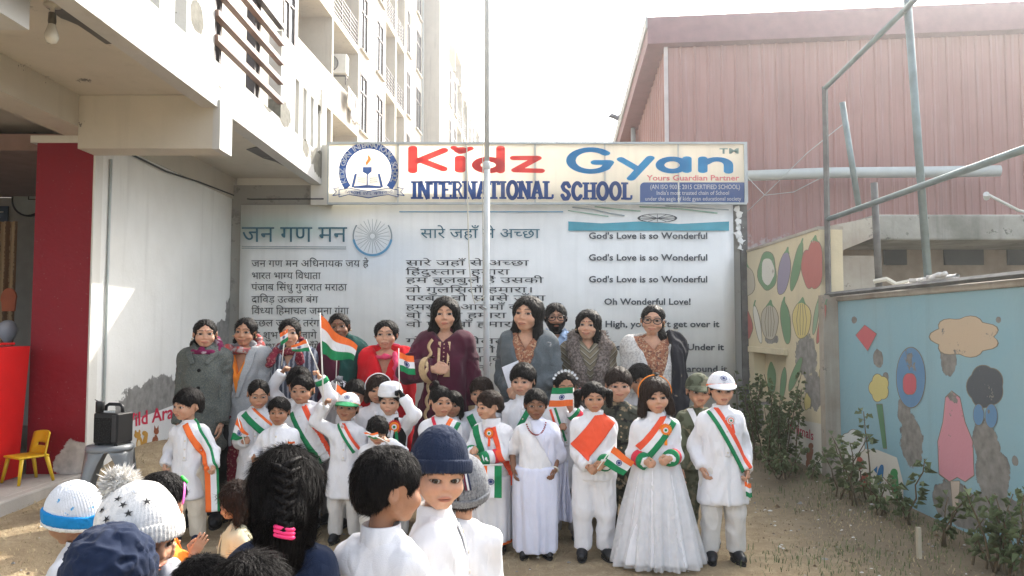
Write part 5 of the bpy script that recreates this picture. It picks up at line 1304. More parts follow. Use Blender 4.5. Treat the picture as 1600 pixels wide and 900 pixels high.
sp = thing('speaker', 'black portable loudspeaker with handle standing on the grey stool', 'speaker', (sx_ + .02, sy_, sg + hs_), R(-12)); M_SP = mat('speaker_black', (.012, .012, .013), .45, .2, bs=150); M_GR = pattern('speaker_grille', (.006, .006, .006), [(.035, .035, .035)], 130, .55, 0)
part(MB().box((-.10, -.085, .012), (.10, .085, .235)), 'cabinet', M_SP, sp, .014); part(MB().box((-.085, -.092, .025), (.055, -.086, .20)), 'grille', M_GR, sp)
part(MB().box((.062, -.093, .03), (.094, -.087, .22)), 'control_strip', mat('speaker_panel', (.03, .03, .032), .3), sp)
b = MB(); b.tube([(-.07, 0, .23), (-.065, 0, .275), (-.04, 0, .29), (.05, 0, .29), (.07, 0, .275), (.075, 0, .23)], .012, 8); part(b, 'handle', M_SP, sp, smooth=True)
for i in range(6):
    b = MB(); b.lathe([(0, 0), (.007, 0), (.006, .012), (0, .013)], 8, c=(-.035 + .016 * i, -.05, .235)); part(b, 'knob', M_GALV, sp)
b = MB(); b.lathe([(0, 0), (.03, 0), (.03, .075), (.027, .08), (0, .08)], 10, c=(-.07, -.055, .236)); part(b, 'microphone_base', M_SP, sp, smooth=True); b = MB(); b.tube([(-.08, -.05, .31), (-.12, -.05, .325)], .003); part(b, 'antenna', M_CABLE, sp)
for x in (-.08, .08):
    part(MB().box((x - .015, -.07, 0), (x + .015, .07, .012)), 'foot', M_CABLE, sp)
# ------------------------------------------------------------------ text
def text_mesh(body, res=3, shear=0., bold=0.):
    c = bpy.data.curves.new('t', 'FONT'); c.body = body; c.resolution_u = res; c.shear = shear; c.offset = bold
    o = bpy.data.objects.new('t', c); COL.objects.link(o); dg = bpy.context.evaluated_depsgraph_get(); dg.update(); e = o.evaluated_get(dg); m = e.to_mesh()
    V = [(v.co.x, v.co.y) for v in m.vertices]; Fc = [tuple(p.vertices) for p in m.polygons]; e.to_mesh_clear(); bpy.data.objects.remove(o); bpy.data.curves.remove(c); return np.array(V), Fc
class Flat:
    """lettering and flat print: photo pixel outlines laid on a wall plane, a few mm proud"""
    def __init__(s, to3, out): s.to3 = to3; s.out = Vector(out); s.mb = MB(); s.k = 0
    def add(s, pts, faces, lift=None): 
        s.k += 1; d = s.out * ((.004 + .0001 * s.k) if lift is None else lift); s.mb.add([s.to3(x, y) + d for x, y in pts], faces); return s
    def poly(s, pts, lift=None): return s.add(pts, [tuple(range(len(pts)))], lift)
    def ell(s, cx, cy, rx, ry, rot=0, n=22, lift=None, wob=0., seed=0):
        g = random.Random(seed); a = R(rot); ph = [g.uniform(0, 6) for _ in range(3)]; P = []
        for i in range(n):
            t = 2 * math.pi * i / n; r = 1 + wob * (math.sin(3 * t + ph[0]) + .7 * math.sin(5 * t + ph[1])); x, y = rx * r * math.cos(t), ry * r * math.sin(t); P.append((cx + x * math.cos(a) - y * math.sin(a), cy + x * math.sin(a) + y * math.cos(a)))
        return s.poly(P, lift)
    def ring(s, cx, cy, r0, r1, a0=0, a1=360, n=48, sy=1.):
        P = []; 
        for i in range(n + 1):
            t = R(a0 + (a1 - a0) * i / n); P += [(cx + r0 * math.cos(t), cy - r0 * math.sin(t) * sy), (cx + r1 * math.cos(t), cy - r1 * math.sin(t) * sy)]
        return s.add(P, [(2 * i, 2 * i + 1, 2 * i + 3, 2 * i + 2) for i in range(n)])
    def stroke(s, pts, w, cap=True, sx=1.):
        for a, b in zip(pts[:-1], pts[1:]):
            dx, dy = b[0] - a[0], b[1] - a[1]; L = math.hypot(dx, dy) or 1; nx, ny = -dy / L * w / 2, dx / L * w / 2
            s.poly([(a[0] + nx, a[1] + ny), (b[0] + nx, b[1] + ny), (b[0] - nx, b[1] - ny), (a[0] - nx, a[1] - ny)])
        if cap:
            for q in pts: s.ell(q[0], q[1], w / 2, w / 2, n=14)
        return s
    def text(s, body, x0, x1, ybase, hcap, res=2, bold=0., shear=0., ang=None, cen=None):
        V, Fc = text_mesh(body, res, shear, bold)
        if not len(V): return s
        k = hcap / .691; mn, mx = V[:, 0].min(), V[:, 0].max(); sx = (x1 - x0) / (mx - mn) if x1 is not None else k
        if cen is not None: s.add([(x0 + (v[0] - (mn + mx) / 2) * sx, ybase - v[1] * k) for v in V], Fc)
        else: s.add([(x0 + (v[0] - mn) * sx, ybase - v[1] * k) for v in V], Fc)
        return s
    def obj(s, name, m, parent): 
        o = mesh_obj(name, s.mb.v, s.mb.f, m, parent, False); return o
_DG = {}
def dglyph(ch):
    if ch not in _DG:
        V, Fc = text_mesh(ch, 2); V2, _ = text_mesh(ch + 'G', 2); _DG[ch] = (V, Fc, float(V2[:, 0].max()) - .673)
    return _DG[ch]
def half(ch):
    key = 'h' + ch
    if key in _DG: return _DG[key]
    V, Fc, adv = dglyph(ch); cut = adv - .17; bm = bmesh.new(); vs = [bm.verts.new((x, y, 0)) for x, y in V]
    for f in Fc:
        try: bm.faces.new([vs[i] for i in f])
        except ValueError: pass
    bmesh.ops.bisect_plane(bm, geom=bm.verts[:] + bm.edges[:] + bm.faces[:], plane_co=(cut, 0, 0), plane_no=(1, 0, 0), clear_outer=True)
    bm.verts.index_update(); V2 = np.array([(v.co.x, v.co.y) for v in bm.verts]); F2 = [tuple(v.index for v in f.verts) for f in bm.faces]; bm.free(); _DG[key] = (V2, F2, cut); return _DG[key]
def hindi(fl, line, x0, x1, ybase, xh):
    """a small shaper: pre-base i, half forms and subjoined r"""
    VI, I = '\u094d', '\u093f'; out = []; i = 0
    while i < len(line):
        ch = line[i]
        if '\u0915' <= ch <= '\u0939' or '\u0958' <= ch <= '\u095f':
            cl = []; j = i
            while True:
                c = line[j]; j += 1; nuk = ''
                if j < len(line) and line[j] == '\u093c': nuk = line[j]; j += 1
                if j + 1 < len(line) and line[j] == VI and line[j + 1] == '\u0930': cl.append(('c', c)); cl.append(('r', '')); j += 2; break
                if j + 1 < len(line) and line[j] == VI: cl.append(('h', c)); j += 1; continue
                cl.append(('c', c)); 
                if nuk: cl.append(('c', nuk))
                break
            if j < len(line) and line[j] == I: out.append(('c', I)); j += 1
            out += cl; i = j
        else: out.append(('c', ch)); i += 1
    V = []; Fc = []; pen = 0.
    for k, ch in out:
        if k == 'c' and ch == ' ': pen += .26; continue
        if k == 'r':
            n = len(V); V += [(pen - .36, .10), (pen - .17, .26), (pen - .17, .17), (pen - .33, .03)]; Fc.append((n, n + 3, n + 2, n + 1)); continue
        g, f, adv = half(ch) if k == 'h' else dglyph(ch)
        n = len(V); V += [(x + pen, y) for x, y in g]; Fc += [tuple(a + n for a in q) for q in f]; pen += adv
    k = xh / .622; sx = (x1 - x0) / pen if x1 else k; fl.add([(x0 + x * sx, ybase - y * k) for x, y in V], Fc)
# ------------------------------------------------------------------ boundary wall and song banner
WBX0, WBX1 = W(368, 500, BAND).x, W(1163, 500, BAND).x; bt = W(700, 320, BAND).z
bw = thing('boundary_wall', 'grey masonry wall behind the song banner', 'wall', (0, 0, 0)); part(MB().box((WBX0 - .22, BAND + .03, -.1), (WBX1 + .03, BAND + .26, bt + .25)), 'masonry', plaster('boundary_grey', (.28, .28, .26), scatter=.6), bw)
part(MB().box((WBX0 - .03, BAND + .035, bt + .2505), (-2.36, BAND + .20, 3.302)), 'masonry', M_WHITE, bw)
part(MB().box((WBX1 - .03, BAND - .02, 0), (WBX1 + .05, BAND + .029, bt + .62)), 'corner_post', M_RUST, bw)
bn_ = thing('song_banner', 'large pale vinyl banner printed with Hindi songs and an English hymn', 'banner', (0, 0, 0))
C1 = W(440, 355, BAND); G1 = [([(C1.x, C1.z, .9, .22)], (.30, .52, .42), .55), ([(W(590, 400, BAND).x, W(590, 400, BAND).z, .8, .45)], (.50, .58, .66), .5), ([(W(480, 325, BAND).x, W(480, 325, BAND).z, 1.0, .18)], (.62, .58, .42), .6)]
M_BAN = flex('banner_vinyl', (.72, .735, .72), .0, G1)
bx0, bx1 = W(373, 500, BAND).x, W(1148, 500, BAND).x
n = 40; V = []; 
for j in range(2):
    for i in range(n + 1): V.append((bx0 + (bx1 - bx0) * i / n, BAND + .006 * math.sin(i * .9), .35 if j == 0 else bt))
o = mesh_obj('vinyl', V, [(i, i + 1, n + 2 + i, n + 1 + i) for i in range(n)], M_BAN, bn_, True); o.modifiers.new('thickness', 'SOLIDIFY').thickness = .003
g = random.Random(4)
for k in range(7):
    c = W(1153 + g.uniform(-3, 6), 326 + k * 10, BAND - .01); b = MB(); b.poly([(c.x + .05 * math.cos(a) * g.uniform(.5, 1.3), c.y - g.uniform(0, .02), c.z + .05 * math.sin(a) * g.uniform(.5, 1.3)) for a in [6.28 * i / 9 for i in range(9)]], (0, .002, 0)); part(b, 'torn_flap', M_BAN, bn_)
BT = lambda x, y: W(x, y, BAND - .012)
INKB = mat('ink_black', (.025, .028, .03), .6, .2, bst=0); INKT = mat('ink_teal', (.03, .12, .17), .6, .1, bst=0); INKG = mat('ink_grey', (.055, .065, .075), .6, .1, bst=0); INKC = mat('ink_cyan', (.07, .33, .43), .6, .15, 3, bst=0); INKS = mat('ink_slate', (.28, .33, .35), .6, .1, bst=0); INKBL = mat('ink_blue', (.10, .30, .50), .6, .1, bst=0); INKGR = mat('ink_green', (.25, .40, .32), .6, .1, bst=0)
FB = lambda: Flat(BT, (0, -1, 0))
f = FB(); hindi(f, 'जन गण मन', 378, 542, 378, 23); f.obj('lettering', INKT, bn_)
f = FB(); f.stroke([(378, 385), (541, 386)], 1.2, False).stroke([(378, 388), (541, 389)], 1.2, False); f.obj('rule', INKS, bn_)
f = FB()
for s_, x1, yb in (('जन गण मन अधिनायक जय हे', 576, 417), ('भारत भाग्य विधाता', 501, 436), ('पंजाब सिंधु गुजरात मराठा', 542, 454), ('द्राविड़ उत्कल बंग', 497, 473), ('विंध्या हिमाचल जमुना गंगा', 545, 491), ('उच्छल जलधि तरंग', 499, 510), ('तव शुभ नामे जागे', 495, 529), ('तव शुभ आशिष माँगे', 499, 547)): f = FB(); hindi(f, s_, 393 - (6 if yb > 505 else 0), x1, yb, 10); f.obj('lettering', INKB, bn_)
f = FB(); hindi(f, 'सारे जहाँ से अच्छा', 657, 843, 372, 14); f.obj('lettering', INKT, bn_)
f = FB()
for s_, x1, yb in (('सारे जहाँ से अच्छा', 826, 415), ('हिंदुस्तान हमारा', 796, 429), ('हम बुलबुलें हैं उसकी', 849, 442), ('वो गुलसिताँ हमारा।', 834, 457), ('परबत वो सबसे ऊँचा', 852, 470), ('हमसाया आसमाँ का', 822, 484), ('वो संतरी हमारा', 791, 497), ('वो पासबाँ हमारा', 807, 511), ('गोदी में खेलती हैं', 826, 537), ('इसकी हज़ारों नदियाँ', 846, 551), ('गुलशन है जिनके दम से', 850, 565), ('रश्क-ए-जिनाँ हमारा', 832, 579)): f = FB(); hindi(f, s_, 634, x1, yb, 8.2); f.obj('lettering', INKB, bn_)
f = FB(); f.stroke([(624, 331), (880, 331)], 1.6, False); f.obj('rule', INKBL, bn_)
f = FB()
for s_, x0, x1, yb in (("God's Love is so Wonderful", 920, 1105, 373), ("God's Love is so Wonderful", 920, 1105, 407), ("God's Love is so Wonderful", 920, 1105, 441), ('Oh Wonderful Love!', 944, 1079, 476), ("It's so High, you can't get over it", 901, 1124, 511), ("It's so Deep, you can't go Under it", 898, 1131, 547), ("It's so Wide, you can't go around it", 896, 1136, 581)): f = FB(); f.text(s_, x0, x1, yb, 9.6, 2, .022); f.obj('lettering', INKG, bn_)
f = FB(); f.poly([(888, 346), (940, 349), (1000, 346), (1060, 350), (1139, 346), (1139, 360.5), (888, 360.5)]); f.obj('flag_print', INKC, bn_)
for (pts, w_, m_) in (([(895, 324), (925, 327), (955, 334), (975, 337)], 2.2, INKS), ([(930, 323), (965, 327), (1000, 330)], 2, INKGR), ([(1000, 323), (1060, 326), (1120, 333)], 2, INKGR), ([(1040, 322), (1090, 325), (1138, 328)], 1.6, INKS), ([(888, 329), (915, 333), (950, 338)], 1.5, INKGR)): f = FB(); f.stroke(pts, w_); f.obj('flag_fold', m_, bn_)
f = FB(); f.ring(1027, 341, 27.5, 31, sy=.23)
for i in range(12): a = R(30 * i); f.stroke([(1027, 341), (1027 + 28 * math.cos(a), 341 + 6 * math.sin(a))], .8, False)
f.obj('wheel_print', INKG, bn_)
f = FB(); f.ring(582, 369, 28, 31.5, 190, 350); f.obj('wheel_print', INKBL, bn_)
f = FB(); f.ring(582, 369, 28.8, 31, 145, 190, 16).ring(582, 369, 28.8, 31, 350, 395, 16)
for i in range(24): a = R(15 * i); f.stroke([(582 + 4 * math.cos(a), 369 - 4 * math.sin(a)), (582 + 27 * math.cos(a), 369 - 27 * math.sin(a))], .55, False)
f.obj('wheel_print', INKS, bn_)
# ------------------------------------------------------------------ school sign
sgn = thing('school_sign', 'long cream school signboard above the song banner', 'sign', (0, 0, 0)); ST = lambda x, y: W(x, y, SGND)
M_SIGN = flex('sign_flex', (.80, .75, .62), .55)
a0, a1 = ST(512, 318), ST(1166, 224)
n = 30; V = [(a0.x + (a1.x - a0.x) * i / n, SGND + .002 * math.sin(i * 1.3), (a0.z, a1.z)[j]) for j in range(2) for i in range(n + 1)]
mesh_obj('flex_sheet', V, [(i, i + 1, n + 2 + i, n + 1 + i) for i in range(n)], M_SIGN, sgn, True)
M_SF = mat('sign_frame_steel', (.40, .43, .43), .5, .12, metal=.3)
for (p0, p1, z0, z1) in ((511, 1167, 222, 225.2), (511, 1167, 316.5, 319.5)): q0, q1 = ST(p0, z1), ST(p1, z0); part(MB().box((q0.x, SGND - .012, q0.z), (q1.x, SGND + .03, q1.z)), 'frame', M_SF, sgn)
for p0 in (511, 1163.5): q0, q1 = ST(p0, 316.4), ST(p0 + 3.5, 225.3); part(MB().box((q0.x, SGND - .011, q0.z), (q1.x, SGND + .029, q1.z)), 'frame', M_SF, sgn)
for p0 in (622, 728, 836, 945, 1060): q = ST(p0, 270); part(MB().box((q.x - .016, SGND + .012, a0.z), (q.x + .016, SGND + .045, a1.z)), 'strut', M_SF, sgn); part(MB().box((q.x - .010, SGND - .004, a0.z + .01), (q.x + .010, SGND - .002, a1.z - .01)), 'strut_shadow', mat('strut_shadow_grey', (.55, .55, .50), .6), sgn)  # grey strips paint the struts' shadow lines onto the backlit sheet
def lit(name, col): return flex(name, col, .5)
S_RED, S_BLUE, S_NAVY, S_ORG, S_WHT, S_PINK, S_GRY = lit('sign_red', (.80, .075, .065)), lit('sign_blue', (.035, .33, .66)), lit('sign_navy', (.03, .085, .30)), lit('sign_orange', (.82, .26, .07)), lit('sign_white', (.85, .85, .83)), lit('sign_pink', (.72, .22, .24)), lit('sign_grey', (.25, .37, .36))
FS = lambda: Flat(ST, (0, -1, 0))
def arc(cx, cy, rx, ry, a0, a1, n=14): return [(cx + rx * math.cos(R(a0 + (a1 - a0) * i / n)), cy - ry * math.sin(R(a0 + (a1 - a0) * i / n))) for i in range(n + 1)]
def fat(fl, pts, w, h):
    """rounded brush wider than tall"""
    for a, b in zip(pts[:-1], pts[1:]):
        dx, dy = b[0] - a[0], b[1] - a[1]; L = math.hypot(dx / w, dy / h) or 1; nx, ny = -dy / h / L * w / 2, dx / w / L * h / 2; fl.poly([(a[0] + nx, a[1] + ny), (b[0] + nx, b[1] + ny), (b[0] - nx, b[1] - ny), (a[0] - nx, a[1] - ny)])
    for q in pts: fl.ell(q[0], q[1], w / 2, h / 2, n=16)
NL = lambda m: (f.obj('lettering', m, sgn), FS())[1]
f = FS(); fat(f, [(645, 232), (645, 267)], 15, 8); fat(f, [(652, 252), (694, 235)], 13, 8); fat(f, [(656, 250), (693, 264)], 13, 8); f = NL(S_RED)          # K
fat(f, [(719, 247), (719, 266)], 17, 8); f = NL(S_RED); fat(f, [(709, 231), (719, 237)], 11, 6); fat(f, [(719, 238), (735, 232)], 11, 6); f.ell(721, 235, 12, 5); f = NL(S_RED)
fat(f, arc(763, 258, 19, 9, 0, 360, 26), 14, 8); fat(f, [(782, 232), (782, 267)], 14, 8); f = NL(S_RED)                                                  # d
fat(f, [(803, 247), (840, 247), (805, 266), (845, 267)], 13, 7); f = NL(S_RED)
fat(f, arc(923, 251, 31, 17, 42, 318, 26) + [(952, 254), (930, 254)], 15, 7.5); f = NL(S_BLUE)                                                   # G
fat(f, [(970, 249), (996, 264)], 13, 7); fat(f, [(1016, 247), (986, 279)], 14, 7); f = NL(S_BLUE); fat(f, arc(1050, 258, 19, 9.5, 0, 360, 26), 14, 7.5); fat(f, [(1073, 248), (1073, 267)], 15, 7); f = NL(S_BLUE)
fat(f, [(1098, 248), (1098, 267)], 15, 7); fat(f, [(1098, 256)] + arc(1120, 258, 18, 9, 150, 0, 10) + [(1138, 268)], 15, 7); f.obj('lettering', S_BLUE, sgn)
SL = {'I': ([[(.5, 0), (.5, 1)]], [(.5, 0), (.5, 1)], .5), 'N': ([[(.15, 0), (.15, 1)], [(.15, 1), (.85, 0)], [(.85, 0), (.85, 1)]], [(.15, 0), (.12, 1), (.88, 1)], 1.), 'T': ([[(.5, 0), (.5, 1)], [(.02, .95), (.98, .95)], [(.06, .95), (.06, .78)], [(.94, .95), (.94, .78)]], [(.5, 0)], .9), 'E': ([[(.2, 0), (.2, 1)], [(.2, .05), (.92, .05)], [(.2, .52), (.7, .52)], [(.2, .95), (.88, .95)], [(.9, .05), (.92, .24)], [(.86, .95), (.86, .78)]], [(.2, 0), (.2, 1)], .85),
 'R': ([[(.2, 0), (.2, 1)], [(.2, .95), (.6, .94), (.8, .74), (.6, .54), (.2, .5)], [(.55, .5), (.92, .03)]], [(.2, 0), (.2, 1), (.9, 0)], .95), 'A': ([[(.12, 0), (.5, 1)], [(.5, 1), (.88, 0)], [(.27, .36), (.73, .36)]], [(.12, 0), (.88, 0)], 1.), 'O': ([[(.5 + .38 * math.cos(t), .5 + .46 * math.sin(t)) for t in [2 * math.pi * i / 18 for i in range(19)]]], [], 1.),
 'L': ([[(.25, 0), (.25, 1)], [(.25, .05), (.92, .05)], [(.9, .05), (.92, .26)]], [(.25, 0), (.25, 1)], .85), 'S': ([[(.84, .76), (.66, .95), (.36, .94), (.18, .76), (.32, .58), (.68, .44), (.84, .26), (.66, .06), (.34, .05), (.16, .24)]], [], .85), 'C': ([[(.5 + .38 * math.cos(R(a)), .5 + .46 * math.sin(R(a))) for a in range(40, 321, 20)]], [], .95), 'H': ([[(.18, 0), (.18, 1)], [(.82, 0), (.82, 1)], [(.18, .5), (.82, .5)]], [(.18, 0), (.18, 1), (.82, 0), (.82, 1)], 1.)}
def slab(fl, word, x0, x1, ytop, ybot):
    tot = sum(SL[c][2] + .06 for c in word); k = (x1 - x0) / tot; x = x0; h = ybot - ytop
    for c in word:
        st_, sf, w = SL[c]; P = lambda q: (x + q[0] * w * k if c != 'I' else x + w * k * .5, ybot - q[1] * h)
        for s_ in st_: 
            v = abs(s_[0][0] - s_[-1][0]) < .02 and len(s_) == 2; fl.stroke([P(q) for q in s_], 6.2 if (v or c in 'OCSAN') and not (c == 'A' and s_ == st_[2]) else 3.4, len(s_) > 2)
        for q in sf: a = P(q); yy = a[1] + (-1.6 if q[1] == 0 else 1.6); fl.stroke([(a[0] - 5.6, yy), (a[0] + 5.6, yy)], 3.2, False)
        x += (w + .06) * k
def slabs(word, x0, x1, y0, y1):
    tot = sum(SL[c][2] + .06 for c in word); k = (x1 - x0) / tot; x = x0
    for c in word: w = (SL[c][2] + .06) * k; f = FS(); slab(f, c, x, x + w, y0, y1); f.obj('lettering', S_NAVY, sgn); x += w
slabs('INTERNATIONAL', 643, 866, 283, 311); slabs('SCHOOL', 876, 989, 285, 312)
f = FS(); f.text('T', 1124, 1137, 240, 8, 2, .03); f.obj('lettering', S_GRY, sgn); f = FS(); f.text('M', 1139, 1154, 240, 8, 2, .03); f.obj('lettering', S_GRY, sgn)
f = FS(); f.text('Yours Guardian Partner', 1010, 1155, 282, 8.2, 2, .02); f.obj('lettering', S_PINK, sgn)
f = FS(); f.poly([(1000, 319), (1000, 293)] + arc(1007, 292, 7, 7, 180, 90, 6) + [(1163, 285), (1163, 319)], .0025); f.obj('blue_panel', lit('sign_panel_blue', (.10, .17, .40)), sgn)
f = FS()
for s_, x0, x1, yb, h_, bo in (('(AN ISO 9001: 2015 CERTIFIED SCHOOL)', 1016, 1156, 295.5, 7, .012), ("India's most trusted chain of School", 1026, 1139, 304.5, 6.4, .008), ('under the aegis of kidz gyan educational society', 1008, 1158, 313.5, 6.2, .008)): f = FS(); f.text(s_, x0, x1, yb, h_, 2, bo); f.obj('lettering', S_WHT, sgn)
f = FS(); f.ring(576, 268, 35.5, 46.5, -38, 218, 72); f.poly([(545, 298), (607, 298), (596, 306), (576, 310), (556, 306)]); f.obj('emblem_ring', S_NAVY, sgn)
f = FS(); txt = 'KIDZ GYAN INTERNATIONAL SCHOOL'
for i, ch in enumerate(txt):
    if ch == ' ': continue
    a = R(201 - 222 * i / (len(txt) - 1)); V, Fc = text_mesh(ch, 2, 0, .02); k = 8.0 / .691; V = (V - [(V[:, 0].min() + V[:, 0].max()) / 2, 0]) * k; cx, cy = 576 + 37.6 * math.cos(a), 268 - 37.6 * math.sin(a); rx, ry = math.sin(a), math.cos(a); ux, uy = math.cos(a), -math.sin(a)
    f.add([(cx + v[0] * rx + v[1] * ux, cy + v[0] * ry + v[1] * uy) for v in V], Fc, .0075)
f.obj('emblem_lettering', S_WHT, sgn)
f = FS(); f.poly([(574, 241), (579, 246), (580, 250), (577, 254), (572, 259), (571, 254), (574, 250), (575, 246)]); f.poly([(573, 256), (577, 252), (575, 258)]); f.obj('emblem_flame', S_ORG, sgn)
f = FS(); f.poly([(567, 261), (581, 261), (581, 268), (575, 273), (567, 269)]); f.poly([(573, 272), (575, 272), (575, 291), (573, 291)]); f.poly([(554, 272), (558, 271), (553, 293), (549, 293)]); f.poly([(590, 271), (594, 272), (599, 293), (595, 293)]); f.poly([(553, 291), (574, 289), (596, 291), (596, 294), (553, 294)]); f.obj('emblem_torch', S_NAVY, sgn)
f = FS(); f.poly([(558, 272), (566, 273), (573, 275), (573, 290), (564, 288), (555, 289)], .0025); f.poly([(576, 275), (582, 273), (590, 272), (594, 289), (584, 288), (576, 290)], .0025)
f.poly([(530, 297), (545, 294), (576, 299), (607, 294), (622, 297), (622, 308), (607, 304), (576, 309), (545, 304), (530, 308)], .0065); f.poly([(521, 295), (531, 293), (532, 304), (520, 306), (526, 300)], .006); f.poly([(631, 295), (621, 293), (620, 304), (632, 306), (626, 300)], .006); f.obj('emblem_pages', S_WHT, sgn)
f = FS()
for P in ([(530, 297), (545, 294), (576, 299), (607, 294), (622, 297)], [(530, 308), (545, 304), (576, 309), (607, 304), (622, 308)], [(530, 297), (530, 308)], [(622, 297), (622, 308)], [(521, 295), (531, 293)], [(520, 306), (532, 304)], [(521, 295), (526, 300), (520, 306)], [(631, 295), (621, 293)], [(632, 306), (620, 304)], [(631, 295), (626, 300), (632, 306)]): f.stroke(P, 1.1, False)
for y in (278, 281, 284): f.stroke([(559, y), (571, y + 1)], .5, False); f.stroke([(578, y + 1), (590, y)], .5, False)
t_ = 'OVERCOME EVIL WITH GOOD'
for i, ch in enumerate(t_):
    if ch == ' ': continue
    x = 540 + 72 * i / (len(t_) - 1); V, Fc = text_mesh(ch, 1); k = 4.4 / .691; y = 304.5 - 2.2 * ((x - 576) / 36) ** 2; f.add([(x + v[0] * k - 1.5, y - v[1] * k) for v in V], Fc, .009)
o = f.obj('emblem_outline', S_NAVY, sgn); o.location = (0, -.005, 0)
# ------------------------------------------------------------------ flagpole, ropes, wires
pl = W(760, 600, 7.0); fp = thing('flagpole', 'tall pale steel flagpole standing before the song banner', 'flagpole', (pl.x, 7.0, 0))
b = MB(); b.tube([(0, 0, 0), (0, 0, 3.0)], .030, 14); part(b, 'pole', M_GALV, fp, smooth=True); b = MB(); b.tube([(0, 0, 3.0), (-.01, 0, 7.5)], .024, 14); part(b, 'upper_pole', M_GALV, fp, smooth=True)
b = MB(); b.lathe([(.032, 2.96), (.036, 2.97), (.036, 3.03), (.026, 3.04)], 14); part(b, 'joint', M_GALV, fp, smooth=True)
p0 = lambda px, py: W(px, py, 6.96) - Vector((pl.x, 7.0, 0))
b = MB(); b.tube([p0(728, -60), p0(728, 150), p0(731, 330), p0(733, 410), p0(737, 455), p0(742, 474), p0(750, 468), p0(757, 462)], .0065, 6); part(b, 'halyard', M_ROPE, fp, smooth=True)
b = MB(); b.tube([p0(751, -60), p0(754, 200), p0(755, 470)], .004, 5); part(b, 'halyard', M_ROPE, fp, smooth=True)
b = MB(); b.tube([p0(757, 470), p0(752, 478), p0(760, 482)], .010, 6); part(b, 'cleat', M_GALV, fp, smooth=True)
cable('overhead_wire', 'thin wire slanting across the pale sky', [W(740, 0, 10), W(800, 118, 10.4), W(872, 224, 10.8)], .005, M_CABLE, 'wire')
# ------------------------------------------------------------------ apartment blocks far behind
def AP(off, t, z): return Vector((-5.5 + .059 * (t - 26) + off, t, z))
class AB(MB):
    def bx(s, o0, o1, t0, t1, z0, z1):
        V = [AP(o, t, z) for z in (z0, z1) for (o, t) in ((o0, t0), (o1, t0), (o1, t1), (o0, t1))]; return s.add(V, [(0, 3, 2, 1), (4, 5, 6, 7), (0, 1, 5, 4), (1, 2, 6, 5), (2, 3, 7, 6), (3, 0, 4, 7)])
def window(bd, off, t0, t1, z0, z1):
    w = AB(); e = .06; o0, o1 = off - .06, off + .02
    w.bx(o0, o1, t0, t0 + e, z0, z1).bx(o0, o1, t1 - e, t1, z0, z1).bx(o0, o1, t0 + e, t1 - e, z0, z0 + e).bx(o0, o1, t0 + e, t1 - e, z1 - e, z1).bx(o0, o1 - .01, (t0 + t1) / 2 - e / 2, (t0 + t1) / 2 + e / 2, z0 + e, z1 - e).bx(o0, o1 - .01, t0 + e, t1 - e, z0 + (z1 - z0) * .68, z0 + (z1 - z0) * .68 + e)
    wo = w.obj('window', M_FRAME, bd); w = AB(); w.bx(off - .05, off - .03, t0 + e, t1 - e, z0 + e, z1 - e); w.obj('pane', M_GLASS, wo)
    w = AB(); w.bx(off - .02, off + .10, t0 - .08, t1 + .08, z0 - .07, z0 - .005); w.obj('sill', M_APT, wo)
def block(bd, off, strips, floors, roof, depth=1.5, back=8, ns=.25):
    wb = AB(); wb.bx(off - back, off - depth, strips[0][0], strips[-1][1], 0, roof)
    for (t0, t1, k) in strips:
        if k == 's' or isinstance(k, list):
            wins = k if isinstance(k, list) else []
            if not wins: wb.bx(off - depth, off, t0, t1, 0, roof); continue
            wb.bx(off - depth, off - .061, t0, t1, 0, roof); zz = 0
            edges = sorted(wins); spans = []; y = t0
            for a, c in edges: spans.append((y, a)); y = c
            spans.append((y, t1))
            for a, c in spans: wb.bx(off - .0605, off, a, c, 0, roof)
            for a, c in edges:
                z = 0
                for fl_ in floors: wb.bx(off - .0605, off, a, c, z, fl_ + .05); z = fl_ + 2.2; window(bd, off - .0, a, c, fl_ + .052, z - .002)
                wb.bx(off - .0605, off, a, c, z, roof)
        else:
            z = 0
            for i, fl_ in enumerate(floors):
                wb.bx(off - depth, off, t0, t1, fl_ - ns, fl_); wb.bx(off - depth, off, t0, t1, max(0, fl_ - 3.0) if i == 0 else fl_ - ns - .001, fl_ - ns) if i == 0 else None
                if k == 'p' or (k == 'm' and i % 2): wb.bx(off - .12, off, t0, t1, fl_, fl_ + .9)
                else:
                    rr = AB()
                    for q in range(6): rr.bx(off - .06, off - .03, t0, t1, fl_ + .12 + q * .15, fl_ + .15 + q * .15)
                    for q in range(4): tt = t0 + .05 + (t1 - t0 - .1) * q / 3; rr.bx(off - .065, off - .025, tt - .02, tt + .02, fl_, fl_ + .95)
                    rr.obj('balcony_railing', M_RAIL, bd)
            wb.bx(off - depth, off, t0, t1, floors[-1] + 2.75, roof)
    wb.obj('wall', M_APT, bd)
FL = [5.5, 8.5, 11.5, 14.5, 17.5]
ap = thing('apartment_building', 'tall cream apartment block with balconies behind the school sign', 'building', (0, 0, 0))
block(ap, 0, [(12, 18.5, 's'), (18.5, 19.85, [(18.75, 19.6)]), (19.85, 22.9, 'p'), (22.9, 23.06, 's'), (23.06, 26.0, 'm'), (26.0, 30.2, [(26.25, 27.2), (28.6, 29.7)]), (30.2, 32.0, 'r'), (32.0, 32.3, 's'), (32.3, 34.0, 'r'), (34.0, 39.0, [(34.5, 35.3), (36.8, 38.1)])], FL, 21.5)
w = AB(); w.bx(.0, .08, 38.4, 38.52, 3, 21.5); w.obj('drain_pipe', M_PVC, ap)
ap2 = thing('apartment_building', 'farther and lower cream apartment block with grey end wall', 'building', (0, 0, 0))
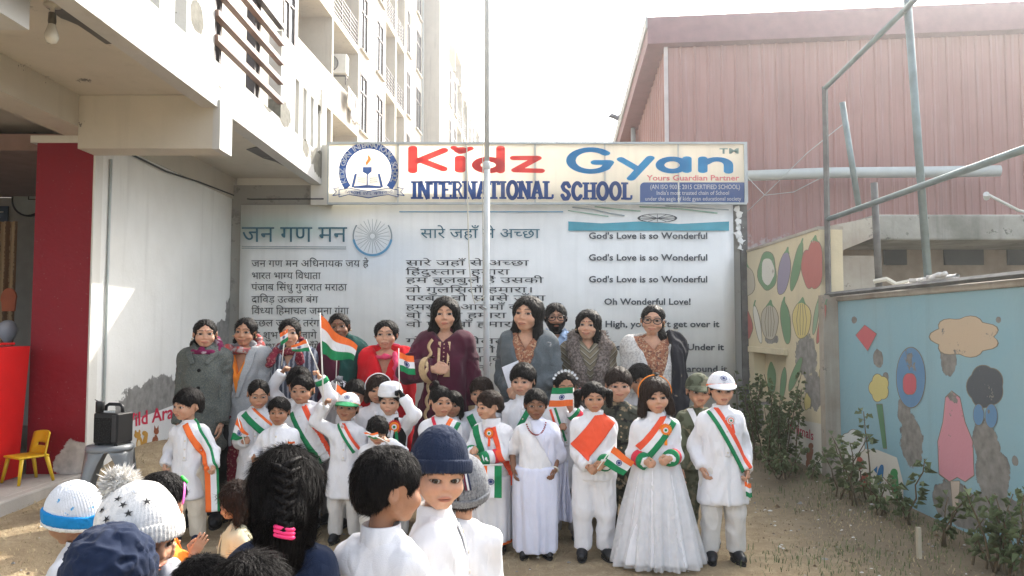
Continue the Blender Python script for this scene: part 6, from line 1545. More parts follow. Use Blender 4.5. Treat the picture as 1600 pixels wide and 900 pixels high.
block(ap2, .85, [(39.001, 42, 's'), (42, 46, [(42.6, 43.5), (44.6, 45.6)]), (46, 48.5, 'r'), (48.5, 49, 's'), (49, 51.5, 'r'), (51.5, 57, [(52.5, 53.5), (55, 56)]), (57, 60, 'r'), (60, 66, [(61, 62), (64, 65)]), (66, 70, 's')], FL[:4], 17.0)
w = AB(); w.bx(-7, .851, 39.002, 42.3, 16.9, 24); w.obj('stair_tower', M_APT, ap2)
w = AB(); w.bx(-.5, 1.0, 44, 44.2, 17, 18.6).bx(-.5, 1.0, 47, 47.2, 17, 18.6).bx(-.5, 1.0, 44.2, 47, 18.4, 18.6); w.obj('roof_frame', M_APT, ap2)
acx = AP(-.45, 24.75, 10.05); ac = thing('air_conditioner', 'white air conditioner unit hung in an apartment balcony', 'air conditioner', acx); M_AC = mat('ac_white', (.70, .70, .66), .5, .05)
part(MB().box((-.42, -.2, 0), (.42, .2, .66)), 'casing', M_AC, ac, .02); b = MB(); b.lathe([(.26, 0), (.28, .012), (.25, .02)], 22, c=(-.12, 0, 0)); o = part(b, 'fan_ring', M_RAIL, ac, smooth=True); o.matrix_local = Matrix.Translation((0, -.2, .33)) @ Matrix.Rotation(R(90), 4, 'X')
b = MB(); b.poly([(-.12 + .25 * math.cos(a), -.208, .33 + .25 * math.sin(a)) for a in [2 * math.pi * i / 20 for i in range(20)]], (0, .004, 0)); part(b, 'fan_grille', mat('ac_grille', (.30, .31, .30), .6), ac)
b = MB(); b.tube([(-.35, 0, -.04), (.35, 0, -.04), (.35, .3, -.04)], .025); b.tube([(.36, 0, -.04), (.36, 0, -.35)], .02); part(b, 'bracket', M_RAIL, ac)
la = AP(.05, 25.0, 9.42); ln = thing('laundry', 'pale washing hung over an apartment balcony wall', 'laundry', la)
for i, (dy, h_, mm) in enumerate(((-.9, .7, CREAM), (-.3, .95, WHITE), (.35, .85, OFFWHITE))):
    V = [(.06 + .03 * math.sin(k * 2.1 + j), dy + .55 * k / 8, .04 - h_ * j / 5) for j in range(6) for k in range(9)]; o = mesh_obj('towel', V, [(j * 9 + k, j * 9 + k + 1, j * 9 + k + 10, j * 9 + k + 9) for j in range(5) for k in range(8)], mm, ln, True); o.modifiers.new('thickness', 'SOLIDIFY').thickness = .012
# ------------------------------------------------------------------ maroon shed on the right
shed = thing('metal_shed', 'large maroon ribbed metal shed with overhanging roof', 'building', (2.5, 11.8, 0), R(-6.0))
def maroon():
    m, nt, b = newmat('maroon_sheet'); c = ocoord(nt); s = nd(nt, 'ShaderNodeSeparateXYZ'); nt.links.new(nd(nt, 'ShaderNodeNewGeometry').outputs['Position'], s.inputs[0]); g = nd(nt, 'ShaderNodeNewGeometry').outputs['Position']
    col = ramp(nt, noise(nt, g, 1.2, 5), [(.3, (.30, .155, .135)), (.7, (.35, .19, .165))])
    v = mth(nt, 'ADD', s.outputs[2], mth(nt, 'MULTIPLY', noise(nt, g, 3.5, 6, .7), -1.1)); k = ramp(nt, v, [(.0, (1, 1, 1)), (1, (0, 0, 0))])
    r = nd(nt, 'ShaderNodeMapRange'); r.inputs[1].default_value = 2.35; r.inputs[2].default_value = 2.25; nt.links.new(v, r.inputs[0])
    col = mixc(nt, mth(nt, 'MULTIPLY', r.outputs[0], .8), col, (.42, .38, .37)); mp = nd(nt, 'ShaderNodeMapping'); mp.inputs['Scale'].default_value = (6, 6, .3); nt.links.new(g, mp.inputs[0]); col = mixc(nt, ramp(nt, noise(nt, mp.outputs[0], 1.4, 6, .7), [(.5, (0, 0, 0)), (.8, (.55,) * 3)]), col, (.17, .10, .09)); col = mixc(nt, ramp(nt, noise(nt, mp.outputs[0], 2.3, 5), [(.55, (0, 0, 0)), (.85, (.4,) * 3)]), col, (.46, .36, .35))
    nt.links.new(col, b.inputs['Base Color']); b.inputs['Roughness'].default_value = .5; bump(nt, b, noise(nt, g, 3, 3), .15, .03); return m
M_MAR = maroon(); RIB = .215
def panel_mesh(h):
    pr = [(0, 0), (.012, -.022), (.035, -.022), (.047, 0), (RIB * .45, 0), (RIB * .47, -.004), (RIB * .55, -.004), (RIB * .57, 0), (RIB, 0)]; n = len(pr)
    return [(x, y, z) for z in (0, h) for x, y in pr], [(i, i + 1, n + i + 1, n + i) for i in range(n - 1)]
V, Fc = panel_mesh(6.15); pm = mesh_obj('metal_panel', V, Fc, M_MAR, shed, False)
for i in range(1, 46): o = pm.copy(); COL.objects.link(o); o.parent = shed; o.location = (i * RIB, 0, 0)
for i in range(30):
    hh_ = 6.1 - .185 * (i + 1) * RIB; V, Fc = panel_mesh(hh_); o = mesh_obj('side_panel', V, Fc, M_MAR, shed, False); o.matrix_local = Matrix.Translation((-.004 - .085 * (i + 1) * RIB, (i + 1) * RIB, 0)) @ Matrix.Rotation(R(-85.1), 4, 'Z')
M_TRIM = mat('roof_trim', (.19, .09, .10), .5, .1)
b = MB(); L = 11.0
b.add([(-.30, -.14, 6.02), (10, -.14, 6.02), (10, -.14, 6.46), (-.30, -.14, 6.46), (-.30 - .085 * L, L, 6.02 - .185 * L), (10, L, 6.02 - .185 * L), (10, L, 6.46 - .185 * L), (-.30 - .085 * L, L, 6.46 - .185 * L)], [(0, 1, 2, 3), (1, 5, 6, 2), (5, 4, 7, 6), (4, 0, 3, 7), (3, 2, 6, 7), (0, 4, 5, 1)]); part(b, 'roof', M_TRIM, shed)
b = MB(); b.add([(-.325, -.16, 6.28), (-.302, -.16, 6.28), (-.302, -.16, 6.49), (-.325, -.16, 6.49), (-.325 - .085 * L, L, 6.28 - .185 * L), (-.302 - .085 * L, L, 6.28 - .185 * L), (-.302 - .085 * L, L, 6.49 - .185 * L), (-.325 - .085 * L, L, 6.49 - .185 * L)], [(0, 1, 2, 3), (1, 5, 6, 2), (5, 4, 7, 6), (4, 0, 3, 7), (3, 2, 6, 7), (0, 4, 5, 1)]); part(b, 'gutter', mat('gutter_grey', (.36, .38, .38), .5), shed)
part(MB().box((-.03, -.035, 0), (.03, .02, 6.05)), 'corner_trim', mat('trim_pale', (.48, .44, .44), .5), shed); part(MB().box((.2, .2, 0), (9.8, 6.3, 4.8)), 'inner_wall', M_RUST, shed)
b = MB(); b.tube([(-.36, 2.9, 0), (-.36, 2.9, 5.5)], .05, 10); part(b, 'down_pipe', mat('gutter_grey', (.36, .38, .38)), shed, smooth=True)
cable('horizontal_pipe', 'thick pale grey pipe running across the maroon shed', [W(1160, 275, 11.3), W(1300, 270, 11.1), W(1440, 269, 10.9), W(1562, 267, 10.7)], .082, M_PVC, 'pipe', 14)
bp = W(962, 188, 15.4); bd = thing('bird', 'small dark pigeon perched on the shed roof edge', 'bird', bp)
fB = lambda P: smin(smin(cone(P, (-.04, 0, .05), (.08, 0, .10), .055, .045), np.sqrt(((P - A(-.10, 0, .115)) ** 2).sum(1)) - .034, .04), cone(P, (.06, 0, .09), (.19, 0, .06), .03, .012), .03)
V, Q = snet(fB, (-.2, -.1, -.05), (.25, .1, .2), .012); V = V * A(-1, 1, 1); mesh_obj('body', V, Q[:, ::-1].copy(), mat('pigeon_grey', (.10, .10, .115), .7, .3), bd, True); b = MB(); b.tube([(.13, 0, .112), (.16, 0, .105)], [.010, .002], 6); part(b, 'beak', M_CABLE, bd)
for s in (-1, 1): b = MB(); b.tube([(.0, s * .02, .02), (0, s * .02, -.05)], .005, 5); part(b, 'leg', M_CABLE, bd)
# ------------------------------------------------------------------ painted walls on the right
yb_ = WXs([(1163, 580, 9, 22), (1259, 556, 18, 34), (1272, 610, 16, 30), (1205, 530, 12, 8), (1182, 650, 12, 22), (1290, 640, 6, 40)], YWX)
M_YW = plaster('painted_wall_yellow', (.64, .56, .38), 1, yb_, dirt=.15, stain=(.42, .38, .28), nscale=10, under=(.25, .24, .22))
ywall = thing('yellow_wall', 'pale yellow wall painted with vegetables', 'wall', (0, 0, 0)); YH = 2.37
nY0, nY1 = WX(1229, 590, YWX).y, WX(1178, 590, YWX).y; nz0, nz1 = .55, WX(1204, 553, YWX).z
b = MB(); b.box((YWX, 6.9, -.1), (YWX + .22, nY0, YH)).box((YWX, nY1, -.1), (YWX + .22, 9.02, YH)).box((YWX, nY0, -.1), (YWX + .22, nY1, nz0)).box((YWX, nY0, nz1), (YWX + .22, nY1, YH)).box((YWX + .14, nY0, nz0), (YWX + .22, nY1, nz1)); part(b, 'wall', M_YW, ywall)
part(MB().box((YWX - .05, nY0 - .06, nz1 + .002), (YWX - .001, nY1 + .06, nz1 + .07)), 'ledge', M_YW, ywall, .006)
part(MB().box((YWX - .01, 6.9, YH + .001), (YWX + .23, 9.02, YH + .03)), 'coping', M_RUIN, ywall)
YT = lambda x, y: WX(x, y, YWX); FY = lambda: Flat(YT, (-1, 0, 0))
PV = lambda n_, c_: MATS.get('mural_' + n_) or plaster('mural_' + n_, c_, 1, (), dirt=.12, scatter=.655, under=(.40, .37, .30), stain=tuple(v * .75 for v in c_), streak=.15)
def veg(cx, cy, rx, ry, rot, col, stem=None, wob=.04, seed=0, ribs=0):
    e_ = seed * .0001
    f = FY(); f.ell(cx, cy, rx + 1, ry + 1, rot, 26, .0008 + e_, wob, seed); o = f.obj('painted_vegetable', PV('outline', (.22, .20, .15)), ywall)
    f = FY(); f.ell(cx, cy, rx, ry, rot, 26, .0014 + e_, wob, seed); f.obj('fill', col, o)
    if ribs:
        f = FY()
        for i in range(ribs): t = (i + 1) / (ribs + 1) * 2 - 1; f.mb.v += []; f.stroke([(cx + rx * t * .5, cy - ry * .9), (cx + rx * t * .95, cy), (cx + rx * t * .6, cy + ry * .85)], .8, False)
        r_ = f.obj('rib_line', PV('outline', (.22, .20, .15)), o); r_.location = (.0012, 0, 0)
    if stem:
        a = R(rot); tx, ty = cx + ry * math.sin(a), cy - ry * math.cos(a); f = FY(); f.poly([(tx - rx * .5, ty + 3), (tx - rx * .15, ty - 3), (tx + 1, ty - 8), (tx + 3, ty - 7), (tx + rx * .3, ty - 2), (tx + rx * .5, ty + 4), (tx, ty + 1)], .0022 + e_); f.obj('stem', PV('green', (.10, .22, .10)), o)
PT, PG, PP, PR_, PY, PW, PGL = PV('tan', (.48, .44, .35)), PV('green', (.18, .30, .17)), PV('purple', (.30, .27, .35)), PV('red', (.46, .17, .15)), PV('yellow', (.62, .52, .22)), PV('white', (.66, .64, .56)), PV('pale_green', (.30, .40, .27))
veg(1164, 440, 15, 25, 0, PT, True, .05, 1); veg(1199, 424, 14, 30, 0, PG, None, .06, 2); veg(1225, 427, 9, 34, 8, PP, True, .03, 3); veg(1245, 417, 6, 38, 12, PG, True, .03, 4); veg(1263, 420, 10, 30, -4, PR_, None, .04, 5); veg(1273, 413, 13, 38, 0, PR_, True, .05, 6)
f = FY(); f.ell(1200, 424, 10, 21, 0, 20, .0026, .06, 7); f.obj('painted_vegetable', PW, ywall)
veg(1164, 502, 10, 27, -14, PR_, True, .05, 8); veg(1184, 506, 4, 30, -10, PW, True, .03, 9); veg(1203, 503, 13, 27, 0, PT, True, .03, 10, 4); veg(1228, 504, 7, 33, -6, PG, True, .03, 11); veg(1253, 500, 14, 28, 0, PY, True, .04, 12, 4); veg(1275, 497, 3, 26, 8, PGL, True, .02, 13); veg(1284, 506, 4, 32, 12, PR_, True, .02, 14)
veg(1243, 585, 5, 28, 20, PG, None, .03, 15); veg(1224, 600, 4, 26, 6, PG, None, .03, 16); veg(1286, 585, 5, 14, 0, PY, True, .03, 17); veg(1262, 628, 5, 12, 0, PY, None, .1, 18); veg(1168, 618, 4, 20, 0, PGL, None, .05, 19)
FN = Flat(lambda x, y: WX(x, y, YWX + .14), (-1, 0, 0)); FN.ell(1206, 592, 7, 26, 0, 22, .004, .05, 3); FN.obj('painted_vegetable', PG, ywall)
an = FY(); an.poly([(1230, 652), (1293, 664), (1293, 752), (1230, 712)], .0035); an.obj('animal_panel', PV('panel_white', (.62, .60, .53)), ywall)
f = FY(); V, Fc = text_mesh('Animals', 2, 0, .012); mn, mx = V[:, 0].min(), V[:, 0].max()
f.add([(1233 + 39 * (v[0] - mn) / (mx - mn), 672 + 16 * (v[0] - mn) / (mx - mn) - v[1] * 21) for v in V], Fc, .0065); f.obj('lettering', PV('ink_red', (.42, .03, .06)), ywall)
f = FY(); f.ell(1266, 712, 5, 14, 8, 18, .006, .08, 5); f.ell(1268, 697, 4, 5, 0, 14, .0065); f.ell(1290, 722, 3, 14, 0, 16, .006, .08, 6); f.ell(1289, 706, 3, 4, 0, 12, .0065); f.ell(1262, 724, 2, 6, 0, 10, .0068); f.ell(1270, 725, 2, 6, 0, 10, .0069); f.obj('painted_animal', PV('brown', (.30, .13, .07)), ywall)
BL = lambda L: WXs(L, RWX)
blob = BL([(1372, 560, 9, 14), (1420, 575, 14, 26), (1424, 690, 18, 42), (1412, 640, 10, 24), (1482, 560, 13, 30), (1540, 690, 22, 34), (1552, 745, 28, 44), (1500, 790, 40, 36), (1586, 720, 5, 8), (1470, 780, 14, 26), (1570, 800, 60, 26), (1335, 500, 4, 6), (1414, 560, 6, 10), (1560, 500, 4, 5), (1384, 590, 5, 9)])
layers_unused = [(BL([(1512, 520, 38, 32), (1455, 500, 16, 14), (1585, 500, 18, 20)]), (.52, .40, .28), .85), (BL([(1538, 598, 32, 34)]), (.05, .06, .075), .85), (BL([(1492, 650, 18, 36), (1494, 715, 24, 40)]), (.56, .20, .24), .85), (BL([(1374, 612, 16, 24)]), (.58, .50, .22), .85), (BL([(1373, 650, 9, 16)]), (.10, .20, .12), .85), (BL([(1424, 590, 26, 40)]), (.05, .14, .30), .7), (BL([(1352, 528, 16, 15)]), (.50, .10, .12), .8), (BL([(1548, 648, 12, 20)]), (.06, .16, .34), .8), (BL([(1334, 690, 19, 20)]), (.62, .64, .62), .95), (BL([(1496, 470, 18, 10)]), (.10, .10, .10), .7), (BL([(1472, 580, 14, 18)]), (.55, .45, .35), .8)]
M_BW = plaster('painted_wall_blue', (.235, .40, .46), 1, blob, dirt=.14, stain=(.33, .42, .43), nscale=7, under=(.225, .215, .195), streak=.3)
bwall = thing('blue_wall', 'pale blue wall with faded flaking mural paint', 'wall', (0, 0, 0)); BH = 1.69
part(MB().box((RWX, 1.2, -.1), (RWX + .22, 6.898, BH)), 'wall', M_BW, bwall); part(MB().box((RWX - .02, 1.2, BH + .001), (RWX + .24, 6.92, BH + .05)), 'coping', M_RUIN, bwall, .012)
part(MB().box((YWX - .02, 6.80, -.1), (RWX - .001, 6.899, 1.75)), 'corner_edge', M_RUIN, bwall)
BTx = lambda x, y: WX(x, y, RWX); FBW = lambda: Flat(BTx, (-1, 0, 0))
f = FBW(); f.poly([(1300, 700), (1330, 700), (1372, 703), (1402, 715), (1412, 755), (1412, 806), (1366, 792), (1300, 752)], .003); f.obj('animal_panel', PV('panel_white', (.62, .60, .53)), bwall)
f = FBW(); f.ell(1375, 745, 5, 20, 14, 22, .005, .05, 4); f.poly([(1372, 728), (1366, 734), (1371, 740)], .0055); f.poly([(1370, 762), (1364, 774), (1372, 768), (1376, 776)], .0055); f.obj('painted_animal', PV('dolphin_blue', (.03, .16, .36)), bwall)
f = FBW(); f.ell(1400, 758, 5.5, 24, -6, 22, .005, .05, 5); f.ell(1398, 740, 6, 8, 0, 14, .0055); f.poly([(1402, 778), (1404, 800), (1397, 782)], .0055); f.obj('painted_animal', PV('parrot_green', (.06, .26, .09)), bwall)
f = FBW(); f.ell(1344, 724, 6, 11, 0, 16, .005, .08, 1); f.ell(1351, 752, 7, 14, 10, 18, .005, .08, 2); f.obj('painted_animal', PV('rust_red', (.36, .10, .07)), bwall)
MK = [0]
def mural(pts_list, col, nm):
    MK[0] += 1
    m = plaster('mural_' + nm, col, 1, (), dirt=.08, scatter=.60, under=(.23, .22, .20), stain=tuple(v * .8 for v in col), streak=.15); f = FBW()
    for q in pts_list:
        if len(q) == 6 and not isinstance(q[0], tuple): f.ell(*q[:4], q[4], 26, .002, .05, int(q[5]))
        else: f.poly(q, .0010 + .0001 * f.k + .0003 * MK[0])
    return f.obj('painted_shape', m, bwall)
def outlined(shapes, col, nm):
    f = FBW()
    for q in shapes:
        cx = sum(a for a, b in q) / len(q); cy = sum(b for a, b in q) / len(q); f.poly([(cx + (a - cx) * 1.025 + (.5 if a > cx else -.5), cy + (b - cy) * 1.02 + (.5 if b > cy else -.5)) for a, b in q], .0010 + .0003 * (MK[0] + 1) - .0002)
    f.obj('painted_outline', PV('outline', (.10, .10, .09)), bwall); mural(shapes, col, nm)
def lobes(cx, cy, rx, ry, n, d, k=40): return [(cx + rx * (1 + d * abs(math.sin(n * math.pi * i / k))) * math.cos(2 * math.pi * i / k), cy + ry * (1 + d * abs(math.sin(n * math.pi * i / k))) * math.sin(2 * math.pi * i / k)) for i in range(k)]
outlined([lobes(1508, 526, 44, 26, 7, .25)], (.52, .41, .29), 'peach_cloud')
outlined([lobes(1540, 604, 26, 30, 5, .12)], (.09, .10, .11), 'dark_boulder')
outlined([[(1478, 622), (1488, 612), (1500, 622), (1508, 660), (1520, 690), (1522, 742), (1508, 752), (1496, 745), (1484, 752), (1468, 740), (1466, 690), (1474, 660)]], (.56, .26, .30), 'pink_bell')
outlined([[(1486, 752), (1500, 752), (1497, 800), (1490, 800)]], (.50, .42, .34), 'stalk')
outlined([lobes(1374, 606, 13, 18, 5, .22)], (.58, .50, .20), 'yellow_bloom'); outlined([[(1370, 632), (1379, 632), (1386, 700), (1380, 700)]], (.12, .24, .13), 'green_stalk')
outlined([lobes(1424, 590, 22, 46, 1, .02)], (.13, .25, .40), 'blue_balloon'); outlined([lobes(1422, 600, 10, 16, 4, .1)], (.52, .12, .14), 'red_spot')
outlined([[(1338, 524), (1352, 508), (1370, 522), (1356, 548)]], (.52, .13, .14), 'red_kite'); outlined([lobes(1550, 650, 9, 18, 1, .02), lobes(1530, 648, 8, 16, 1, .02)], (.13, .25, .40), 'blue_drop'); outlined([lobes(1334, 692, 16, 17, 6, .22)], (.62, .64, .62), 'white_cloud')
# wall panel on the left with animals and lettering
LT = lambda x, y: WX(x, y, LWX + .002); FLw = lambda: Flat(LT, (1, 0, 0)); wp_ = thing('animal_sign', 'white painted panel with red lettering and squirrels, low on the left wall', 'sign', (0, 0, 0))
f = FLw(); f.poly([(178, 668), (268, 634), (300, 622), (300, 690), (268, 700), (222, 712), (196, 715)], .003); f.obj('panel', PV('panel_bright', (.68, .68, .66)), wp_)
f = FLw(); V, Fc = text_mesh('Wild Ara', 2, 0, .018); mn, mx = V[:, 0].min(), V[:, 0].max(); f.add([(186 + 84 * (v[0] - mn) / (mx - mn), 671 - 18 * (v[0] - mn) / (mx - mn) - v[1] * 30) for v in V], Fc, .006); f.obj('lettering', mat('wall_ink_red', (.55, .02, .06), .6), wp_)
OC, RBn = PV('squirrel_ochre', (.50, .27, .05)), PV('fox_brown', (.30, .09, .04))
f = FLw(); f.ell(217, 693, 5, 12, 0, 18, .005, .05, 1); f.ell(214, 680, 5.5, 5, 0, 14, .0055); f.ell(226, 688, 3.5, 13, 12, 16, .0052, .06, 2); f.ell(225, 677, 4, 4, 0, 12, .0056); f.ell(211, 675, 1.6, 3, 0, 8, .006); f.ell(217, 674, 1.6, 3, 0, 8, .0061); f.obj('painted_squirrel', OC, wp_)
f = FLw(); f.ell(216, 695, 2.6, 8, 0, 14, .0065); f.obj('painted_belly', PV('cream', (.66, .56, .36)), wp_)
f = FLw(); f.ell(243, 690, 3.5, 11, 0, 16, .005, .05, 3); f.ell(243.5, 674, 4, 5, 0, 14, .0055); f.poly([(240, 671), (240.5, 664), (243, 670)], .006); f.poly([(244, 670), (246.5, 664), (247, 671)], .0061); f.ell(238.5, 690, 2, 8, 10, 12, .0052); f.obj('painted_fox', RBn, wp_)
# ------------------------------------------------------------------ shelter, frame, dish behind the right wall
shl = thing('concrete_shelter', 'stained concrete shelter with flat mossy roof slab behind the blue wall', 'building', (0, 0, 0))
s0 = W(1366, 375, 7.9); s1 = W(1366, 335, 7.9)
b = MB(); b.box((s0.x, 7.9, s0.z), (9.5, 10.2, s1.z)); part(b, 'roof_slab', M_MOSS, shl, .02)
q0 = W(1300, 395, 7.9); b = MB(); b.add([(q0.x, 7.88, q0.z - .02), (s0.x - .002, 7.88, s0.z + .03), (s0.x - .002, 7.88, s1.z - .03), (q0.x, 7.88, s1.z - .12), (q0.x, 9.5, q0.z - .02), (s0.x - .002, 9.5, s0.z + .03), (s0.x - .002, 9.5, s1.z - .03), (q0.x, 9.5, s1.z - .12)], [(0, 1, 2, 3), (1, 5, 6, 2), (5, 4, 7, 6), (4, 0, 3, 7), (3, 2, 6, 7), (0, 4, 5, 1)]); part(b, 'broken_slab', M_RUIN, shl)
part(MB().box((q0.x + .02, 8.0, 0), (s0.x + .05, 8.2, q0.z - .021)), 'side_wall', M_RUIN, shl); part(MB().box((s0.x + .051, 8.9, 0), (9.5, 9.05, s0.z - .001)), 'back_wall', mat('shelter_back', (.30, .25, .20), .85, .2), shl)
for (a, c) in ((1382, 1416), (1476, 1536), (1575, 1640)): w0, w1 = W(a, 414, 8.88), W(c, 386, 8.88); part(MB().box((w0.x, 8.87, w0.z), (w1.x, 8.899, w1.z)), 'ventilator', mat('vent_dark', (.06, .07, .075), .7), shl)
fr = thing('pipe_frame', 'weathered green-grey steel pipe frame standing on the blue wall', 'frame', (0, 0, 0))
def bar(name, a, c, r, m=M_STEEL, sq=False): b = MB(); b.tube([a, c], r, 4 if sq else 10); return part(b, name, m, fr, smooth=not sq)
bar('post', (2.94, 6.86, 1.72), (2.95, 6.86, 3.72), .028, M_RUST, True); bar('post', (3.05, 5.40, 1.72), (2.945, 5.40, 4.1), .028); bar('post', (3.05, 6.13, 1.72), (3.03, 6.13, 2.66), .028, M_RUST)
bar('rail', (2.95, 6.88, 3.70), (2.91, 5.35, 3.80), .022); bar('rail', (2.91, 5.35, 3.80), (2.80, 3.6, 3.9), .022); bar('rail', (2.95, 6.88, 2.46), (3.0, 3.2, 2.50), .024); bar('bottom_rail', (2.93, 6.89, 1.755), (2.98, 1.2, 1.765), .022, M_RUST, True)
bar('brace', W(1316, 160, 7.6), W(1343, 330, 7.6), .03, M_STEEL)
b = MB(); b.tube([W(1365, 440, 6.0), W(1385, 436, 5.95), W(1400, 444, 5.9), W(1420, 440, 5.85)], .02, 6); part(b, 'rope', M_ROPE, fr)
pc = W(1452, 442, 5.3); b = MB(); g = random.Random(5)
for i in range(9): b.tube([pc + Vector((-.02, g.uniform(-.25, .25), .01 + .02 * i % .05)), pc + Vector((.03, g.uniform(-.3, .3), .03)), pc + Vector((.02, g.uniform(-.3, .4), .0))], .018, 6)
rg = b.obj('rag', OFFWHITE, None, True); tag(rg, 'crumpled pale rag lying on the blue wall by the pole', 'rag')
cable('sagging_wire', 'thin grey wire sagging from the sign to the leaning brace', [W(1168, 330, 9), W(1215, 285, 8.6), W(1260, 240, 8.1), W(1316, 195, 7.6)], .004, M_PVC, 'wire'); cable('sagging_wire', 'lower thin wire looping from the sign corner to the wall frame', [W(1166, 275, 9), W(1195, 305, 8.5), W(1240, 300, 8), W(1298, 270, 6.9)], .004, M_PVC, 'wire')
dc = W(1645, 282, 6.0); ds = thing('satellite_dish', 'pale satellite dish cut by the right edge', 'satellite dish', dc, R(25)); b = MB(); b.lathe([(0, .0), (.15, .012), (.27, .05), (.36, .10)], 30, sx=1, sy=1); o = part(b, 'dish', mat('dish_grey', (.55, .57, .57), .5, .08), ds, smooth=True); o.matrix_local = Matrix.Rotation(R(70), 4, 'X'); o.modifiers.new('thickness', 'SOLIDIFY').thickness = .01
iv = Matrix.Rotation(R(-25), 4, 'Z'); pa = iv @ (W(1541, 303, 5.75) - dc); pb = iv @ (W(1592, 329, 5.95) - dc); b = MB(); b.tube([pa, pb, (0, .02, -.3)], .012, 8); part(b, 'arm', M_GALV, ds); b = MB(); b.tube([pa, pa + Vector((.05, .03, -.025))], .022, 8); part(b, 'receiver', M_GALV, ds); b = MB(); b.tube([(0, .05, 0), (.1, .2, -.3), (.1, .2, -1.0)], .03); part(b, 'mast', M_STEEL, ds)
# ------------------------------------------------------------------ plants along the right wall
M_LEAF = mat('leaf_green', (.16, .20, .10), .7, .45, 7, bst=.1, spec=.12); M_LEAF2 = mat('leaf_light', (.20, .24, .125), .7, .4, 7, bst=.1, spec=.12)
def leafy(m):
    nt = m.node_tree; b = nt.nodes['Principled BSDF']; t = nd(nt, 'ShaderNodeBsdfTranslucent'); nt.links.new(b.inputs['Base Color'].links[0].from_socket, t.inputs[0]); mx = nd(nt, 'ShaderNodeMixShader'); mx.inputs[0].default_value = .4
    nt.links.new(b.outputs[0], mx.inputs[1]); nt.links.new(t.outputs[0], mx.inputs[2]); nt.links.new(mx.outputs[0], nt.nodes['Material Output'].inputs[0])
leafy(M_LEAF); leafy(M_LEAF2)
M_STEM = mat('stem_brown', (.13, .10, .06), .8)
def plant(label, x, y, h, nst, spread, nl, ls, seed, m, name='plant', lop=1.):
    g = np.random.default_rng(seed); z = gz(x, y); r = thing(name, label, 'plant', (x, y, z)); sb_ = MB(); V = []; T = []
    for s in range(nst):
        a = g.uniform(0, 6.28); R_ = spread * g.uniform(.2, 1); hh_ = h * g.uniform(.55, 1.05); P = []
        bx_, by_ = g.normal(0, spread * .25), g.normal(0, spread * .25)
        for k in range(6): t = k / 5; P.append(Vector((bx_ + min(math.cos(a) * R_ * t ** 1.4, .3) + g.normal(0, .01), by_ + math.sin(a) * R_ * t ** 1.4, hh_ * t)))
        sb_.tube(P, [.008 * (1 - .12 * k) for k in range(6)], 5)
        for k in range(nl):
            t = g.uniform(.18, 1.0); i = min(int(t * 5), 4); c = P[i].lerp(P[i + 1], t * 5 - i); an = g.uniform(0, 6.28); el = g.uniform(-.4, .7); d = np.array([math.cos(an) * math.cos(el), math.sin(an) * math.cos(el), math.sin(el)]); L = ls * .62 * g.uniform(.6, 1.25); w = L * .26 * lop
            c = np.array(c) + d * .02; u = np.cross(d, [0, 0, 1.]); u /= np.linalg.norm(u) + 1e-6; n_ = np.cross(u, d); q = len(V); dr = -.18 * L
            V += [c, c + d * L * .45 + u * w + n_ * .02, c + d * L * .45 - u * w + n_ * .02, c + d * L * .5 - n_ * .01, c + d * L + np.array([0, 0, dr])]; T += [(q, q + 3, q + 1), (q, q + 2, q + 3), (q + 1, q + 3, q + 4), (q + 3, q + 2, q + 4)]
    sb_.obj('stem', M_STEM, r, True); o = mesh_obj('leaves', np.array(V), np.array(T, np.int32), m, r, False); o['kind'] = 'stuff'; return r
gp = 'plants along the painted walls'
for i, (px, py, h, ns, sp, nl, ls, mm, lab) in enumerate([(1168, 655, .95, 9, .22, 30, .085, M_LEAF, 'bushy green plant at the far end of the yellow wall beside the banner'), (1190, 690, .75, 9, .24, 30, .085, M_LEAF, 'dense leafy shrub under the niche of the yellow wall'), (1218, 700, 1.0, 11, .28, 32, .085, M_LEAF, 'tallest bushy shrub growing left of the word Animals'), (1242, 735, .40, 8, .26, 26, .08, M_LEAF2, 'low spreading plant at the foot of the animal panel'),
    (1322, 770, .62, 7, .26, 18, .10, M_LEAF2, 'broad leaved plant at the corner of the blue wall below the cloud'), (1345, 780, .85, 6, .2, 16, .10, M_LEAF2, 'taller thin stemmed plant in front of the white animal panel'), (1398, 812, .52, 6, .2, 18, .09, M_LEAF, 'plant with a pale stake below the painted parrot'), (1378, 806, .3, 6, .2, 12, .07, M_LEAF2, 'small weed left of the staked plant'), (1466, 835, .42, 6, .18, 12, .07, M_LEAF, 'thin weed under the pink stain of the blue wall'), (1545, 860, .62, 7, .26, 16, .08, M_LEAF2, 'leafy plant near the peeled patch at the right edge'), (1590, 870, .75, 7, .28, 16, .08, M_LEAF, 'scraggly plant cut by the right edge of the view'), (1525, 880, .36, 7, .2, 14, .065, M_LEAF2, 'low pale weed at the bottom right corner')]):
    u = (px - 800) / FPX; xw = 2.62 if px < 1300 else 2.72; yw = min(xw / u, 8.75); xw = u * yw
    plant(lab, xw, yw, h * (1 if i < 4 else .85), max(4, ns - 3) if i < 4 else max(3, ns - 3), sp, int(nl * (1.9 if i < 4 else 1.5)), ls * (1 if i < 4 else 1.15), 20 + i, mm, 'shrub' if i < 4 else 'plant', 1.2)
sk = WX(1416, 852, 2.3); b = MB(); b.box((-.012, -.012, 0), (.012, .012, .19)); o = b.obj('wooden_stake', mat('stake_pale', (.45, .40, .30)), None); o.location = (2.50, 4.62, gz(2.50, 4.62)); tag(o, 'short pale stake stuck in the soil before the blue wall', 'stake')
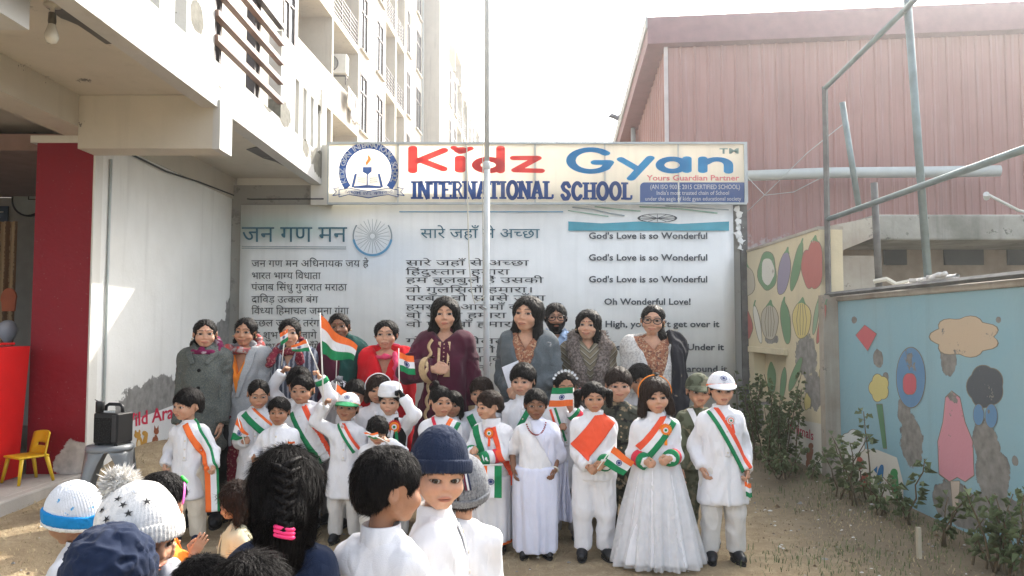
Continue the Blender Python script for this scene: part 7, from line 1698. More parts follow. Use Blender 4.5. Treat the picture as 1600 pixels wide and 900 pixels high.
# ------------------------------------------------------------------ papers in the hand of the woman in the grey blazer
pp = thing('paper_sheets', 'folded white papers held by the woman in the charcoal blazer', 'paper', W(797, 590, 5.36))
for i in range(2):
    pts = [(784, 574), (808, 564), (812, 612), (796, 612)]; b = MB(); P3 = [W(x + 2 * i, y - i, 5.36 + .008 * i) - W(797, 590, 5.36) for x, y in pts]; b.poly(P3, (0, .0015, 0)); part(b, 'sheet', mat('paper_white', (.74, .75, .80), .8, .03, bst=0), pp)
# ------------------------------------------------------------------ the people
GA = 'teachers standing behind the children'; GK = 'children lined up for the photograph'; GF = 'children in the foreground'
HANG = None
MAROON = pattern('velvet_maroon', (.048, .004, .016), [(.065, .006, .022)], 5, .5, sheen=.12)
TWEED = pattern('tweed_grey_green', (.085, .092, .080), [(.14, .145, .125), (.06, .075, .08)], 160, [.52, .56])
GREYBL = pattern('blazer_light_grey', (.33, .34, .345), [(.27, .28, .29)], 240, .5)
GREYW = pattern('wool_grey', (.075, .088, .095), [(.105, .12, .128)], 200, .52)
STRIPEK = pattern('knit_striped', (.06, .07, .10), [(.30, .32, .36)], 9, .62, kind='stripe')
CHEV = pattern('chevron_jacquard', (.16, .135, .09), [(.26, .24, .19), (.09, .07, .05)], 22, [.62, .80], kind='chevron')
SHAWLB = pattern('black_embroidered', (.012, .012, .017), [(.30, .24, .17)], 15, .72)
LACEW = pattern('white_lace', (.55, .53, .50), [(.40, .38, .36)], 70, .52)
PAISLEY = pattern('rust_print', (.26, .10, .055), [(.40, .26, .16), (.12, .05, .04)], 60, [.55, .6])
SCARFP = pattern('scarf_pink_grey', (.30, .10, .10), [(.38, .33, .32), (.42, .07, .06)], 24, [.55, .58])
SCARFM = pattern('scarf_magenta', (.16, .01, .06), [(.45, .35, .40)], 16, .60)
CAMO = pattern('camouflage', (.045, .048, .036), [(.26, .20, .125), (.008, .009, .009), (.34, .28, .20)], 17, [.60, .60, .72])
CAMOG = pattern('camouflage_green', (.10, .11, .07), [(.05, .055, .03), (.18, .16, .10)], 18, [.55, .62])
DUPP = pattern('dupatta_red', (.14, .01, .025), [(.32, .14, .12)], 70, .6)
FURM = pattern('fur_brown', (.095, .075, .065), [(.20, .165, .145)], 60, .5, sheen=.05)
DGREEN = cloth('dark_green_cloth', (.01, .06, .05)); WINE = cloth('wine_cloth', (.085, .008, .028)); BLUEL = cloth('light_blue_shirt', (.36, .48, .66))
NAVYK = cloth('navy_knit', (.012, .020, .045)); NAVYC = cloth('navy_cloth', (.008, .016, .042)); GREYK = pattern('grey_knit', (.14, .145, .155), [(.20, .205, .215)], 120, .5)
WOOLW = pattern('white_wool', (.66, .64, .60), [(.56, .54, .51)], 40, .52); BLUEK = cloth('blue_knit', (.008, .19, .45)); GREYP = cloth('grey_trouser', (.42, .41, .41)); PINKR = cloth('pink_red_trim', (.62, .03, .06))
ORANGE = cloth('orange_cloth', (.85, .25, .03)); LILACW = cloth('saree_white', (.64, .66, .78), .03); YELC = cloth('pale_yellow_cloth', (.62, .58, .40)); CHARC = cloth('charcoal_cloth', (.05, .05, .055)); BROWNC = cloth('brown_cloth', (.10, .07, .055))
def tulle():
    m, nt, b = newmat('white_tulle'); b.inputs['Base Color'].default_value = (.86, .86, .87, 1); b.inputs['Roughness'].default_value = .9; c = ocoord(nt)
    t = nd(nt, 'ShaderNodeBsdfTransparent'); tl = nd(nt, 'ShaderNodeBsdfTranslucent'); tl.inputs[0].default_value = (.86, .86, .87, 1)
    mx0 = nd(nt, 'ShaderNodeMixShader'); mx0.inputs[0].default_value = .35; nt.links.new(b.outputs[0], mx0.inputs[1]); nt.links.new(tl.outputs[0], mx0.inputs[2])
    mx = nd(nt, 'ShaderNodeMixShader'); nt.links.new(ramp(nt, noise(nt, c, 7, 3), [(.3, (.40,) * 3), (.7, (.62,) * 3)]), mx.inputs[0])
    nt.links.new(t.outputs[0], mx.inputs[1]); nt.links.new(mx0.outputs[0], mx.inputs[2]); nt.links.new(mx.outputs[0], nt.nodes['Material Output'].inputs[0]); return m
TULLE = tulle()
K = WHITE
# ---- teachers, back row
make_person('woman in a long grey-green tweed coat with black buttons beside the peeling wall', 321, 499, 5.5, 'woman', 8, (14, 2, 0), 'low_tail', skin=S_FAIR, group=GA, smile=.3, wid=.98,
    wear=[('trousers', BLACKC), ('shoes',), ('coat', TWEED, 'woman_coat', None, (.041, .036, .031), None, .002, (.008, (11, 11, 5)), 'coat', None, (BLACKC, 4, .745, .50, .0), None, TWEED), ('scarf', SCARFM, .024, (0, 0), .848), ('bindi',), ('earring',)])
make_person('smiling woman in a light grey blazer with patterned scarf over an orange top', 384, 496, 5.68, 'woman', -6, (8, 4, 4), 'low_tail', skin=S_MID, group=GA, smile=1.1,
    wear=[('trousers', BROWNC), ('shoes',), ('skirt', DUPP, [(.20, .15, .11), (.4, .14, .105), (.52, .135, .10)], 18, .012), ('coat', GREYBL, 'woman_coat', (.60, .052), (.043, .038, .033), None, .003, (.007, (11, 11, 5)), 'blazer', (ORANGE, (.70, .05)), None, (GREYBL, .60)), ('scarf', SCARFP, .026, (.10, .0), .842), ('earring',)])
make_person('woman in a striped grey knit with dark red dupatta, partly behind two small raised flags', 455, 498, 5.75, 'woman', 4, (5, 4, -3), 'tight', skin=S_FAIR, group=GA,
    wear=[('trousers', BLACKC), ('shoes',), ('coat', STRIPEK, 'woman_coat', (.74, .05), (.043, .038, .033), None, .003), ('scarf', DUPP, .022, (.10, .05), .838), ('bindi',)])
make_person('woman in dark green shawl over a wine red top, behind the largest raised flag', 533, 489, 6.0, 'woman', 0, (4, 2, -6), 'tight', skin=S_DARK, group=GA, smile=.6,
    wear=[('trousers', BLACKC), ('shoes',), ('coat', WINE, 'woman_coat', (.76, .045)), ('drape', DGREEN, 1, .016, (.03, .86, -.02, .3)), ('bindi',), ('earring',)])
make_person('broad woman in a bright red V-neck kurta with pink dupatta on her shoulder', 604, 500, 5.85, 'woman', 0, (2, 2, 0), 'tight', skin=S_FAIR, group=GA, hh=1.05, wid=1.15, fhead=(1.1, 1, 1),
    wear=[('trousers', REDC), ('shoes',), ('coat', REDC, 'woman_wide', (.70, .062), (.050, .043, .035), None, .003), ('scarf', cloth('pink_dupatta', (.62, .06, .14)), .018, (0, .28), .82, 'dupatta', .095)])
make_person('woman in a long maroon velvet kurta with scalloped gold borders, long open black hair', 696, 463, 5.6, 'woman', -4, (6, 0, 0), 'long', skin=S_FAIR, group=GA, hh=1.04, wid=1.06, strands=1500,
    hands={'L': dict(px=(676, 577), dy=.20, curl=.7, hint=(0, 1, -.2), dir=(1, -.25, .0), pole=(-1, .3, -.5)), 'R': dict(px=(742, 652), dy=.0)},
    wear=[('trousers', WINE), ('shoes',), ('coat', MAROON, 'woman_long', (.795, .06), (.044, .040, .046), None, .002, (.008, (11, 11, 5)), 'kurta'), ('gold_border',), ('necklace', GOLDM, 26, .05, .004, .06)] if False else
         [('trousers', WINE), ('shoes',), ('coat', MAROON, 'woman_long', (.795, .06), (.044, .040, .046), None, .002, (.008, (11, 11, 5)), 'kurta'), ('gold_border',)])
make_person('woman in a charcoal grey blazer over a rust printed top holding white papers', 824, 462, 5.55, 'woman', -10, (-12, -2, 4), 'long_front', skin=S_FAIR, group=GA, hh=1.06, wid=1.1, strands=1500, fhead=(1.06, 1, 1),
    hands={'L': dict(px=(797, 610), dy=.17, curl=.9, hint=(.3, 1, 0)), 'R': dict(px=(822, 604), dy=.20, curl=.8, hint=(0, 1, 0), dir=(-1, -.3, 0), pole=(1, .4, -.6))},
    wear=[('trousers', BLACKC), ('shoes',), ('coat', GREYW, 'woman_wide', (.62, .07), (.043, .038, .033), None, .0, (.008, (11, 11, 5)), 'blazer', (PAISLEY, (.765, .05)), None, None), ('brooch',)])
make_person('bearded man in a light blue collared shirt standing behind the women', 868, 473, 6.1, 'man', 0, (0, 0, 0), 'man', skin=S_MID, group=GA, smile=.8,
    wear=[('trousers', CHARC), ('shoes',), ('coat', BLUEL, 'man_shirt', (.81, .03), (.047, .042, .037), None, .0, (.006, (14, 14, 7)), 'shirt', None, (WHITE, 5, .78, .52, .0), None, BLUEL), ('beard',), ('glasses',)])
make_person('smiling woman in a chevron patterned coat with a thick brown fur collar', 918, 483, 5.72, 'woman', 0, (-14, 0, 4), 'long_front', skin=S_FAIR, group=GA, smile=1.1, wid=1.1,
    wear=[('trousers', BROWNC), ('shoes',), ('coat', CHEV, 'woman_wide', (.80, .04), (.043, .038, .033)), ('fur', FURM), ('bindi',), ('earring',)])
make_person('woman with round glasses and a long side ponytail, black embroidered shawl over a lace jacket', 1018, 476, 5.6, 'woman', 0, (-12, 4, 5), 'side_tail', skin=S_FAIR, group=GA, smile=.5, wid=1.15, strands=1400,
    wear=[('trousers', BLACKC), ('shoes',), ('coat', LACEW, 'woman_wide', (.60, .085), (.043, .038, .033), None, 0, (.008, (11, 11, 5)), 'jacket', (PAISLEY, (.78, .06))), ('drape', SHAWLB, 1, .018, (.075, .90, .055, .3)), ('glasses',), ('earring',)])
# ---- children, third row (mostly hidden)
UP = dict(curl=1.25, thumb=.7, dy=.06)
make_person('boy with thick black hair raising a small flag, half hidden behind a girl', 468, 572, 5.45, 'child', 0, (8, 6, 0), 'short_full', skin=S_TAN, group=GK, htop=.10,
    hands={'L': dict(px=(441, 582), **UP)}, wear=[('trousers', OFFWHITE), ('shoes',), ('kurta',)])
make_person('girl with green and white sash looking down, small flag in front of her white kurta', 404, 592, 5.3, 'child', 8, (14, 14, 0), 'bun', skin=S_MID, group=GK, gaze=(0, 18),
    hands={'L': dict(px=(381, 690), dy=.14, curl=1.2)}, wear=[('trousers', OFFWHITE), ('shoes',), ('kurta',), ('sash', (380, 640), (436, 690), .10, [2, 2, 1, 1, 0])])
make_person('girl with a wide tricolour sash bearing square badges, arm raised with a flag', 474, 585, 5.22, 'child', 0, (-4, 3, 0), 'high_tail', skin=S_MID, group=GK,
    hands={'R': dict(px=(500, 590), **UP)}, wear=[('trousers', OFFWHITE), ('shoes',), ('kurta',), ('sash', (462, 640), (508, 722), .125, [2, 2, 1, 1, 1, 3, 3]), ('tag_patch', 484, 673, .055, .055, mat('badge_print', (.55, .50, .50), .5, .4, 90, bst=0)), ('tag_patch', 502, 702, .045, .045, mat('badge_print', (.55, .5, .5))), ('cuff', 1, GREEN, .03, .040, .01)])
make_person('child in a white cap raising a dark glove, hidden behind the big flag', 530, 591, 5.62, 'child', 0, (4, 2, 0), 'fringe', skin=S_MID, group=GK, htop=.16,
    hands={'L': dict(px=(524, 598), curl=1.25, dy=.10)}, wear=[('trousers', GREYP), ('shoes',), ('kurta', GREYP), ('visor_cap', WHITE, BLACKC, None, .16, False), ('glove', -1, GREYK)])
make_person('boy with neat black hair peering over the shoulder of the boy in the tricolour cap', 556, 592, 5.5, 'child', 0, (2, 2, 0), 'short_full', skin=S_MID, group=GK, wear=[('trousers', OFFWHITE), ('shoes',), ('kurta',)])
make_person('girl with bobbed hair and a white headband in front of the woman in red', 590, 584, 5.42, 'child', 0, (8, 3, 4), 'bob', skin=S_MID, group=GK, hairmat=HAIRB, wear=[('trousers', OFFWHITE), ('shoes',), ('kurta',), ('headband', WHITE, .0, .115, .035)])
make_person('dark haired child almost wholly hidden behind the girl with the orange hair tie', 707, 610, 5.32, 'child', 0, (0, 0, 0), 'bob', skin=S_TAN, group=GK, wear=[('trousers', OFFWHITE), ('shoes',), ('kurta',)])
make_person('child with short dark hair behind the smiling girl in profile', 753, 588, 5.36, 'child', 0, (-12, 2, 0), 'short_full', skin=S_MID, group=GK, hairmat=HAIRB, wear=[('trousers', OFFWHITE), ('shoes',), ('kurta',), ('sash', (733, 650), (770, 720), .05, [2, 2])])
make_person('boy in white kurta with a green sash, turned aside in front of the grey blazer', 818, 566, 5.22, 'child', -6, (-10, 2, 0), 'short_full', skin=S_FAIR, group=GK, wear=[('trousers', OFFWHITE), ('shoes',), ('kurta',), ('sash', (838, 628), (798, 700), .075, [2, 2, 1, 2])])
make_person('child with black fringe hiding behind the boy in dark camouflage', 1000, 567, 5.42, 'child', 0, (-8, 4, 0), 'fringe', skin=S_TAN, group=GK, wear=[('trousers', OFFWHITE), ('shoes',), ('kurta', GREYP)])
# ---- second row
make_person('boy with sash over white kurta looking away to the side, left end of the line', 297, 605, 5.02, 'child', 6, (-38, 2, 0), 'short_full', skin=S_FAIR, group=GK, hh=1.1, wid=.9, gaze=(-10, 0),
    hands={'L': dict(px=(258, 727), dy=.05, curl=.8), 'R': dict(px=(334, 729), dy=.10, curl=.9)},
    wear=[('trousers', CREAM), ('shoes', NAVYC), ('kurta',), ('sash', (287, 655), (330, 728), .088, [0, 0, 1, 1, 2], 'sash', (332, 800))])
make_person('small boy in a plain white kurta frowning at the camera', 437, 619, 4.98, 'child', 0, (6, 2, 0), 'short', skin=S_TAN, group=GK, htop=.085, hands={'L': dict(px=(396, 716), dy=.08, curl=.8)}, wear=[('trousers', CREAM), ('shoes',), ('kurta',)])
TRICAP = cloth('cap_white', (.74, .74, .74), .03)
make_person('grinning boy in a white and green peaked cap holding up the big flag', 542, 611, 5.12, 'child', 0, (-2, -8, 6), 'short', skin=S_TAN, group=GK, smile=1.5, htop=.16, gaze=(0, 10),
    hands={'L': dict(px=(507, 632), **UP)}, wear=[('trousers', OFFWHITE), ('shoes',), ('kurta',), ('sash', (528, 662), (556, 706), .055, [2, 1, 3]), ('visor_cap', TRICAP, cloth('cap_green', (.03, .25, .10)), SAFFRON), ('rosette', 533, 668, .016, WHITE, WHITE)])
make_person('boy in a white folded cap and black waistcoat with a red rosette', 611, 594, 5.12, 'child', 0, (-4, 4, 0), 'short', skin=S_FAIR, group=GK, htop=.24,
    hands={'R': dict(px=(630, 620), curl=1.25, thumb=.7, dy=.10, pole=(1, -.4, -.5))}, wear=[('trousers', OFFWHITE), ('shoes',), ('kurta',), ('vest', BLACKC), ('boat_cap', WHITE), ('rosette', 616, 667, .05, mat('rosette_red', (.55, .03, .02), .7, .1), ORANGE, [WHITE, GREEN]), ('glove', 1, BLACKC)])
make_person('curly haired child looking down at a flag in front of the black waistcoat', 590, 646, 4.88, 'child', 0, (12, 26, 0), 'curly', skin=S_MID, group=GK, gaze=(0, 20), hands={'R': dict(px=(607, 690), dy=.14, curl=1.2)}, wear=[('trousers', OFFWHITE), ('shoes',), ('kurta',)])
make_person('girl with an orange hair tie glancing aside, tricolour ribbon at her neck', 688, 603, 5.0, 'child', -4, (26, 4, 0), 'high_tail', skin=S_MID, group=GK, htop=.05, gaze=(12, 0),
    wear=[('trousers', OFFWHITE), ('shoes',), ('sweater', WHITE, 'child_top', False), ('sash', (712, 652), (694, 690), .085, [0, 1, 2]), ('sash', (672, 652), (684, 676), .022, [0], 'lanyard', None, [PINKR]), ('hair_tie', [(-.12, .18, .5)], ORANGE_RED)])
make_person('laughing girl in profile with braided hair, white jumper, crossed tricolour sashes and a red rosette', 768, 609, 4.92, 'child', -12, (-44, 6, 0), 'braided', skin=S_FAIR, group=GK, hairmat=HAIRB, smile=1.4,
    hands={'L': dict(px=(737, 706), dy=.13, curl=1.0), 'R': dict(px=(752, 718), dy=.17, curl=1.1, hint=(0, 1, 0), dir=(-1, -.4, -.2), pole=(1, .2, -.6))},
    wear=[('trousers', OFFWHITE), ('shoes',), ('skirt', WHITE, [(.07, .13, .11), (.3, .13, .11), (.46, .13, .10)], 14, .012), ('skirt', SAFFRON, [(.055, .133, .113), (.07, .133, .113)], 14, .004, .03, 'hem_border'), ('sweater', WHITE, 'child_top', True, (.005, (16, 16, 8)), (.047, .041, .034), [PINKR, WHITE, GREEN]), ('sash', (734, 655), (762, 722), .07, [2, 2, 1]), ('sash', (770, 668), (796, 735), .05, [3, 3, 1], 'sash', (800, 760)), ('rosette', 764, 677, .04, ORANGE_RED, ORANGE, [ORANGE_RED])])
make_person('girl with white hair flowers hiding her face behind an upside down flag', 882, 578, 5.14, 'child', 0, (4, 6, 0), 'tight', skin=S_TAN, group=GK, htop=.06,
    hands={'R': dict(px=(893, 643), dy=.16, curl=1.2, dir=(-.3, -.2, 1), hint=(0, 1, 0), pole=(1, 0, -1)), 'L': dict(px=(872, 672), dy=.15, curl=1.0)},
    wear=[('trousers', GREYP), ('shoes', mat('shoe_grey', (.24, .22, .23), .6, .15)), ('kurta', WHITE, 'child_kurta'), ('sash', (864, 640), (880, 690), .05, [3, 1, 2]), ('flowers', WHITE, 9, -.04, .07, 3), ('cuff', 1, PINKR, .04, .041, .03), ('cuff', 1, GREEN, .02, .041, .008)])
make_person('boy in dark camouflage uniform with brass buttons behind the girl with the orange sash', 966, 573, 5.02, 'child', 0, (-2, 2, 0), 'short_full', skin=S_FAIR, group=GK, hairmat=HAIRB, smile=.5, htop=.10,
    wear=[('trousers', CAMO, (.064, .054, .050)), ('shoes',), ('sweater', CAMO, 'child_top', False, (.006, (18, 18, 8)), (.048, .043, .038), None, True, 'camouflage_jacket'), ('epaulettes', CAMO), ('pockets', CAMO), ('buttons', GOLDM, 5), ('belt', BLACKC)])
make_person('boy in a camouflage cap and jacket between the white gown and the white cap', 1091, 580, 5.05, 'child', 0, (-4, 2, 0), 'short', skin=S_MID, group=GK, htop=.16,
    wear=[('trousers', CAMOG), ('shoes',), ('sweater', CAMOG, 'child_top', False, (.006, (18, 18, 8)), (.048, .043, .038), None, True, 'camouflage_jacket'), ('sash', (1082, 640), (1092, 672), .035, [1]), ('visor_cap', CAMOG, CAMOG, None, .16, False)])
# ---- front row
make_person('child draped in a plain white saree with a bead necklace and a bangle', 837, 606, 4.78, 'child', 0, (0, 0, 0), 'short', skin=S_DARK, group=GK, htop=.085, h_head=.0145,
    hands={'L': dict(px=(803, 735), dy=.03), 'R': dict(px=(866, 736), dy=.06, curl=.5)},
    wear=[('trousers', WHITE), ('shoes',), ('skirt', LILACW, [(.035, .125, .105, .0), (.15, .128, .11, .0), (.33, .135, .11, .0), (.45, .135, .105, .0), (.52, .122, .098, .0)], 12, .014, .03, 'saree_skirt', 2.), ('coat', WHITE, 'child_top', None, (.045, .043, .042), None, 0, (.005, (16, 16, 8)), 'blouse', None, None, None, None, .55, .035), ('drape', LILACW, 1, .012, (-.07, .83, .10, .50), 'saree_drape', .45, (.010, (20, 20, 9))), ('tail_cloth', .10, .235, .58, .19, .09, LILACW, 'saree_tail', 3, .02), ('necklace', mat('red_beads', (.22, .02, .02), .4, .2), 20, .065, .006, .06), ('bangle', 1, mat('white_bangle', (.7, .68, .6), .3, .05, bst=0), 1, .024)])
make_person('girl with two pigtails and red hair ties, one broad orange sash, holding a flag', 927, 594, 4.72, 'child', 0, (0, 5, 0), 'two_tails', skin=S_MID, group=GK, htop=.075, h_head=.0145, hh=.95,
    hands={'L': dict(px=(918, 729), dy=.15, curl=.9, hint=(.2, 1, 0), dir=(.75, -.2, -.6), pole=(-.4, .9, -.4)), 'R': dict(px=(944, 725), dy=.16, curl=1.1, hint=(-.2, 1, 0), dir=(-.8, -.2, -.45), pole=(.4, .9, -.4))},
    wear=[('trousers', WHITE, (.070, .056, .050)), ('shoes',), ('sweater', WHITE, 'child_top', True, (.006, (18, 18, 8)), (.048, .043, .038)), ('sash', (954, 648), (905, 707), .13, [3]), ('hair_tie', [(.40, .10, .22), (-.40, .10, .22)], PINKR, .075), ('cuff', 1, GREEN, .03, .043, .0)])
make_person('girl in a long white tulle gown with tricolour sash, rosette and an orange hair band', 1024, 587, 4.6, 'child', 0, (2, 3, -4), 'bob_long', skin=S_FAIR, group=GK, hairmat=HAIRB, h_head=.0145, hh=1.06,
    hands={'L': dict(px=(1009, 722), dy=.12, curl=.9), 'R': dict(px=(1047, 716), dy=.17, curl=.9, hint=(-.3, 1, 0), dir=(-.85, -.2, -.45), pole=(.45, .8, -.4))},
    wear=[('trousers', WHITE), ('shoes', WHITE), ('skirt', WHITE, [(.03, .215, .18), (.15, .19, .16), (.35, .147, .132), (.50, .115, .105), (.56, .105, .092)], 22, .022, .03, 'skirt', 1.), ('skirt', TULLE, [(.015, .240, .20), (.12, .216, .18), (.35, .162, .145), (.50, .125, .112), (.56, .108, .096)], 30, .028, .03, 'tulle_layer', 5.), ('sweater', WHITE, [(.48, .110, .09), (.54, .108, .09), (.60, .112, .090), (.66, .113, .083), (.70, .100, .074), (.735, .066, .058), (.755, .046, .048), (.772, .042, .046)], True, (.006, (18, 18, 12)), (.048, .042, .034), None), ('cuff', -1, PINKR, .05, .042, .03), ('cuff', -1, GREEN, .03, .043, .0), ('cuff', 1, PINKR, .05, .042, .03), ('cuff', 1, GREEN, .03, .043, .0),
          ('sash', (1064, 637), (1006, 708), .105, [3, 1, 2]), ('rosette', 1040, 672, .043, ORANGE, ORANGE, [ORANGE]), ('headband', ORANGE, .04, .11, .03), ('hair_tie', [(.06, .12, .52)], WHITE, .05)])
make_person('tall boy in a white peaked cap and kurta at the right end of the line', 1126, 577, 4.66, 'child', 0, (-4, 0, 0), 'short', skin=S_FAIR, group=GK, htop=.17, h_head=.0145, hh=.94,
    hands={'L': dict(px=(1097, 732), dy=.04, curl=.5), 'R': dict(px=(1167, 736), dy=.06, curl=.9)},
    wear=[('trousers', OFFWHITE, (.064, .050, .046)), ('shoes',), ('kurta',), ('sash', (1112, 632), (1168, 735), .075, [2, 2, 1, 1, 3, 3]), ('visor_cap', WHITE, WHITE, SAFFRON, .17, True), ('rosette', 1142, 657, .036, WHITE, WHITE, [GREEN, ORANGE_RED])])
# ---- children in the foreground
make_person('child in a blue and white snowflake winter hat seen in profile, left edge', 128, 752, 2.45, 'child', -92, (0, 14, 0), 'short', skin=S_TAN, group=GF, hh=1.0, htop=.17, h_head=.0145,
    wear=[('trousers', GREYP), ('kurta', cloth('white_jacket', (.6, .6, .62))), ('beanie', pattern('snowflake_knit', (.62, .63, .65), [(.02, .28, .55)], 46, .70), None, .12, -.30, .10, .10, 60), ('hat_brim', BLUEK, WOOLW)])
make_person('child in a chunky white pompom beanie with black stars, fingers at the mouth', 213, 757, 2.12, 'child', 110, (-42, 8, 0), 'fringe', skin=S_MID, group=GF, hh=1.2, smile=1.0, htop=.20, h_head=.012, gaze=(10, 0),
    hands={'L': dict(px=(258, 880), dy=.0, curl=.7, dir=(-.2, -.2, 1), pole=(-.5, .3, -1))},
    wear=[('trousers', GREYP), ('kurta', cloth('white_jacket', (.6, .6, .62))), ('beanie', pattern('star_knit', (.68, .66, .63), [(.60, .585, .56)], 60, [.55]), WOOLW, .12, -.16, .12, .14, 60, (WOOLW, (0.0, .50, .62), .26), .006, .24, 'beanie', None, .05), ('stars', mat('star_black', (.02, .02, .02), .9), mat('star_grey', (.33, .36, .42), .9), [(161, 798), (185, 781), (210, 768), (201, 803), (229, 785), (177, 820), (168, 812), (193, 790), (150, 786)], cap_field(.13, .12, .16, -.16))])
make_person('child with wet-looking black hair and a green flower headband, orange vest', 247, 737, 2.62, 'child', 120, (0, 6, 0), 'short_full', skin=S_MID, group=GF, strands=2500, hands={'L': dict(px=(300, 868), dy=0., curl=.10, spread=.35, dir=(-.2, -.5, .85), pole=(0, .2, -1))},
    wear=[('trousers', GREYP), ('kurta', ORANGE, 'child_kurta', False), ('headband', mat('pink_plastic', (.75, .15, .5), .4, .1), -.36, .10, .03), ('hair_tie', [(.0, -.36, .44)], mat('green_flower', (.03, .5, .05), .6, .2), .09)])
make_person('child in a navy blue hooded jacket with lowered face, bottom left', 176, 823, 1.92, 'child', 14, (0, 12, 0), 'fringe', skin=S_TAN, group=GF, hh=1.15, htop=.12, strands=0,
    wear=[('trousers', GREYP), ('kurta', NAVYC, 'child_kurta', False), ('hood', NAVYC)])
make_person('curly haired child in a pale yellow top looking left behind the big braided head', 374, 750, 3.1, 'child', -70, (0, 0, 0), 'curly_long', skin=S_MID, group=GF, hairmat=HAIRB, strands=1500, strand=(.2, .06, .016), wave=.03, wear=[('trousers', GREYP), ('kurta', YELC, 'child_kurta', False)])
make_person('boy with short black hair and white kurta seen from behind, face turned right', 598, 697, 2.0, 'child', 160, (-38, 4, 0), 'boy_back', skin=S_TAN, group=GF, htop=.08, strands=12000, strand=(.12, .026, .006), h_head=.011, hh=.98, wid=.85,
    wear=[('trousers', GREYP), ('kurta', WHITE, 'child_kurta', True, (.048, .042, .036), (.007, (16, 16, 9)))])
make_person('boy in a dark navy knitted beanie looking back over his shoulder at the camera', 682, 668, 2.28, 'child', 92, (-70, 4, 4), 'short', skin=S_FAIR, group=GF, htop=.20, h_head=.0115, gaze=(-14, 0), hh=.98, wid=.85,
    wear=[('trousers', GREYP), ('kurta', WHITE, 'child_kurta', True, (.048, .042, .036), (.007, (16, 16, 9))), ('beanie', NAVYK, NAVYK, .13, -.10, .09, .16, 64, None, .008, .20)])
make_person('small child in a grey knitted beanie with striped patch, seen from behind', 725, 713, 2.62, 'child', 182, (-10, 0, 0), 'fringe', skin=S_MID, group=GF, wid=1.05, htop=.20, hairmat=HAIRB,
    wear=[('trousers', GREYP), ('kurta', WHITE, 'child_kurta', False, (.048, .043, .038), (.008, (14, 14, 9))), ('beanie', GREYK, GREYK, -.02, -.26, .10, .14, 50, None, .006, .16), ('hat_stripes',)])
make_person('girl seen from behind with long black half-braided hair tied by a pink band', 447, 700, 1.86, 'child', 186, (10, 4, 0), 'big_back', skin=S_MID, group=GF, htop=.13, strands=14000, strand=(.36, .008, .007), h_head=.0145, hh=.86, wid=.8,
    wear=[('trousers', GREYP), ('kurta', NAVYC, 'child_kurta', False), ('braid',)])
make_person('child with smooth black hair, only the crown in view at the bottom edge', 392, 862, 1.60, 'child', 170, (0, 0, 0), 'fringe', skin=S_MID, group=GF, strands=9000, strand=(.3, .012, .008), wear=[('trousers', GREYP), ('kurta', WHITE, 'child_kurta', False)], face=False)
make_person('child with short tousled hair, only the top in view at the bottom edge', 316, 868, 1.75, 'child', 170, (0, 0, 0), 'short_full', skin=S_MID, group=GF, strands=6000, strand=(.12, .06, .010), wear=[('trousers', GREYP), ('kurta', CHARC, 'child_kurta', False)], face=False)
# ------------------------------------------------------------------ flags
flag('largest tricolour flag, waving on a tall stick held by the boy in the peaked cap', [(506, 640), (500, 489)], [(500, 491), (503, 553), (553, 567), (557, 544)], 5.1, dy=.08, wave=.045, thick=.005, wheel_r=0, seed=1.)
flag('small flag on an upright stick in front of the striped knit woman, furled narrow', [(440, 572), (446, 517)], [(437, 521), (439, 540), (450, 532), (449, 514)], 5.45, dy=.08, wave=.006)
flag('small flag flying to the left from a leaning stick beside the striped knit woman', [(499, 582), (478, 530)], [(478, 530), (484, 549), (456, 549), (454, 541)], 5.22, dy=.10, wave=.008, wheel_r=.15)
flag('orange and white flag mostly behind the largest flag, on the stick in the dark glove', [(525, 590), (528, 524)], [(528, 522), (528, 546), (545, 546), (534, 530)], 5.62, dy=.16, wave=.006, wheel_r=0)
flag('flag with clear blue wheel held up in a black glove before the woman in red', [(624, 622), (623, 544)], [(622, 550), (626, 580), (649, 587), (646, 557)], 5.12, dy=.09, wave=.012, wheel_r=.16)
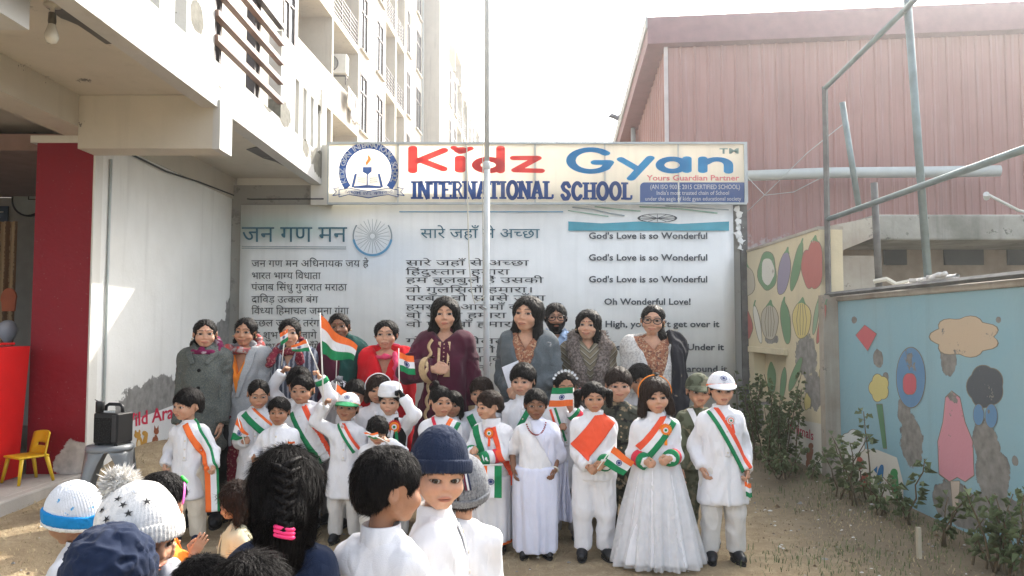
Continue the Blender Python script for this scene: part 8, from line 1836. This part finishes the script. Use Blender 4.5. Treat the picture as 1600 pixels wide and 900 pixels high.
flag('curled flag with blue wheel in front of the girl looking down', [(384, 700), (371, 650)], [(371, 651), (360, 688), (380, 686), (388, 680)], 5.3, dy=.19, wave=.012, wheel_r=.16)
flag('upside down flag held across a face with the green band on top', [(896, 650), (896, 606)], [(896, 605), (895, 634), (857, 636), (863, 606)], 5.14, (2, 1, 0), dy=.20, wave=.004, wheel_r=.14)
flag('flag slanting down from the hands of the girl with the broad orange sash', [(933, 733), (961, 694)], [(959, 697), (943, 726), (974, 744), (992, 723)], 4.72, dy=.22, wave=.006, wheel_r=.15)
flag('flag hanging sideways in vertical bands from the laughing girl, large blue wheel', [(748, 727), (786, 726)], [(750, 728), (784, 728), (784, 778), (749, 777)], 4.92, (0, 1, 2), dy=.22, wave=.008, wheel_r=.16, seed=2., )
flag('small folded flag held low by the boy at the right end', [(1167, 744), (1172, 782)], [(1163, 752), (1166, 776), (1176, 778), (1174, 756)], 4.66, dy=.10, wave=.008, wheel_r=0)
flag('flag held at an angle in front of the curly haired child', [(607, 692), (572, 674)], [(568, 676), (577, 684), (592, 686), (590, 676)], 4.88, dy=.22, wave=.01, wheel_r=0)
flag('small flag behind the arm of the boy in the peaked cap', [(522, 640), (526, 596)], [(526, 600), (521, 634), (534, 636), (541, 612)], 5.3, dy=.0, wave=.008, wheel_r=0)
flag('folded orange edged flag before the plain white kurta of the frowning boy', [(452, 700), (446, 686)], [(448, 690), (442, 698), (462, 700), (460, 690)], 4.98, dy=.2, wave=.004, wheel_r=0)
# ------------------------------------------------------------------ winter haze
b = MB(); b.box((-46, -14, -1.2), (46, 94, 24)); hz = b.obj('haze', []); hz['kind'] = 'stuff'
m = bpy.data.materials.new('haze_air'); m.use_nodes = True; nt = m.node_tree; nt.nodes.remove(nt.nodes['Principled BSDF'])
v = nd(nt, 'ShaderNodeVolumePrincipled'); v.inputs['Color'].default_value = (.92, .95, .97, 1); v.inputs['Density'].default_value = .0034; v.inputs['Anisotropy'].default_value = .78
nt.links.new(v.outputs[0], nt.nodes['Material Output'].inputs['Volume']); hz.data.materials.append(m)
